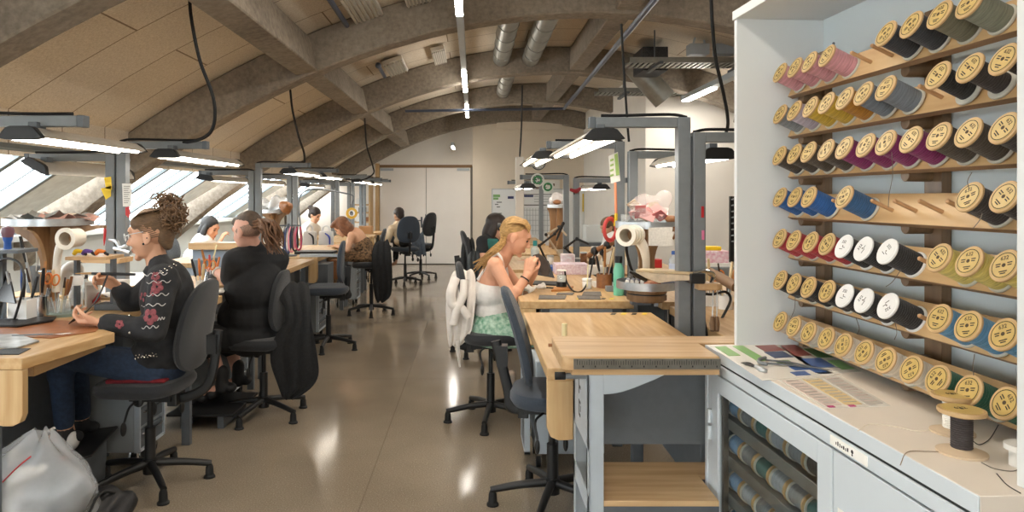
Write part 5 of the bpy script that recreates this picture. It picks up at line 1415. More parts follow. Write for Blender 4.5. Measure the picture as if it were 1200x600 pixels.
# ---------------------------------------------------------------- people further down the room
def simple_person(label, root, J, f, skin, tops, hairf, hair_m, vox=.012, sleeve=.6, top_name='t_shirt', bottom=None, hk=1.0, wd=1.0, low=True):
    for q in 'LR':
        if 'hip'+q in J: J['toe'+q] = V(J['an'+q])+V((.1*(1 if f[0] > 0 else -1), 0, -.03))
    t, J = person(label, root, J, f, vox, skin, hk, wd=wd)
    hm = m3(*ax3(f, (0, 0, 1))); hp = lambda a, b_, d: J['head']+(hm@V((a, b_, d)))*hk
    garment('hair', hair_m, t, lambda m: hairf(m, hp, hm), .009, 2)
    def tp(m):
        torso(m, J, .018, wd, low=low)
        if sleeve:
            for q in 'LR': limb(m, J['sh'+q], J['el'+q], J['wr'+q], (.055, .045, .035), .01, 0, sleeve)
    garment(top_name, tops, t, tp, .011)
    def bt(m):
        m.ell(J['pelvis']-V((0, 0, .02)), (.14, .18, .12), n=16)
        for q in 'LR':
            if 'hip'+q in J: limb(m, J['hip'+q], J['kn'+q], J['an'+q], LR, .012, 0, 1.85)
    garment('trousers', bottom or M_trouser_black, t, bt, .014)
    return t, J, hp, hm
def seated(c, z0, fx, fy, neck, head_, lean=0, reach=.3, sz=1.0):
    """joints of a seated figure at (c.x, c.y) with pelvis height z0 facing (fx, fy)"""
    f = V((fx, fy, 0)).normalized(); l_ = V((-f.y, f.x, 0)); c = V((c[0], c[1], z0))
    nk = V(neck); ch = c.lerp(nk, .62)
    J = dict(pelvis=c, chest=ch, neck=nk, head=V(head_))
    for s_, q in ((1, 'L'), (-1, 'R')):
        sh = nk+l_*s_*.165-V((0, 0, .055)); J['sh'+q] = sh
        el = sh+l_*s_*.05+f*.10-V((0, 0, .25)); J['el'+q] = el
        J['wr'+q] = el+f*reach*.8-l_*s_*.08+V((0, 0, .06))
        J['hip'+q] = c+l_*s_*.09; J['kn'+q] = c+l_*s_*.11+f*.43+V((0, 0, .0)); J['an'+q] = J['kn'+q]-V((0, 0, .42))+f*.03
    return J
long_hair = lambda m, hp, hm: (m.ell(hp(-.02, 0, .04), (.106, .088, .092), hm, n=18), m.ell(hp(-.06, 0, -.05), (.06, .085, .12), hm), m.ell(hp(-.05, 0, -.14), (.045, .08, .11), hm), m.ell(hp(.0, .08, -.06), (.04, .022, .11), hm), m.ell(hp(.0, -.08, -.06), (.04, .022, .11), hm))
short_hair = lambda m, hp, hm: (m.ell(hp(-.022, 0, .04), (.106, .088, .092), hm, n=18), m.ell(hp(-.06, 0, -.01), (.05, .075, .08), hm))
bun_hair = lambda m, hp, hm: (short_hair(m, hp, hm), m.ell(hp(-.12, 0, .07), (.05, .05, .05), hm))
J = seated((at(570, 330, 6.75).x, 6.75), .70, 1, 0, at(575, 278, 6.72), at(582, 266, 6.70))
J['shR'] = at(566, 284, 6.54); J['elR'] = at(566, 299, 6.50); J['wrR'] = at(581, 299, 6.58)
t, J, hp, hm = simple_person('brunette woman in a black t-shirt behind the blonde woman', (.08, 6.75, 0), J, V((.88, -.25, -.35)), 'd9a78c', M_tee_black, long_hair, M_hair_dark, .009, .55)
mb = MB(); mb.box(at(577, 286, 6.52), (.11, .05, .1), rz=.2); tag(mb.build('teal_pouch', mat('teal_cloth', '2c6b66', .8, noise=.2, nscale=20), bevel=.015), 'teal folded pouch held by the brunette', 'pouch')
M_jk_dark = mat('dark_jacket_cloth', '232527', .8, noise=.3, nscale=18, bump=.5, bscale=20)
hang('dark jacket over the back of the stool of the brunette, the taller one', 'hanging_jacket', 'jacket', [(545, 553, 279, 6.75), (541, 556, 283, 6.65), (540, 557, 295, 6.6), (540, 558, 310, 6.6), (541, 560, 328, 6.6)], 6.6, M_jk_dark)
hang('shiny dark jacket in front of the taller dark jacket at the brunette', 'hanging_jacket', 'jacket', [(552, 560, 293, 6.5), (548, 562, 297, 6.46), (547, 563, 308, 6.44), (549, 564, 325, 6.44)], 6.45, mat('shiny_dark_cloth', '2f3437', .45, noise=.3, nscale=18, bump=.5, bscale=20))
# leopard dress
J = seated((at(430, 322, 9.0).x, 9.0), .755, -1, 0, at(416, 272, 8.98), at(401, 266, 8.95), reach=.25)
J['shL'] = at(412, 276, 8.82); J['elL'] = at(407, 293, 8.76); J['wrL'] = at(394, 289, 8.82)
M_leo = mat('leopard_print', 'a5825e', .85, noise=.9, nscale=42, col2='1d1714')
t, J, hp, hm = simple_person('woman in a leopard print dress bending over her work with bare shoulders', (-1.31, 9.0, 0), J, V((-.75, 0, -.66)), 'd6a585', M_leo, lambda m, hp, hm: (long_hair(m, hp, hm), m.ell(hp(.03, 0, .09), (.09, .08, .04), hm)), M_hair_copper, .01, 0, 'dress', M_leo)
for o in t.children:
    if o.name.startswith('dress'): bpy.data.objects.remove(o)
up = (J['neck']-J['pelvis']).normalized()
garment('dress', M_leo, t, lambda m: (m.ell(J['pelvis'].lerp(J['chest'], .4), (.125, .155, .17), n=16), m.ell(J['chest']-up*.06, (.13, .165, .12), n=16), m.ell(J['pelvis'], (.16, .19, .14), n=16),
    m.tube([J['chest']+V((.08, -.08, .0)), J['neck']+V((.02, -.1, -.02)), J['chest']+V((-.1, -.08, .0))], .012, n=6), m.tube([J['chest']+V((.08, .08, .0)), J['neck']+V((.02, .1, -.02)), J['chest']+V((-.1, .08, .0))], .012, n=6)), .011)
hang('long black jacket draped over the stool of the woman in the leopard dress', 'hanging_jacket', 'jacket', [(442, 454, 281, 8.9), (437, 457, 286, 8.8), (435, 459, 300, 8.75), (436, 460, 318, 8.74), (437, 460, 335, 8.74), (439, 458, 350, 8.75), (442, 449, 354, 8.76)], 8.8, mat('black_pleated_cloth', '161719', .85, noise=.3, nscale=30, bump=.4, bscale=40))
# far seated man
J = seated((-1.2, 12.05), .78, -.6, .8, at(469, 264, 12.0), at(467, 252, 11.95))
simple_person('far man with short dark hair and a cream shirt seated before the white door', (-1.18, 12.1, 0), J, V((-.6, .75, -.25)), 'd0a284', mat('cream_shirt', 'd9c3a3', .85), short_hair, M_hair_dark, .012, .9)
mb = [(486, 495, 272, 12.75), (483, 497, 276, 12.7), (482, 498, 288, 12.68), (483, 500, 300, 12.68)]
hang('grey denim jacket on the furthest stool by the white door', 'hanging_jacket', 'jacket', mb, 12.7, mat('grey_denim', '55606c', .85, noise=.25, nscale=20))
# woman in white under the skylight
J = seated((-3.16, 8.0), .80, 1, 0, at(240, 282, 8.0), at(246, 267, 7.98), reach=.34)
J['wrR'] = at(258, 283, 7.9)
simple_person('woman with long dark hair in a white t-shirt under the skylight', (-3.16, 8.0, 0), J, V((.88, -.25, -.36)), 'cf9a7a', mat('white_tee', 'f0efee', .9), long_hair, M_hair_black, .010, .6, hk=1.06)
J = seated((-2.85, 11.5), .78, 1, -.2, at(366, 264, 11.45), at(369, 252, 11.42), reach=.3)
simple_person('person with a dark hair bun leaning over the far window bench', (-2.85, 11.5, 0), J, V((.75, -.3, -.4)), 'd6a585', mat('pale_top', 'e4ddd2', .85), bun_hair, M_hair_dark, .012, .3)
J = seated((2.0, 9.3), .72, -1, 0, at(715, 278, 9.3), at(712, 266, 9.28), reach=.3)
simple_person('person with brown hair half hidden behind the red ring and white pipe', (2.0, 9.3, 0), J, V((-.85, -.3, -.4)), 'd6a585', mat('white_tee', 'f0efee', .9), bun_hair, M_hair_brown, .012, .6)
# ================================================================ THINGS ON AND AROUND THE BENCHES
rq = random.Random(21)
def item(name, label, cat, f, m, bevel=0, group=None, parts=(), **k):
    mb = MB(); f(mb); o = mb.build(name, m, bevel=bevel, **k); tag(o, label, cat, group)
    for pn, pf, pm in parts:
        q = MB(); pf(q); q.build(pn, pm, o)
    return o
def cup(label, px, py, rpx, hpx, m, z=ZB, square=False):
    p = atz(px, py, z+.0005); s_ = S(p.y); r, h = rpx/s_, hpx/s_
    if square:
        def f(b):
            for a in (-1, 1):
                b.box(p+V((a*(r-.003), 0, h/2)), (.006, 2*r, h)); b.box(p+V((0, a*(r-.003), h/2)), (2*r-.012, .006, h))
            b.box(p+V((0, 0, .003)), (2*r, 2*r, .006))
    else:
        f = lambda b: b.lathe([(0, 0), (r, 0), (r, h), (r-.004, h), (r-.004, .006), (0, .006)], p, n=22)
    item('tool_cup', label, 'cup', f, m)
    return p, r, h
TOOLC = dict(wooden=('a8713c', 'wood'), orange=('d2752a', 'plastic'), black=('1d1d1f', 'plastic'), red=('b3282b', 'plastic'), blue=('2b55a3', 'plastic'), steel=('a9abac', 'metal'), pale=('d8c39a', 'wood'), yellow=('d9b52a', 'plastic'), white=('e9e7e2', 'plastic'), brown=('7a4d2b', 'wood'))
def tools(c, where, lst, hlong=.15):
    p, r, h = c; n = len(lst)
    for i, (cn, kind) in enumerate(lst):
        a = 2*PI*(i+.4)/n; d = V((math.cos(a), math.sin(a), 0)); b0 = p+d*r*.3+V((0, 0, .008)); L_ = h+hlong*rq.uniform(.55, 1.0)
        b1 = b0+V((d.x*L_*.22, d.y*L_*.22, L_))
        hm_ = mat('tool_'+cn, TOOLC[cn][0], .45, 1 if cn == 'steel' else 0)
        pos = ['leaning right', 'leaning back right', 'standing at the back', 'leaning back left', 'leaning left', 'leaning forward left', 'standing in front', 'leaning forward right'][int((a/(2*PI))*8) % 8]
        lb = cn+' handled '+kind+' '+pos+' in '+where
        if kind == 'scissors':
            t = thing('scissors', cn+' handled scissors '+pos+' in '+where, 'scissors', b0)
            u_ = (b1-b0).normalized(); sd = u_.cross(V((0, 1, 0))).normalized()
            for s_ in (-1, 1):
                MB().tube([b0+sd*s_*.004, b0.lerp(b1, .62)+sd*s_*.006], [.003, .006], n=8, k=1).build('blade', M_chrome, t)
                c_ = b0.lerp(b1, .82)+sd*s_*.02; ring = [c_+(u_*math.cos(x)*.028+sd*math.sin(x)*.018) for x in [j*PI/7 for j in range(14)]]
                MB().tube(ring, .0045, n=7, closed=True).build('handle', hm_, t)
            continue
        t = thing('hand_tool' if kind != 'brush' else 'brush', lb, 'tool', b0)
        if kind == 'brush':
            MB().tube([b0, b0.lerp(b1, .72)], [.003, .006], n=8, k=1).build('handle', hm_, t); MB().tube([b0.lerp(b1, .72), b1], [.006, .009, .004], n=8, k=2).build('bristles', mat('bristle', '3b2c20', .9), t)
        elif kind == 'hammer':
            MB().tube([b0, b1], .008, n=8, k=1).build('handle', hm_, t); MB().cyl(b1-V((.04, 0, 0)), b1+V((.04, 0, 0)), .013).build('head', M_chrome, t)
        else:
            MB().tube([b0, b0.lerp(b1, .5)], [.0025, .0035], n=6, k=1).build('shaft', M_alu, t); MB().tube([b0.lerp(b1, .5), b0.lerp(b1, .75), b1], [.006, .0095, .007], n=8, k=4).build('handle', hm_, t)
def bottle(label, px, py, rpx, hpx, m, capm, z=ZB, name='bottle', neck=.4, capk=.16, band=None):
    p = atz(px, py, z+.0005); s_ = S(p.y); r, h = rpx/s_, hpx/s_
    t = thing(name, label, name, p)
    hb = h*(1-capk)
    MB().lathe([(0, 0), (r*.94, 0), (r, .006), (r, hb*.76), (r*.9, hb*.84), (r*neck*1.1, hb*.93), (r*neck, hb), (0, hb)], p, n=28).build('body', m, t)
    MB().lathe([(0, hb), (r*neck*1.15, hb), (r*neck*1.15, h-.004), (r*neck, h), (0, h)], p, n=22).build('cap', capm, t)
    if band: MB().lathe([(r*1.012, hb*.25), (r*1.012, hb*.6)], p, n=28).build('paper_label', band, t)
    return t, p, r, h
def slab2(name, label, cat, pts, z, th, m, bevel=0, dz=.0006, group=None):
    P = [atz(px, py, z) for px, py in pts]
    return item(name, label, cat, lambda b: b.prism([V((p.x, p.y, z+dz)) for p in P], (0, 0, th)), m, bevel, group)
def bx(name, label, cat, px0, px1, py, hpx, dep, m, z=ZB, bevel=.003, dz=.0005, group=None):
    a, b_ = atz(px0, py, z), atz(px1, py, z); h = hpx/S(a.y)
    return item(name, label, cat, lambda q: q.span(a.x, b_.x, a.y, a.y+dep, z+dz, z+dz+h), m, bevel, group)

# ---- nearest left bench
slab2('leather_sheet', 'brown leather hide lying under the hands of the woman in the studded jacket', 'leather', [(-40, 392), (60, 397), (112, 389), (122, 379), (70, 376), (-40, 380)], ZB, .003, mat('cognac_leather', '9a5f35', .45, noise=.2, nscale=20))
slab2('leather_sheet', 'black leather bag flap lying on the brown hide at the left picture edge', 'leather', [(-20, 384), (20, 385), (62, 378), (66, 374), (30, 375), (-20, 379)], ZB, .012, M_leather_black, .004, dz=.004)
slab2('cutting_board', 'grey stone slab with a thin knife at the bench corner on the left', 'board', [(-30, 408), (20, 409), (46, 401), (20, 393), (-30, 395)], ZB, .008, mat('grey_slab', 'a5a6a4', .3, noise=.5, nscale=14), .002)
slab2('leather_offcut', 'black leather strips under the grey slab at the left picture edge', 'offcut', [(-20, 416), (22, 416), (36, 409), (20, 409), (-20, 411)], ZB, .003, M_leather_black)
t = thing('knife', 'slim steel knife lying on the brown hide pointing at the woman', 'knife', atz(60, 391, ZB+.004))
MB().tube([atz(14, 393, ZB+.01), atz(40, 392, ZB+.012), atz(62, 391.5, ZB+.011)], [.004, .006, .005], n=8, flat=.6).build('handle', M_steel, t)
MB().tube([atz(62, 391.5, ZB+.011), atz(75, 391, ZB+.009), atz(88, 390, ZB+.007)], [.005, .008, .001], n=8, flat=.3).build('blade', M_chrome, t)
slab2('leather_offcut', 'curved tan leather strip beside the steel cup', 'offcut', [(36, 378), (58, 377), (66, 373), (60, 372), (40, 374)], ZB, .006, mat('tan_leather', 'b5793f', .5), dz=.004)
c = cup('white square tool holder on the nearest left bench', 27, 376, 11, 26, M_white_gloss, square=True)
tools(c, 'the white square holder', [('black', 'punch'), ('blue', 'pen'), ('steel', 'ruler'), ('black', 'cutter')], .16)
c = cup('shiny steel tool cup beside the white square holder', 46.5, 373, 9, 26, M_chrome)
tools(c, 'the steel cup', [('orange', 'scissors'), ('wooden', 'awl'), ('steel', 'file'), ('pale', 'brush'), ('black', 'punch')], .18)
c = cup('clear jar of wooden handled tools on a grey-green disc', 69, 369, 13, 18, film_mat('clear_plastic', 'd9dedd', .25))
tools(c, 'the clear jar on the grey-green disc', [('brown', 'awl'), ('wooden', 'awl'), ('brown', 'creaser'), ('wooden', 'hammer'), ('brown', 'edger'), ('pale', 'stick'), ('pale', 'brush')], .17)
p = atz(72, 370, ZB); item('stand_disc', 'grey-green round disc under the clear tool jar', 'disc', lambda b: b.lathe([(0, 0), (.095, 0), (.095, .014), (0, .014)], p+V((0, .03, 0)), n=36), mat('grey_green', '7c8b80', .5))
bottle('white glue bottle with a round window behind the raised strap', 89, 361, 7.5, 26, M_white, M_white_gloss, name='bottle', neck=.7)
item('glue_pot', 'white round pot lid standing above the glue bottle on the nearest left bench', 'pot', lambda b: b.lathe([(0, 0), (.03, 0), (.034, .035), (.028, .05), (0, .05)], atz(90, 334, 1.03), n=24), M_white_gloss)
item('shelf_stand', 'small white shelf carrying the pot on the nearest left bench', 'shelf', lambda b: (b.span(-2.16, -1.98, 3.9, 4.05, 1.01, 1.028), b.span(-2.16, -2.15, 3.9, 4.05, ZB, 1.01), b.span(-1.99, -1.98, 3.9, 4.05, ZB, 1.01)), M_white)
bottle('small glass jar with dark lid beside the glue bottle', 105, 357, 6, 20, mat('amber_glass', '5d4a38', .15, spec=.8), M_steel, name='jar', neck=.85)
bottle('tall clear spray bottle behind the glue bottle', 100, 350, 5, 28, mat('grey_clear_plastic', 'b7bdbd', .2), M_black, name='bottle', neck=.5)
item('red_tool', 'red tool handle lying behind the raised black strap', 'tool', lambda b: b.tube([atz(108, 356, ZB+.012), atz(114, 350, ZB+.05), atz(116, 344, ZB+.07)], [.012, .014, .008], n=10), M_red)
bx('tray', 'dark tray holding an open booklet beside the raised strap', 'tray', 110, 147, 364, 7, .12, M_steel_dark)
p = atz(130, 358, ZB); item('booklet', 'open white booklet lying on the dark tray', 'booklet', lambda b: b.sheet([[p+V((-.11+.02*i, y, .045+.018*math.sin(i*.6))) for y in (0, .1)] for i in range(12)], .004), M_paper)
item('wood_block', 'small wooden block on the dark tray before the booklet', 'block', lambda b: b.span(p.x-.06, p.x+.08, p.y-.035, p.y-.01, ZB+.032, ZB+.05), M_oak_x, .002)
# dark tablet, stand, raised shelf at the left edge
t = thing('tablet', 'dark tablet screen on a stand at the left picture edge', 'tablet', atz(2, 372, ZB))
MB().prism([at(-14, 352, 3.5), at(18, 356, 3.42), at(10, 320, 3.5), at(-14, 318, 3.56)], (0, .012, 0)).build('screen', mat('dark_screen', '14161a', .15), t, bevel=.002)
MB().tube([at(2, 350, 3.52), at(-2, 372, 3.4)], .01).build('stand', M_black, t)
t = thing('tool_shelf', 'small oak shelf over the left bench holding clamps', 'shelf', atz(20, 345, ZB))
MB().span(-2.2, -1.98, 3.78, 3.98, 1.16, 1.178).build('board', M_oak_x, t, bevel=.002)
for x in (-2.19, -1.99): MB().span(x-.008, x+.008, 3.86, 3.9, ZB, 1.16).build('upright', M_steel_dark, t)
for i, (x, c_, l_) in enumerate(((-2.17, M_yellow, 'yellow and black spring clamp at the left end of the small oak shelf'), (-2.12, mat('purple_plastic', '5b3f8f', .4), 'purple capped tube on the small oak shelf'), (-2.05, M_orange, 'orange and black spring clamp on the right of the small oak shelf'))):
    t = thing('spring_clamp' if i != 1 else 'tube', l_, 'clamp' if i != 1 else 'tube', (x, 3.85, 1.178))
    MB().tube([(x-.02, 3.85, 1.19), (x, 3.84, 1.205), (x+.025, 3.86, 1.2)], [.012, .013, .009], n=8).build('jaw', c_, t)
    MB().tube([(x+.02, 3.86, 1.2), (x+.035, 3.85, 1.19), (x+.05, 3.84, 1.187)], .008, n=8).build('grip', M_black, t)
c = cup('dark grey cup of metal files under the small oak shelf', 40, 342, 8, 30, M_steel_dark, z=ZB)
tools(c, 'the dark grey cup of files', [('steel', 'file'), ('steel', 'ruler'), ('white', 'brush'), ('black', 'punch'), ('steel', 'rod')], .22)
def gooseneck(label, pts, headr, m=M_black):
    t = thing('gooseneck_lamp', label, 'lamp', pts[0]); MB().lathe([(0, 0), (.045, 0), (.04, .018), (0, .022)], pts[0], n=20).build('foot', m, t)
    MB().tube(pts, .006, n=7).build('arm', m, t); d = (V(pts[-1])-V(pts[-2])).normalized(); MB().lathe([(.01, 0), (headr*.6, .02), (headr, .07), (headr-.004, .07), (headr*.5, .02), (.008, .004)], pts[-1], d, n=20, closed=True).build('lamp_shade', m, t)
gooseneck('small black bent-neck lamp at the left picture edge above the tool cups', [atz(16, 377, ZB+.001), at(24, 350, 3.38), at(28, 325, 3.4), at(22, 308, 3.42), at(8, 303, 3.44), at(-4, 308, 3.45)], .03)
# heap on the round tray, pipe, purple bulbs
tz = 1.36
def scraps(label, c_, rad, n, cols, zz, hh=.03):
    for i in range(n):
        a = rq.uniform(0, 2*PI); r_ = rad*math.sqrt(rq.uniform(.0, .7)); q = V((c_[0]+r_*math.cos(a), c_[1]+r_*math.sin(a), zz+.006+hh*(1-(r_/rad)**2)*rq.uniform(.2, 1)))
        w_ = rq.uniform(.05, .1)
        g = [[q+V((w_*(u-1.5)/1.5, w_*.8*(v_-1.5)/1.5, .014*math.sin(u*1.9+i)+.014*math.cos(v_*2.1+i*2)+.012)) for v_ in range(4)] for u in range(4)]
        mb = MB().sheet(g, .003); o = mb.build('leather_scrap', cols[i % len(cols)][0])
        tag(o, cols[i % len(cols)][1]+' '+label, 'scrap', 'scraps '+label)
M_skin_leather = mat('pale_pink_leather', 'b98f82', .6, noise=.25, nscale=30); M_nat = mat('natural_leather', 'cdbba2', .6, noise=.2, nscale=30)
scraps('leather scrap heaped on the round tray under the skylight', (-2.32, 3.84), .2, 12, [(M_skin_leather, 'pink'), (M_nat, 'pale'), (mat('grey_scrap', '8d8d88', .6), 'grey'), (mat('white_scrap', 'dedad3', .6), 'white')], tz)
def pipe_flange(label, c_, ax, r, l_, rings=1, inner='9a7650'):
    t = thing('extraction_pipe', label, 'pipe', c_)
    c_ = V(c_); ax = V(ax).normalized()
    MB().lathe([(r*.62, 0), (r, 0), (r, .014), (r*.86, .02), (r*.86, l_), (r*.7, l_), (r*.7, .03), (r*.62, .02)], c_, ax, n=30, closed=True).build('mouth', mat('cream_pvc', 'e9e2d5', .4), t)
    for k in range(1, rings): MB().lathe([(r*.86, l_*k/rings), (r*.96, l_*k/rings), (r*.96, l_*k/rings+.012), (r*.86, l_*k/rings+.012)], c_, ax, n=30, closed=True).build('ring', mat('cream_pvc', 'e9e2d5', .4), t)
    MB().cyl(c_+ax*(l_*.8), c_+ax*(l_*.82), r*.7, n=24).build('inside', mat('pipe_inside', inner, .7), t)
    return t
pipe_flange('round cream pipe mouth in front of the brown tray stand under the skylight', at(76, 280, 3.57), (.12, 1, .02), .056, .1)
item('hose', 'cream hose running down the brown tray stand from the pipe mouth', 'hose', lambda b: b.tube([at(76, 280, 3.66), at(69, 292, 3.66), at(66, 320, 3.66), at(66, 342, 3.66)], .02, n=10), mat('cream_pvc', 'e9e2d5'))
t = thing('torch', 'small purple capped torch standing at the left picture edge', 'torch', at(10, 294, 3.5))
pt_ = at(9, 292, 3.5); MB().lathe([(0, 0), (.018, 0), (.016, .035), (.022, .05), (.022, .06), (0, .06)], pt_, n=18).build('body', M_blue, t); MB().lathe([(0, .06), (.024, .06), (.03, .085), (.026, .108), (0, .115)], pt_, n=18).build('cap', mat('plum_plastic', '6d4a55', .35), t)
item('torch_shelf', 'narrow grey wall shelf carrying the purple torch', 'shelf', lambda b: b.span(-2.42, -2.22, 3.42, 3.58, pt_.z-.016, pt_.z), M_steel_dark)
item('torch_post', 'thin grey post under the purple torch shelf', 'post', lambda b: b.span(-2.37, -2.34, 3.49, 3.52, 0, pt_.z-.016), M_steel_dark)
# on the post behind the woman
bq = at(139, 0, 4.5).x
t = thing('yellow_note', 'two yellow paper cut-outs taped to the lamp post behind the woman', 'note', at(126, 233, 4.5))
for P_ in ([(122, 208), (130, 207), (131, 222), (124, 221)], [(118, 221), (130, 218), (130, 230), (124, 234)]):
    MB().prism([at(px, py, 4.5) for px, py in P_], (0, .002, 0)).build('sheet', M_yellow, t)
t = thing('paper_tag', 'white printed card hanging on the lamp post behind the curly updo', 'card', at(149, 242, 4.49))
MB().prism([at(px, py, 4.49) for px, py in ((143, 215), (154, 215), (154, 242), (144, 242))], (0, .002, 0)).build('card', M_paper, t)
lb = MB()
for i in range(9): lb.prism([at(px, py, 4.487) for px, py in ((145, 218+2.4*i), (152-(i % 3), 218+2.4*i), (152-(i % 3), 218.8+2.4*i), (145, 218.8+2.4*i))], (0, .0015, 0))
lb.build('print_lines', mat('grey_ink', '9a9690', .8), t)
item('red_tag', 'red leather tag hanging under the white card on the lamp post', 'tag', lambda b: b.prism([at(px, py, 4.48) for px, py in ((147, 243), (151, 242), (152, 250), (150, 255), (147, 252))], (0, .008, 0)), M_red)
item('screwdriver', 'red handled screwdriver hanging left of the lamp post', 'screwdriver', lambda b: b.tube([at(122, 264, 4.45), at(123, 270, 4.45), at(122.5, 280, 4.45), at(122, 288, 4.45)], [.003, .009, .008, .002], n=8), M_red)
item('side_shelf', 'wooden side shelf with pliers between the stand and the lamp post', 'shelf', lambda b: (b.prism([at(92, 304, 4.3), at(140, 303, 4.3), at(139, 309, 4.3), at(96, 308, 4.3)], (0, .18, 0)),), M_ply, .002)
t = thing('pliers', 'open pliers standing on the wooden side shelf', 'pliers', at(113, 303, 4.35))
for s_ in (-1, 1): MB().tube([at(112+s_*3, 296, 4.36), at(112, 301, 4.36), at(112-s_*8, 306, 4.36), at(112-s_*18, 307.5, 4.36)], [.003, .008, .007, .006], n=8).build('handle', M_steel_dark, t)
item('clip_arm', 'jointed metal clip arm screwed to the lamp post beside her face', 'clip', lambda b: (b.tube([at(128, 281, 4.47), at(136, 283, 4.45), at(141, 290, 4.43), at(148, 288, 4.4)], [.01, .014, .01, .012], n=8), b.tube([at(134, 291, 4.45), at(144, 293, 4.43), at(153, 296, 4.4)], .014, n=8)), M_alu)
item('pale_hood', 'white curved plastic hood standing behind the tool jar', 'hood', lambda b: b.tube([at(76, 345, 3.95), at(76, 325, 3.95), at(82, 314, 3.95), at(92, 316, 3.95), at(96, 326, 3.95)], [.03, .034, .036, .03, .014], n=12), M_white)
# ---- second left bench (man)
c = cup('white cup of orange scissors on the bench of the man', 236, 346, 6, 17, M_white)
tools(c, 'the white cup by the man', [('orange', 'scissors'), ('orange', 'punch'), ('black', 'cutter'), ('pale', 'stick')], .16)
c = cup('dark cup of orange handled tools behind the white cup by the man', 248, 336, 5.5, 15, M_steel_dark)
tools(c, 'the dark cup by the man', [('orange', 'awl'), ('red', 'awl'), ('wooden', 'creaser'), ('pale', 'stick')], .17)
item('tape_roll', 'white roll of tape lying on the bench of the man', 'tape', lambda b: b.lathe([(.018, 0), (.04, 0), (.04, .045), (.018, .045)], atz(238, 352, ZB+.0005), n=24, closed=True), M_white)
bottle('white pot with a lid on the bench of the man', 247, 340, 5.5, 13, M_white, M_white_gloss, name='pot', neck=.95)
item('washer_disc', 'small wooden disc lying on the bench of the man', 'disc', lambda b: b.cyl(atz(253, 352, ZB+.0005), atz(253, 352, ZB+.0005)+V((0, 0, .025)), .02), M_ply)
slab2('paper_pad', 'white paper pad at the elbow of the man', 'paper', [(226, 348), (262, 343), (268, 338), (240, 342)], ZB, .01, M_paper)
t = thing('partition', 'grey partition with a pale wood top rail in front of the woman in the white t-shirt', 'partition', at(254, 330, 6.3))
a_, b_ = at(226, 0, 6.3).x, at(280, 0, 6.3).x; zt = at(0, 284, 6.3).z
MB().span(a_, b_, 6.29, 6.33, .3, zt-.06).build('screen', mat('blue_grey_screen', '8b97a6', .7), t, bevel=.004); MB().span(a_-.01, b_+.01, 6.22, 6.40, zt-.06, zt).build('top_rail', M_oak_x, t, bevel=.003)
for x in (a_+.03, b_-.06): MB().span(x, x+.03, 6.28, 6.34, 0, .3).build('leg', M_steel_dark, t)
item('thin_rod', 'thin pale rod leaning against the grey partition', 'rod', lambda b: b.tube([at(246, 318, 6.1), at(254, 287, 6.2)], .006, k=1), mat('pale_dowel', 'e4dcb0'))
item('box_bin', 'dark box under the grey partition beside the orange tools', 'box', lambda b: b.span(at(228, 0, 5.6).x, at(246, 0, 5.6).x, 5.58, 5.8, ZB, ZB+.12), M_steel_dark, .004)
# ---- middle left: heap stand, straps, white bags, drawer unit
p = atz(326, 296, ZB); tray_stand('grey tray stand with a heap of plastic between the two middle lamp posts', -2.30, 8.1, ZB, 1.33, .17, trunk=.06)
def lump(name, label, cat, c_, r, m, seed, n=9, vox=.02):
    q = random.Random(seed)
    def f(b):
        for i in range(n):
            d = V((q.uniform(-1, 1)*r[0]*.6, q.uniform(-1, 1)*r[1]*.6, q.uniform(-.2, .6)*r[2])); b.ell(V(c_)+d, (r[0]*q.uniform(.35, .6), r[1]*q.uniform(.35, .6), r[2]*q.uniform(.35, .6)), Matrix.Rotation(q.uniform(0, 3), 3, 'Y'), n=10)
    mb = MB(); f(mb); o = mb.build(name, m); tag(o, label, cat); remesh(o, vox, 2, .4); return o
lump('plastic_heap', 'crumpled clear plastic heaped on the grey tray stand by the man', 'plastic', (-2.32, 8.08, 1.40), (.19, .15, .09), film_mat('grey_film', 'c9cbcc', .6), 3)
lump('leather_bundle', 'brown leather bundle beside the crumpled plastic', 'leather', (-2.13, 8.0, 1.36), (.1, .1, .08), M_leather_brown, 5)
t = thing('strap_rack', 'rack hung with navy and pink leather straps behind the ponytail', 'rack', at(338, 300, 7.4))
rx = at(338, 0, 7.4).x; MB().cyl((rx, 7.4, ZB), (rx, 7.4, 1.22), .012).build('pole', M_steel_dark, t); MB().tube([(rx-.14, 7.4, 1.2), (rx+.12, 7.4, 1.2)], .008, k=1).build('crossbar', M_steel_dark, t); MB().lathe([(0, 0), (.09, 0), (.09, .012), (0, .012)], (rx, 7.4, ZB), n=24).build('foot', M_steel_dark, t)
for i, (px, cn, mt) in enumerate(((330, 'navy', mat('navy_leather', '27345e', .5)), (334, 'white', M_white), (338, 'navy', mat('navy_leather', '27345e', .5)), (342, 'pink', mat('pink_leather', 'd98a94', .5)), (346, 'dark', M_leather_black), (350, 'red', mat('raspberry_leather', 'b8435c', .5)))):
    x = at(px, 0, 7.36).x; item('hanging_strap', ['leftmost navy strap looped on the strap rack', 'white strap on the strap rack', 'second navy strap on the strap rack', 'pink strap on the strap rack', 'dark strap on the strap rack', 'raspberry strap at the right end of the strap rack'][i], 'strap', lambda b: b.tube([(x-.02, 7.37, 1.19), (x-.03, 7.34, 1.08), (x-.02, 7.33, .93+.01*i), (x+.01, 7.33, .90+.01*i), (x+.03, 7.34, 1.0), (x+.015, 7.37, 1.19)], .011, n=7, flat=.5), mt)
item('black_tray', 'flat black tray under the white bags', 'tray', lambda b: b.span(at(346, 0, 7.62).x, at(391, 0, 7.62).x, 7.58, 7.84, ZB, ZB+.03), M_black, .003)
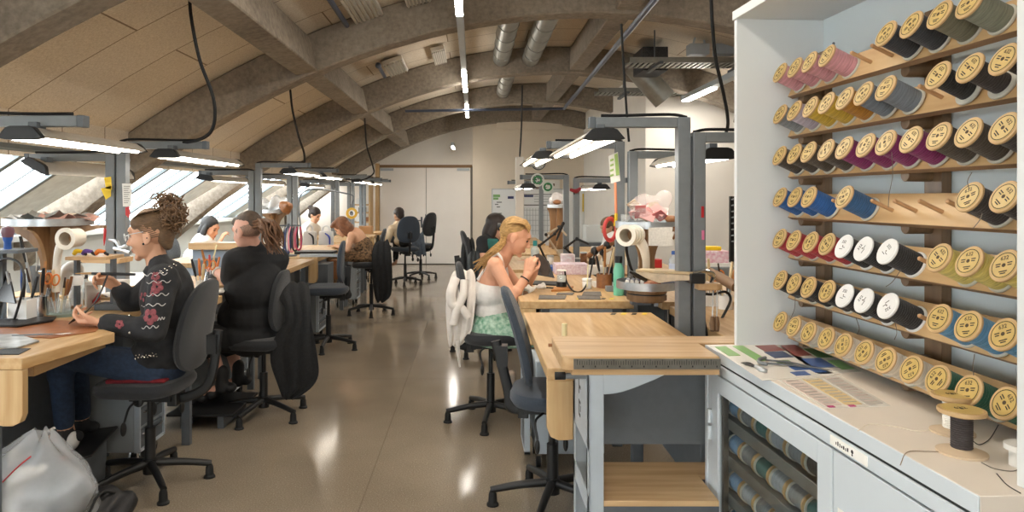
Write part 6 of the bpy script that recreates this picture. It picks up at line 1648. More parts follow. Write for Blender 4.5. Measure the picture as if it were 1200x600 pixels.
for i, (px0, px1, hm_) in enumerate(((355, 371.5, 'dark strap'), (373.5, 391, 'blue strap'))):
    x0, x1 = at(px0, 0, 7.7).x, at(px1, 0, 7.7).x; z0, z1 = at(0, 287, 7.7).z, at(0, 271, 7.7).z
    t = thing('handbag', ['white leather handbag with a dark strap on the black tray', 'white leather handbag with a blue strap beside the post'][i], 'handbag', ((x0+x1)/2, 7.7, z0))
    MB().prism([(x0, 7.66, z0), (x1, 7.66, z0), (x1-.01, 7.67, z1), (x0+.01, 7.67, z1)], (0, .07, 0)).build('body', mat('white_leather', 'e3e1de', .5), t, bevel=.008)
    for yy in (7.675, 7.72): MB().tube([(x0+.045, yy, z1-.01), (x0+.05, yy, z1+.04), ((x0+x1)/2, yy, z1+.06), (x1-.05, yy, z1+.04), (x1-.045, yy, z1-.01)], .006, n=7).build('handle', mat('white_leather', 'e3e1de'), t)
    MB().tube([((x0+x1)/2+.0, 7.65, z1-.02), ((x0+x1)/2+.045, 7.64, z1-.06), ((x0+x1)/2+.05, 7.645, z0+.01)], [.012, .02, .014], n=8, flat=.4).build('strap', M_leather_black if i == 0 else mat('royal_blue', '2a3fa0', .5), t)
item('steel_rail', 'pale steel rail lying along the bench edge before the white bags', 'rail', lambda b: b.span(at(352, 0, 7.3).x, at(402, 0, 7.3).x, 7.26, 7.31, ZB, ZB+.03), M_steel_light, .004)
bx('drawer_box', 'black storage box of small tools beyond the empty stool', 'box', 362, 384, 331, 27, .3, M_steel_dark, z=.62, dz=-.05)
bx('brown_box', 'brown cardboard box beside the backrest of the empty stool', 'box', 386, 396, 322, 22, .25, M_leather_brown, z=.62, dz=-.05)
item('tape_roll', 'yellow and white tape roll hanging above the leopard dress', 'tape', lambda b: b.lathe([(.035, -.03), (.075, -.03), (.075, .03), (.035, .03)], at(412, 250, 9.4), (.3, -1, .1), n=28, closed=True), mat('yellow_tape', 'd8ac3a', .4), parts=[('core_ring', lambda b: b.lathe([(.03, -.032), (.042, -.032), (.042, .032), (.03, .032)], at(412, 250, 9.4), (.3, -1, .1), n=28, closed=True), M_white)])
item('tape_hook', 'thin steel hook arm carrying the yellow tape roll', 'hook', lambda b: b.tube([at(412, 250, 9.41), at(412, 240, 9.42), at(410, 228, 9.42), (-2.30, 9.42, at(0, 226, 9.42).z), (-2.30, 9.42, ZB)], .01), M_steel_dark)
# oak shelf tower beside the door
t = thing('shelf_tower', 'open oak shelf tower against the end wall left of the white door', 'shelf', (-2.35, 15.2, 0))
for x in (-2.65, -2.23): MB().span(x, x+.03, 14.9, 15.4, 0, 1.95 if x > -2.4 else 1.35).build('side', M_oak_z, t, bevel=.002)
for z in (.25, .6, .95, 1.15, 1.32): MB().span(-2.62, -2.23, 14.9, 15.4, z, z+.03).build('board', M_oak_x, t, bevel=.002)
for i, (z, h_, x, m_) in enumerate(((.98, .1, -2.5, M_paper), (.98, .09, -2.35, M_leather_brown), (1.18, .1, -2.45, M_leather_grey), (.63, .2, -2.5, M_oak_x), (1.35, .12, -2.5, M_white))):
    item('box', ['white box on the third board of the oak shelf tower', 'brown box on the third board of the oak shelf tower', 'grey box on the fourth board of the oak shelf tower', 'wooden box on the second board of the oak shelf tower', 'white box on top of the oak shelf tower'][i], 'box', lambda b: b.span(x, x+.13, 14.95, 15.2, z, z+h_), m_, .003)
for i, (px, py, y_, m_, l_) in enumerate(((418, 286, 11.9, M_paper, 'white open box on the bench of the far man'), (428, 284, 11.8, mat('kraft_card', 'b98d62', .8), 'kraft card box on the bench of the far man'), (404, 288, 11.6, mat('kraft_card', 'b98d62', .8), 'flat kraft box on the far left bench'))):
    c_ = at(px, py, y_); item('carton', l_, 'box', lambda b: b.span(c_.x-.11, c_.x+.11, y_, y_+.2, ZB, ZB+.1+.03*i), m_, .003)
# ---- right benches
bottle('mint green metal drinking bottle with black cap on the second right bench', 725, 346, 6.2, 46, mat('mint_green', '6fbfa3', .35), M_black, name='bottle', neck=.62, capk=.17)
for i, (pts, l_) in enumerate((([(631, 351), (662, 351), (664, 347), (632, 346.5)], 'long grey leather rectangle on the second right bench'), ([(652, 345.5), (671, 346), (673, 343.8), (654, 343.5)], 'small dark grey leather rectangle before the jar'),
                               ([(678, 351), (704, 351.5), (703, 347.5), (676, 347)], 'grey leather piece in front of the stack by the mint bottle'), ([(682, 346.5), (705, 347), (704, 342.5), (684, 342.5)], 'grey leather piece behind another by the mint bottle'))):
    slab2('leather_piece', l_, 'leather piece', pts, ZB, .004, mat('grey_suede', '6d6761', .85, noise=.2, nscale=60))
t, p, r, h = bottle('small glass jar standing on its black lid near the leather pieces', 658, 338, 5.8, 22, glass_mat('jar_glass', (.9, .93, .93)), M_white, name='jar', neck=.85, capk=.06)
MB().lathe([(0, .002), (r*1.06, .002), (r*1.06, h*.36), (0, h*.36)], p, n=24).build('lid', M_black, t); MB().lathe([(0, h*.37), (r*.9, h*.37), (r*.9, h*.7), (0, h*.7)], p, n=20).build('contents', M_white, t)
c = cup('brown wooden cup of brushes beside the mint bottle', 708, 337, 9, 16, M_leather_brown)
tools(c, 'the brown cup by the mint bottle', [('wooden', 'brush'), ('pale', 'brush'), ('brown', 'awl'), ('black', 'punch'), ('wooden', 'awl'), ('pale', 'stick')], .2)
c = cup('black pot of tools right behind the mint bottle', 716, 335, 5, 22, M_black)
tools(c, 'the black pot by the mint bottle', [('black', 'cutter'), ('black', 'punch'), ('pale', 'stick')], .14)
bx('white_box', 'flat white box in front of the brown brush cup', 'box', 696, 719, 337, 6, .08, M_white)
bx('steel_block', 'small steel block beside the mint bottle', 'block', 711, 720, 342, 6, .06, M_steel)
bottle('white cup with a thin rod left of the brush cup', 688, 338, 5.5, 12, M_white, M_white_gloss, name='cup', neck=.95)
item('thin_rod', 'thin pale stick standing in the white cup', 'rod', lambda b: b.tube([atz(688, 336, ZB+.03), at(689, 310, 4.72)], .004, k=1), mat('pale_dowel', 'e4dcb0'))
for i, (px, py, w_, l_) in enumerate(((610, 342, 9, 'crumpled white tissue under the elbow of the blonde woman'), (622, 339, 10, 'crumpled white tissue in front of the blonde woman'), (634, 336, 9, 'crumpled white tissue closest to the dark leather strip'))):
    c_ = atz(px, py, ZB+.014); lump('tissue', l_, 'tissue', c_, (w_/S(c_.y), .05, .02), M_paper, 40+i, 7, .008)
slab2('leather_offcut', 'long dark leather strip on the second right bench', 'offcut', [(622, 334), (652, 335), (655, 331), (626, 330)], ZB, .008, M_leather_black)
slab2('leather_offcut', 'brown leather wedge in front of the glass jar', 'offcut', [(646, 342), (668, 341), (672, 337), (650, 338.5)], ZB, .012, mat('tan_leather', 'b5793f'))
t = thing('pen', 'thin black pen lying beside the dark leather strip', 'pen', atz(640, 337, ZB)); MB().tube([atz(628, 336, ZB+.008), atz(655, 338, ZB+.008)], .005, k=1).build('barrel', M_black, t)
item('leather_tool_roll', 'dark leather sheath leaning behind the raised hands of the blonde woman', 'sheath', lambda b: b.prism([at(628, 322, 4.95), at(650, 326, 4.9), at(643, 306, 4.98), at(632, 300, 5.0)], (.0, .01, 0)), M_leather_black, .002)
# third right bench: blue tray, pink bags, arms
bx('blue_tray', 'blue plastic tray on the third right bench', 'tray', 627, 658, 318, 5, .2, M_blue, z=ZB)
o = bx('pink_box', 'clear box of pink paper below the blue tray on the right', 'box', 651, 690, 322, 12, .2, mat('pink_speckle', 'd3b3c4', .5, noise=.4, nscale=60, col2='f1e7ee'))
bx('pink_pouch', 'small clear pouch of pink paper above the pink box', 'pouch', 658, 674, 316, 18, .1, mat('pink_speckle_light', 'e9c9cc', .5, noise=.5, nscale=50, col2='f6eeee'), bevel=.01)
bx('white_carton', 'white carton behind the red ring on the right', 'box', 696, 717, 310, 20, .16, M_white)
def armlamp(label, pts, m, r=.012):
    t = thing('clamp_arm', label, 'arm', pts[0])
    for a, b_ in zip(pts, pts[1:]): MB().tube([a, b_], [r, r*.8], n=9, k=1).build('arm_segment', m, t)
    for a in pts[1:-1]: MB().ell(a, r*1.5).build('joint', M_black, t)
    return t
bz = at(640, 300, 6.4)
armlamp('black jointed arm lamp rising behind the blue tray', [V((bz.x+.05, 6.9, ZB)), at(632, 288, 6.85), at(650, 274, 6.8), at(660, 262, 6.8), at(652, 282, 6.75)], M_black)
armlamp('pale bent arm on the third right bench beside the blue tray', [V((bz.x+.22, 7.0, ZB)), at(640, 275, 7.0), at(655, 266, 7.0), at(664, 276, 6.95)], M_nat)
armlamp('second black jointed arm nearer the red ring', [V((1.0, 6.6, ZB)), at(662, 290, 6.5), at(676, 280, 6.4), at(690, 286, 6.3)], M_black)
armlamp('brown and black padded arm reaching to the cream pipe', [at(690, 300, 5.0), at(697, 294, 4.95), at(712, 287, 4.9), at(726, 281, 4.85)], M_leather_brown, .02)
armlamp('grey curved hose arm under the cream pipe', [at(700, 305, 5.2), at(706, 296, 5.15), at(722, 288, 5.1), at(735, 292, 5.05)], M_nat, .016)
bottle('clear spray bottle with teal trigger on the third right bench', 627, 306, 5, 24, mat('pale_clear', 'cfd8d6', .2), mat('teal_plastic', '2d8f8c', .4), name='bottle', neck=.45, capk=.25)
for i, (px, py, hp_, c_, l_) in enumerate(((668, 312, 14, M_orange, 'orange glue tin on the third right bench'), (676, 314, 12, M_steel, 'steel tin on the third right bench'), (684, 310, 15, M_leather_brown, 'brown jar on the third right bench'), (694, 311, 10, M_black, 'black tin on the third right bench'), (645, 309, 10, M_white, 'white tin on the third right bench'))):
    bottle(l_, px, py, 4, hp_, c_, M_alu, name='tin', neck=.92, capk=.12)
lump('plastic_bag', 'clear bag heaped on the small white tray stand near the whiteboard', 'bag', (1.0, 8.4, 1.47), (.11, .1, .1), film_mat('clear_bag_far', 'e3dcda', .6), 12, vox=.015)
item('leather_wad', 'dark leather wad in the clear bag near the whiteboard', 'leather', lambda b: b.ell((.99, 8.33, 1.44), (.05, .03, .03)), M_leather_brown)
def ring(label, c_, R_, r_, m, ax=(0, 1, 0), cat='ring'):
    d, sd, u = frame_of(ax); pts = [V(c_)+(sd*math.cos(2*PI*i/28)+u*math.sin(2*PI*i/28))*R_ for i in range(28)]
    return item('wire_reel' if cat == 'reel' else 'ring', label, cat, lambda b: b.tube(pts, r_, n=8, closed=True), m)
for i, (px, py, rp) in enumerate(((630, 211, 7), (642, 219, 6))):
    c_ = at(px, py, 7.55); o = ring(['larger green and white wire reel hanging from the far right lamp frame', 'smaller green and white wire reel hanging lower'][i], c_, rp/S(7.55), .008, mat('reel_white', 'e3e6e0', .4), cat='reel')
    q = MB().lathe([(.028, -.012), (.046, -.012), (.046, .012), (.028, .012)], c_, (0, 1, 0), n=24, closed=True); q.build('wire_coil', M_green, o); q = MB()
    for k in range(3):
        a = k*2.1; q.tube([c_, c_+V((math.cos(a), 0, math.sin(a)))*rp/S(7.55)], .005, n=6, k=1)
    q.build('spoke', mat('reel_white', 'e3e6e0'), o)
ring('red rubber ring hanging before the half hidden person', at(715, 272, 4.7), .058, .012, mat('coral_red', 'd04a48', .5), ax=(.75, -1, 0)).scale = (1, 1, 1.25)
# card on second right post and tubes below
t = thing('shop_card', 'white card with green print hanging tilted on the second right lamp post', 'card', at(720, 214, 4.72))
P4 = lambda L_, y: [at(px, py, y) for px, py in L_]
MB().prism(P4([(713, 183), (724, 178), (727, 212), (716, 215)], 4.72), (0, .003, 0)).build('card', M_paper, t)
g = MB(); g.prism(P4([(720, 181), (723.6, 179.5), (726, 205), (722, 206)], 4.715), (0, .002, 0)); 
for i in range(4): g.prism(P4([(715, 187+6*i), (719, 185.5+6*i), (719.2, 188+6*i), (715.2, 189.5+6*i)], 4.715), (0, .002, 0))
g.build('green_print', mat('lime_print', '9dbb6c', .6), t)
item('cord_strip', 'orange and yellow cord hanging below the white card', 'cord', lambda b: (b.tube([at(721, 214, 4.7), at(721.5, 232, 4.7), at(722, 250, 4.7)], .009, n=8)), mat('orange_cord', 'e08a62', .5), parts=[('yellow_end', lambda b: b.tube([at(722, 250, 4.7), at(721.5, 258, 4.7), at(720.5, 265, 4.7)], .011, n=8), M_yellow)])
t = thing('spring_clamp', 'dark red clamp fixed to the far outer lamp post', 'clamp', at(675, 223, 7.3)); MB().tube([at(668, 222, 7.28), at(675, 224, 7.26), at(680, 221, 7.28)], [.014, .024, .016], n=8).build('jaw', mat('dark_red', '8f1f2b', .4), t); MB().tube([at(672, 223, 7.26), at(673, 228, 7.26)], .008, n=6, k=1).build('screw', M_black, t)
# near right tray stand contents
lump('plastic_bag', 'clear plastic bag of pink and white scraps on the round aluminium tray', 'bag', (1.015, 4.03, 1.435), (.125, .1, .09), film_mat('clear_bag', 'e2d6d4', .30), 14, n=12, vox=.012)
for i in range(16):
    c_ = V((.99+rq.uniform(-.07, .09), 4.02+rq.uniform(-.05, .05), 1.40+rq.uniform(-.01, .06))); a = Matrix.Rotation(rq.uniform(0, 3), 3, 'X') @ Matrix.Rotation(rq.uniform(0, 3), 3, 'Z')
    item('paper_scrap', ['pink', 'white', 'rose', 'pale'][i % 4]+' paper scrap inside the clear bag on the round aluminium tray', 'scrap', lambda b: b.box(c_, (.085, .06, .003), M=a), [mat('pink_paper', 'dba9a6', .8), M_paper, mat('rose_paper', 'c4706f', .8), M_nat][i % 4], group='paper scraps inside the clear bag')
item('dark_wad', 'dark leather offcut at the right end of the round aluminium tray', 'offcut', lambda b: b.ell((1.12, 3.98, 1.375), (.035, .03, .022)), M_leather_brown)
item('small_clear_cup', 'small clear cup left of the bag on the round aluminium tray', 'cup', lambda b: b.lathe([(0, 0), (.02, 0), (.026, .07), (.024, .07), (.018, .004), (0, .004)], (.87, 4.04, 1.33), n=18), film_mat('clear_plastic', 'd9dedd', .3))
pipe_flange('cream pipe elbow with ribbed rings in front of the aluminium tray stand', at(733, 276, 3.62), (.75, 1, -.02), .056, .14, 4, 'a58f74')
item('hose', 'cream hose curving down from the ribbed cream pipe', 'hose', lambda b: b.tube([at(748, 280, 3.72), at(754, 290, 3.72), at(757, 305, 3.74), at(757, 322, 3.78)], [.03, .026, .02, .018], n=10), mat('cream_pvc', 'e9e2d5'))
t = thing('notice_sheet', 'speckled white paper sheet taped to the aluminium tray stand', 'paper', at(774, 288, 3.86)); MB().prism(P4([(760, 267), (788, 266), (788, 288), (760, 288)], 3.86), (0, .002, 0)).build('sheet', mat('speckled_paper', 'e6e3dd', .8, noise=.12, nscale=90), t)
item('tan_hook', 'tan leather hook shape hanging beside the paper sheet', 'hook', lambda b: b.prism(P4([(789, 266), (793, 265), (794, 273), (790, 281), (788, 280), (791, 273)], 3.87), (0, .01, 0)), M_leather_brown)
t, p, r, h = bottle('clear plastic water bottle with blue cap behind the nearest right post', 790, 324, 6, 30, mat('water_plastic', 'dfe7ee', .15, alpha=.6), M_blue, z=ZB+.17, neck=.45, capk=.14, band=mat('pale_blue_label', 'c8d4ea', .5))
item('shelf_board', 'narrow grey shelf carrying the water bottle behind the posts', 'shelf', lambda b: (b.span(p.x-.12, p.x+.12, p.y-.08, p.y+.1, ZB+.155, ZB+.17), b.span(p.x-.11, p.x-.09, p.y, p.y+.02, ZB, ZB+.155), b.span(p.x+.09, p.x+.11, p.y, p.y+.02, ZB, ZB+.155)), M_steel_light)
for i in range(4):
    x = .865+.028*i; item('striped_tube', ['blue and white striped tube at the left end of the lower tray', 'second blue and white striped tube in the lower tray', 'third blue and white striped tube in the lower tray', 'blue and white striped tube closest to the red tag'][i], 'tube', lambda b: [b.cyl((x+.006*k, 3.96+.02*k, 1.02), (x+.006*(k+1), 3.96+.02*(k+1), 1.022), .011, n=12, mi=k % 2) for k in range(5)], [M_white, mat('stripe_blue', '27418f', .5)], group='striped tubes in the lower tray')
item('leather_pouch', 'small tan and red pouch at the front of the lower tray', 'pouch', lambda b: b.ell((1.0, 3.93, 1.0), (.055, .03, .035)), mat('patch_pouch', 'c49a78', .7, noise=.6, nscale=30, col2='a03c30'), )
item('blue_packet', 'pale blue packet at the right end of the lower tray', 'packet', lambda b: b.span(1.06, 1.15, 3.98, 4.06, .99, 1.025), mat('pale_blue_pack', 'b7c3e0', .4), .004)
# padded board and clamps on the nearest right posts
t = thing('padded_board', 'beige leather padded board clamped across the nearest right lamp post', 'board', at(780, 325, 3.28))
MB().prism([at(745, 319, 3.27), at(812, 323, 3.25), at(812, 329, 3.25), (at(795, 329, 3.25)), at(772, 332, 3.26), at(757, 326, 3.27)], (0, .018, 0)).build('front_edge', M_nat, t, bevel=.003)
MB().prism([at(745, 318.5, 3.27), at(812, 322.5, 3.25), at(810, 319, 3.60), at(752, 317, 3.62)], (0, 0, .012)).build('pad', mat('beige_leather', 'cbb592', .6, noise=.15, nscale=25), t, bevel=.003)
item('board_lever', 'black lever under the beige padded board', 'lever', lambda b: b.tube([at(738, 318, 3.3), at(747, 323, 3.3), at(757, 328, 3.32)], [.006, .012, .01], n=8), M_black)
t = thing('bench_vice_arm', 'black clamp with a chrome arm on the right of the nearest posts', 'clamp', at(812, 330, 3.3))
MB().span(1.0, 1.07, 3.24, 3.335, at(0, 331, 3.3).z, at(0, 319, 3.3).z).build('clamp_block', M_black, t, bevel=.006); MB().tube([at(812, 320, 3.28), at(826, 318, 3.3), at(836, 322, 3.32), at(833, 333, 3.32)], [.009, .009, .011, .008], n=8).build('chrome_arm', M_chrome, t)
item('round_peg_board', 'rounded pale wooden peg board right of the nearest posts', 'board', lambda b: b.prism([(x, y, at(0, 338, 3.35).z) for x, y in rounded(1.05, 1.16, 3.27, 3.37, .03)], (0, 0, .032)), M_oak_x, .004)
item('brown_roller', 'thick brown wooden roller lying behind the white cabinet edge', 'roller', lambda b: b.tube([at(832, 318, 3.9), at(845, 326, 3.8), at(862, 336, 3.7)], [.022, .028, .028], n=12), mat('dark_wood', '7d6046', .5))
# outer right bench clutter
t = thing('paper_tray', 'grey wire tray with white paper behind the nearest right posts', 'tray', at(830, 330, 4.3)); 
MB().span(1.28, 1.62, 4.3, 4.55, at(0, 329, 4.3).z, at(0, 313, 4.3).z).build('tray', M_steel, t, bevel=.006); MB().span(1.3, 1.6, 4.32, 4.5, at(0, 313, 4.3).z, at(0, 309, 4.3).z).build('papers', M_paper, t)
for x in (1.3, 1.6): MB().span(x-.01, x+.01, 4.4, 4.42, ZB, at(0, 329, 4.3).z).build('leg', M_steel_dark, t)
tzz = at(0, 309, 4.3).z
t = thing('pink_tray', 'pink speckled box with a yellow packet on the wire tray', 'box', (1.47, 4.4, tzz)); MB().span(1.4, 1.58, 4.34, 4.48, tzz, tzz+.075).build('box', mat('pink_box_speckle', 'd99bb2', .5, noise=.5, nscale=60, col2='efe2e6'), t, bevel=.006); MB().span(1.43, 1.54, 4.36, 4.45, tzz+.076, tzz+.1).build('yellow_packet', M_yellow, t, bevel=.004)
MB().prism([(1.36, 4.36, tzz), (1.375, 4.36, tzz), (1.375, 4.36, tzz+.1), (1.36, 4.36, tzz+.1)], (0, .1, 0)).build('side_frame', M_black, t)
t = thing('hook_rack', 'tall narrow black rack against the pale core wall beside the cabinet', 'rack', (3.2, 8.9, 0)); rxx = at(857, 0, 8.9).x
MB().span(rxx-.02, rxx+.03, 8.88, 8.93, 0, at(0, 230, 8.9).z).build('pole', M_black, t)
for i in range(8): MB().cyl((rxx, 8.88, at(0, 234+7*i, 8.9).z), (rxx+.0, 8.78, at(0, 233+7*i, 8.9).z), .01, n=8).build('hook', M_steel, t)
for i, (px, py, hp_, m_, l_) in enumerate(((822, 255, 24, M_red, 'red strap end hanging on the outer lamp frame by the cabinet'), (822.5, 281, 20, mat('hot_pink', 'e07aa0', .5), 'hot pink card hanging low on the outer lamp frame by the cabinet'))):
    c_ = at(px, py, 3.33); item('hanging_tag', l_, 'tag', lambda b: b.prism([c_, c_+V((.012, 0, 0)), c_+V((.012, 0, hp_/S(3.33)*.55)), c_+V((0, 0, hp_/S(3.33)*.55))], (0, .003, 0)), m_)
for i, px in enumerate((839, 842)):
    a, b_ = atz(px-3+4*i, 394, ZB+.003), at(px-1+4*i, 378, 3.15)
for i, (px0, px1) in enumerate(((836, 837), (841, 843.5))):
    a = atz(px0-1, 388, ZB+.004); b_ = a+V((.01, .03, .06)); t = thing('wooden_handle', ['short brown wooden tool handle at the cabinet edge, left of two', 'short brown wooden tool handle touching the cabinet edge, right of two'][i], 'tool', a)
    MB().tube([a, a.lerp(b_, .5), b_], [.010, .014, .009], n=10).build('handle', mat('dark_wood', '7d6046'), t); MB().tube([b_, b_+V((.02, .05, .12))], .003, n=6, k=1).build('shaft', M_alu, t)
c = cup('white cup of coloured tools on the outer right bench', 832, 358, 9, 14, M_white)
tools(c, 'the white cup on the outer right bench', [('orange', 'awl'), ('pale', 'stick'), ('red', 'punch'), ('pale', 'stick'), ('wooden', 'brush')], .22)
c = cup('clear cup of sticks near the white cabinet', 850, 362, 8, 16, M_white_gloss)
tools(c, 'the clear cup near the cabinet', [('pale', 'stick'), ('orange', 'scissors'), ('pale', 'brush'), ('wooden', 'awl')], .2)
for i, (pts, l_) in enumerate((([at(816, 322, 3.45), at(818, 345, 3.42), at(824, 370, 3.36), at(829, 398, 3.34)], 'black cable running down the right side of the nearest posts'), ([at(812, 330, 3.45), at(820, 360, 3.42), at(824, 398, 3.4)], 'second black cable running down beside the nearest posts'), ([at(818, 343, 3.5), at(834, 345, 3.6), at(850, 342, 3.7), at(856, 352, 3.7), at(845, 375, 3.6)], 'black cable sagging under the peg board to the wooden handles'))):
    cable(l_, pts, .007)
# cables around the stand and on the benches
cable('black cable hanging in a loop over the second right bench', [at(698, 292, 4.9), at(694, 310, 4.85), at(690, 328, 4.8), atz(682, 341, ZB+.006), atz(672, 341, ZB+.006), at(664, 330, 4.75), at(662, 318, 4.75)], .006)
cable('black cable behind the mint bottle up to the padded arm', [at(716, 318, 4.9), at(720, 300, 4.9), at(724, 288, 4.9)], .006)
cable('black cable from the tray stand pedestal to the pipe', [at(744, 325, 4.0), at(738, 310, 3.98), at(734, 292, 3.95), at(736, 284, 3.9)], .008)
for i, (px, py, w_, m_, l_) in enumerate(((700, 322, 10, M_paper, 'white papers on the second right bench'), (745, 312, 9, M_white, 'white box behind the tray stand trunk'), (768, 314, 8, M_red, 'red and white box right of the tray stand trunk'))):
    bx('carton', l_, 'box', px-w_, px+w_, py, 10, .12, m_)
# ---- end wall: whiteboard, clock, poster
t = thing('whiteboard', 'large whiteboard covered in notes on the end wall', 'whiteboard', at(630, 292, 15.27))
yw = 15.28
def wq(px0, px1, py0, py1, y): a, b_ = at(px0, py1, y), at(px1, py0, y); return a.x, b_.x, a.z, b_.z
x0, x1, z0, z1 = wq(577, 684, 222, 290, yw); MB().span(x0, x1, yw-.02, yw+.018, z0, z1).build('board', mat('board_white', 'eceeee', .25), t, bevel=.003)
fr = MB(); fr.span(x0-.015, x1+.015, yw-.03, yw+.018, z1, z1+.015); fr.span(x0-.015, x1+.015, yw-.03, yw+.018, z0-.015, z0); fr.span(x0-.015, x0, yw-.03, yw+.018, z0, z1); fr.span(x1, x1+.015, yw-.03, yw+.018, z0, z1); fr.build('frame', M_alu, t)
def onb(name, rects, m, y=yw-.022):
    b = MB()
    for r_ in rects: q = wq(*r_, y); b.span(q[0], q[1], y, y+.002, q[2], q[3])
    b.build(name, m, t)
onb('green_note', [(578, 586, 228, 231), (578, 584, 231.5, 234)], mat('note_green', '7fae6f', .6)); onb('navy_magnet', [(595, 602, 230, 233)], mat('note_navy', '2f3663', .6))
onb('divider', [(604.5, 606, 228, 284)], M_ink); onb('timetable_heading', [(614, 625, 228.5, 231)], mat('note_navy', '2f3663')); onb('timetable_rule', [(613, 650, 227.5, 228.3), (613, 650, 239.8, 240.8)], M_ink)
onb('timetable_grid', [(614+3.4*i, 614.4+3.4*i, 244, 275) for i in range(11)]+[(613, 650, 246+6*i, 246.4+6*i) for i in range(5)]+[(626, 646, 230+3*i, 230.6+3*i) for i in range(3)], mat('note_grey', '9da0a4', .6), yw-.024)
onb('scribble', [(582, 588, 236.5, 237.5), (582, 586, 242, 243), (578, 588, 249.5, 250.5), (580, 584, 239, 240), (591, 598, 256, 269)], mat('note_dark', '50545a', .7)); onb('yellow_strip', [(682.5, 684, 227, 248)], M_yellow, yw-.03)
t = thing('poster', 'pale poster above the whiteboard', 'poster', at(640, 226, 15.28)); q = wq(625, 656, 211, 225.5, 15.285); MB().span(q[0], q[1], 15.285, 15.297, q[2], q[3]).build('sheet', M_paper, t)
pm = MB()
for r_ in ((628, 632, 219, 223), (648, 650, 215, 218), (649, 652, 222, 224), (636, 644, 216, 217), (636, 642, 219, 219.7)): q = wq(*r_, 15.28); pm.span(q[0], q[1], 15.282, 15.285, q[2], q[3])
pm.build('print', mat('poster_print', '7a6a5c', .7), t)
t = thing('wall_clock', 'round wall clock with a dark rim on the end wall', 'clock', at(631, 199, 15.28)); cc = at(631, 191, 15.25)
MB().lathe([(.0, 0), (.14, 0), (.14, .03), (0, .03)], cc, (0, 1, 0), n=36).build('face', M_paper, t); MB().lathe([(.135, -.012), (.155, -.012), (.155, .04), (.135, .04)], cc, (0, 1, 0), n=36, closed=True).build('rim', M_steel_dark, t)
hb = MB(); hb.bar(cc+V((0, -.008, 0)), cc+V((.07, -.008, .05)), .004, .012); hb.bar(cc+V((0, -.006, 0)), cc+V((-.04, -.006, .08)), .004, .012)
for k in range(12): a = k*PI/6; hb.box(cc+V((.115*math.cos(a), -.004, .115*math.sin(a))), (.012, .004, .012))
hb.build('hands', M_ink, t)
c_ = at(700, 276, 9.9); item('printer', 'pale grey printer before the end wall beside the brown-haired person', 'printer', lambda b: b.span(c_.x-.16, c_.x+.16, 9.9, 10.2, c_.z-.1, c_.z+.14), M_wall_grey, .01)
item('printer_stand', 'dark cabinet under the pale grey printer', 'cabinet', lambda b: b.span(c_.x-.25, c_.x+.35, 9.85, 10.3, 0, c_.z-.101), M_steel_dark, .006)
# ---- rolling drawer units under the benches
def pedestal(label, x0, x1, y0, y1, z1, facing=1, m=M_steel, z0=.085):
    t = thing('drawer_trolley', label, 'trolley', ((x0+x1)/2, (y0+y1)/2, 0)); xf = x1 if facing > 0 else x0; s_ = facing
    MB().span(x0 if facing > 0 else x0+.03, x1-.03 if facing > 0 else x1, y0, y1, z0, z1).build('casing', m, t, bevel=.008)
    n = 4
    for i in range(n):
        za, zc = z0+.015+(z1-z0-.03)*i/n, z0+(z1-z0-.03)*(i+1)/n
        d_ = MB().span(xf-.028, xf-.008, y0+.02, y1-.02, za, zc-.012).build('drawer', M_steel_dark, t, bevel=.003)
        MB().tube([(xf-.006, y0+.05, zc-.03), (xf+.004, y0+.05, zc-.03), (xf+.004, y1-.05, zc-.03), (xf-.006, y1-.05, zc-.03)], .006, n=6, k=1).build('handle', M_chrome, d_)
    fr_ = MB()
    for yy in (y0, y1-.015): fr_.span(xf-.03, xf, yy, yy+.015, z0, z1)
    fr_.span(xf-.03, xf, y0, y1, z0, z0+.015); fr_.span(xf-.03, xf, y0, y1, z1-.015, z1); fr_.build('front_frame', M_steel_light, t)
    for xx in (x0+.05, x1-.05):
        for yy in (y0+.05, y1-.05):
            w_ = MB().cyl((xx-.012, yy, .034), (xx+.012, yy, .034), .0335, n=18).build('caster', M_rubber, t); MB().span(xx-.017, xx+.017, yy-.014, yy+.014, .034, z0).build('fork', M_chrome, w_)
pedestal('grey drawer trolley with aluminium drawers behind the red cushioned stool', -2.18, -1.845, 3.88, 4.2, .60, m=mat('trolley_grey', '9aa0a4', .5))
pedestal('grey drawer trolley behind the shoes of the man in the black t-shirt', -2.15, -1.74, 5.1, 5.42, .60)
pedestal('rounded grey trolley under the seat of the empty stool', -2.0, -1.62, 7.35, 7.75, .56)
pedestal('pale grey trolley under the bench of the leopard dress', -1.85, -1.62, 9.72, 10.05, .62, m=M_steel_light)
pedestal('pale grey trolley under the nearest right bench by the slate stool', .31, .72, 3.86, 4.16, .60, facing=-1, m=M_steel_light)
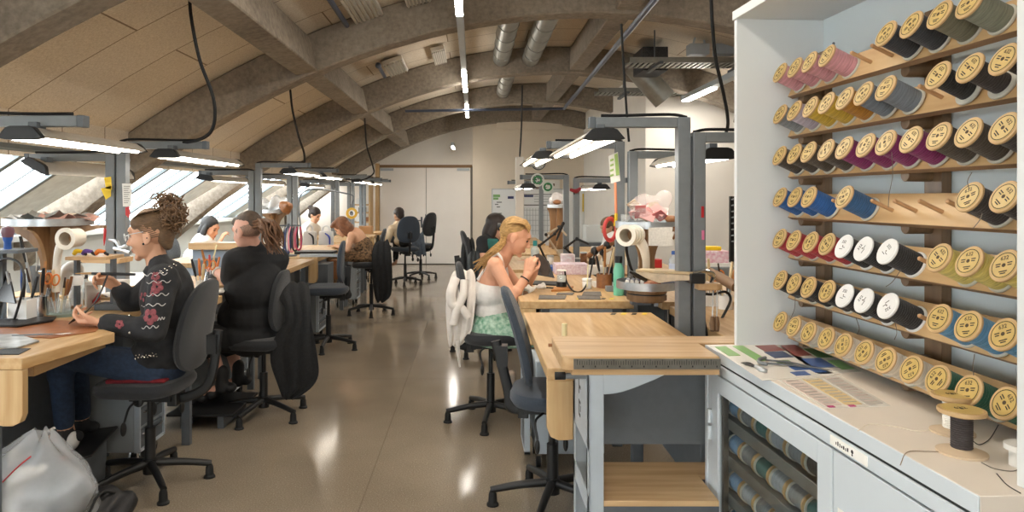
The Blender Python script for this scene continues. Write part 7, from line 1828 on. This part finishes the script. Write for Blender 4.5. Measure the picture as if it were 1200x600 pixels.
# footrest, plastic bag and black holdall bottom left
item('foot_board', 'dark sloping foot board under the feet of the woman in the studded jacket', 'foot board', lambda b: b.prism([(-2.22, 3.3, .20), (-1.93, 3.3, .235), (-1.86, 3.42, .235), (-1.95, 3.85, .235), (-2.22, 3.85, .20)], (0, 0, .012)), M_black, .002, parts=[('support', lambda b: (b.span(-2.15, -2.11, 3.35, 3.8, 0, .205), b.span(-2.0, -1.96, 3.45, 3.75, 0, .225)), M_steel_dark)])
item('foot_board', 'dark foot board under the shoes of the man in the black t-shirt', 'foot board', lambda b: b.span(-1.98, -1.55, 4.52, 5.05, .085, .1), M_black, .002, parts=[('support', lambda b: (b.span(-1.9, -1.86, 4.55, 5.0, 0, .085), b.span(-1.66, -1.62, 4.55, 5.0, 0, .085)), M_steel_dark)])
def bag():
    q = random.Random(8); mb = MB(); c_ = V((-1.93, 2.98, 0)); n, mm = 44, 26; vs = []
    for j in range(mm):
        t_ = j/(mm-1); z = .50*t_
        rr = (.235+.03*math.sin(t_*PI))*(1-.86*max(0, (t_-.55)/.45)**1.4)
        for i in range(n):
            a = 2*PI*i/n
            w_ = 1+.09*math.sin(3*a+4*t_)+.05*math.sin(5*a-7*t_+1)+.02*math.sin(11*a+9*t_)+q.uniform(-.006, .006)
            vs.append(c_+V((math.cos(a)*rr*w_*1.1+.10*t_*t_, math.sin(a)*rr*w_*.8, z+.02*math.sin(5*a+6*t_)*t_)))
    mb.poly(vs, [(j*n+i, j*n+(i+1) % n, (j+1)*n+(i+1) % n, (j+1)*n+i) for j in range(mm-1) for i in range(n)]+[tuple(range(n))[::-1], tuple(range((mm-1)*n, mm*n))])
    o = mb.build('plastic_bag', film_mat('bin_bag_film', 'e6e9ee', .34)); tag(o, 'big crumpled translucent plastic bag on the floor at the lower left corner', 'bag')
    h_ = MB(); h_.tube([at(2, 566, 2.82), at(20, 548, 2.78), at(36, 535, 2.76)], .003, n=6); h_.build('red_thread', M_red, o)
    for k in range(0):
        pass
    return o
bag()
def crumple(label, c_, seed, m, r):
    lump('paper_ball', label, 'paper', c_, r, m, seed, 8, .014)
crumple('crumpled white paper inside the translucent plastic bag', (-1.86, 2.93, .33), 60, M_paper, (.1, .07, .05))
def holdall():
    mb = MB(); pts = []
    for i in range(7):
        mb.tube([V((-1.86+.05*i, 2.86, .05+.02*math.sin(i*2))), V((-1.78+.03*i, 3.05+.03*i, .12+.03*math.cos(i*1.7))), V((-1.74+.02*i, 3.2, .2-.02*i))], [.05, .055, .03], n=8)
    o = mb.build('tool_bag', M_leather_black); tag(o, 'slumped black cloth bag on the floor beside the translucent plastic bag', 'bag'); remesh(o, .014, 2, .4)
    s_ = MB()
    for i in range(4): s_.tube([V((-1.72+.03*i, 2.9, .11)), V((-1.70+.03*i, 3.02, .19+.01*i)), V((-1.68+.02*i, 3.18, .16))], .006, n=6)
    s_.build('strap', M_rubber, o)
holdall()
item('red_clip', 'small red clip on the floor board beside the plastic bag', 'clip', lambda b: b.ell((-1.955, 3.35, .255), (.03, .012, .008)), M_red)
item('beige_tote', 'beige folded cloth bag under the stool of the blonde woman', 'bag', lambda b: b.prism([at(586, 440, 5.05), at(604, 436, 5.05), at(607, 458, 5.05), at(606, 475.2, 5.05), at(596, 475.2, 5.05)], (0, .1, 0)), mat('beige_cloth', 'b9a89a', .9, noise=.2, nscale=20), .02)
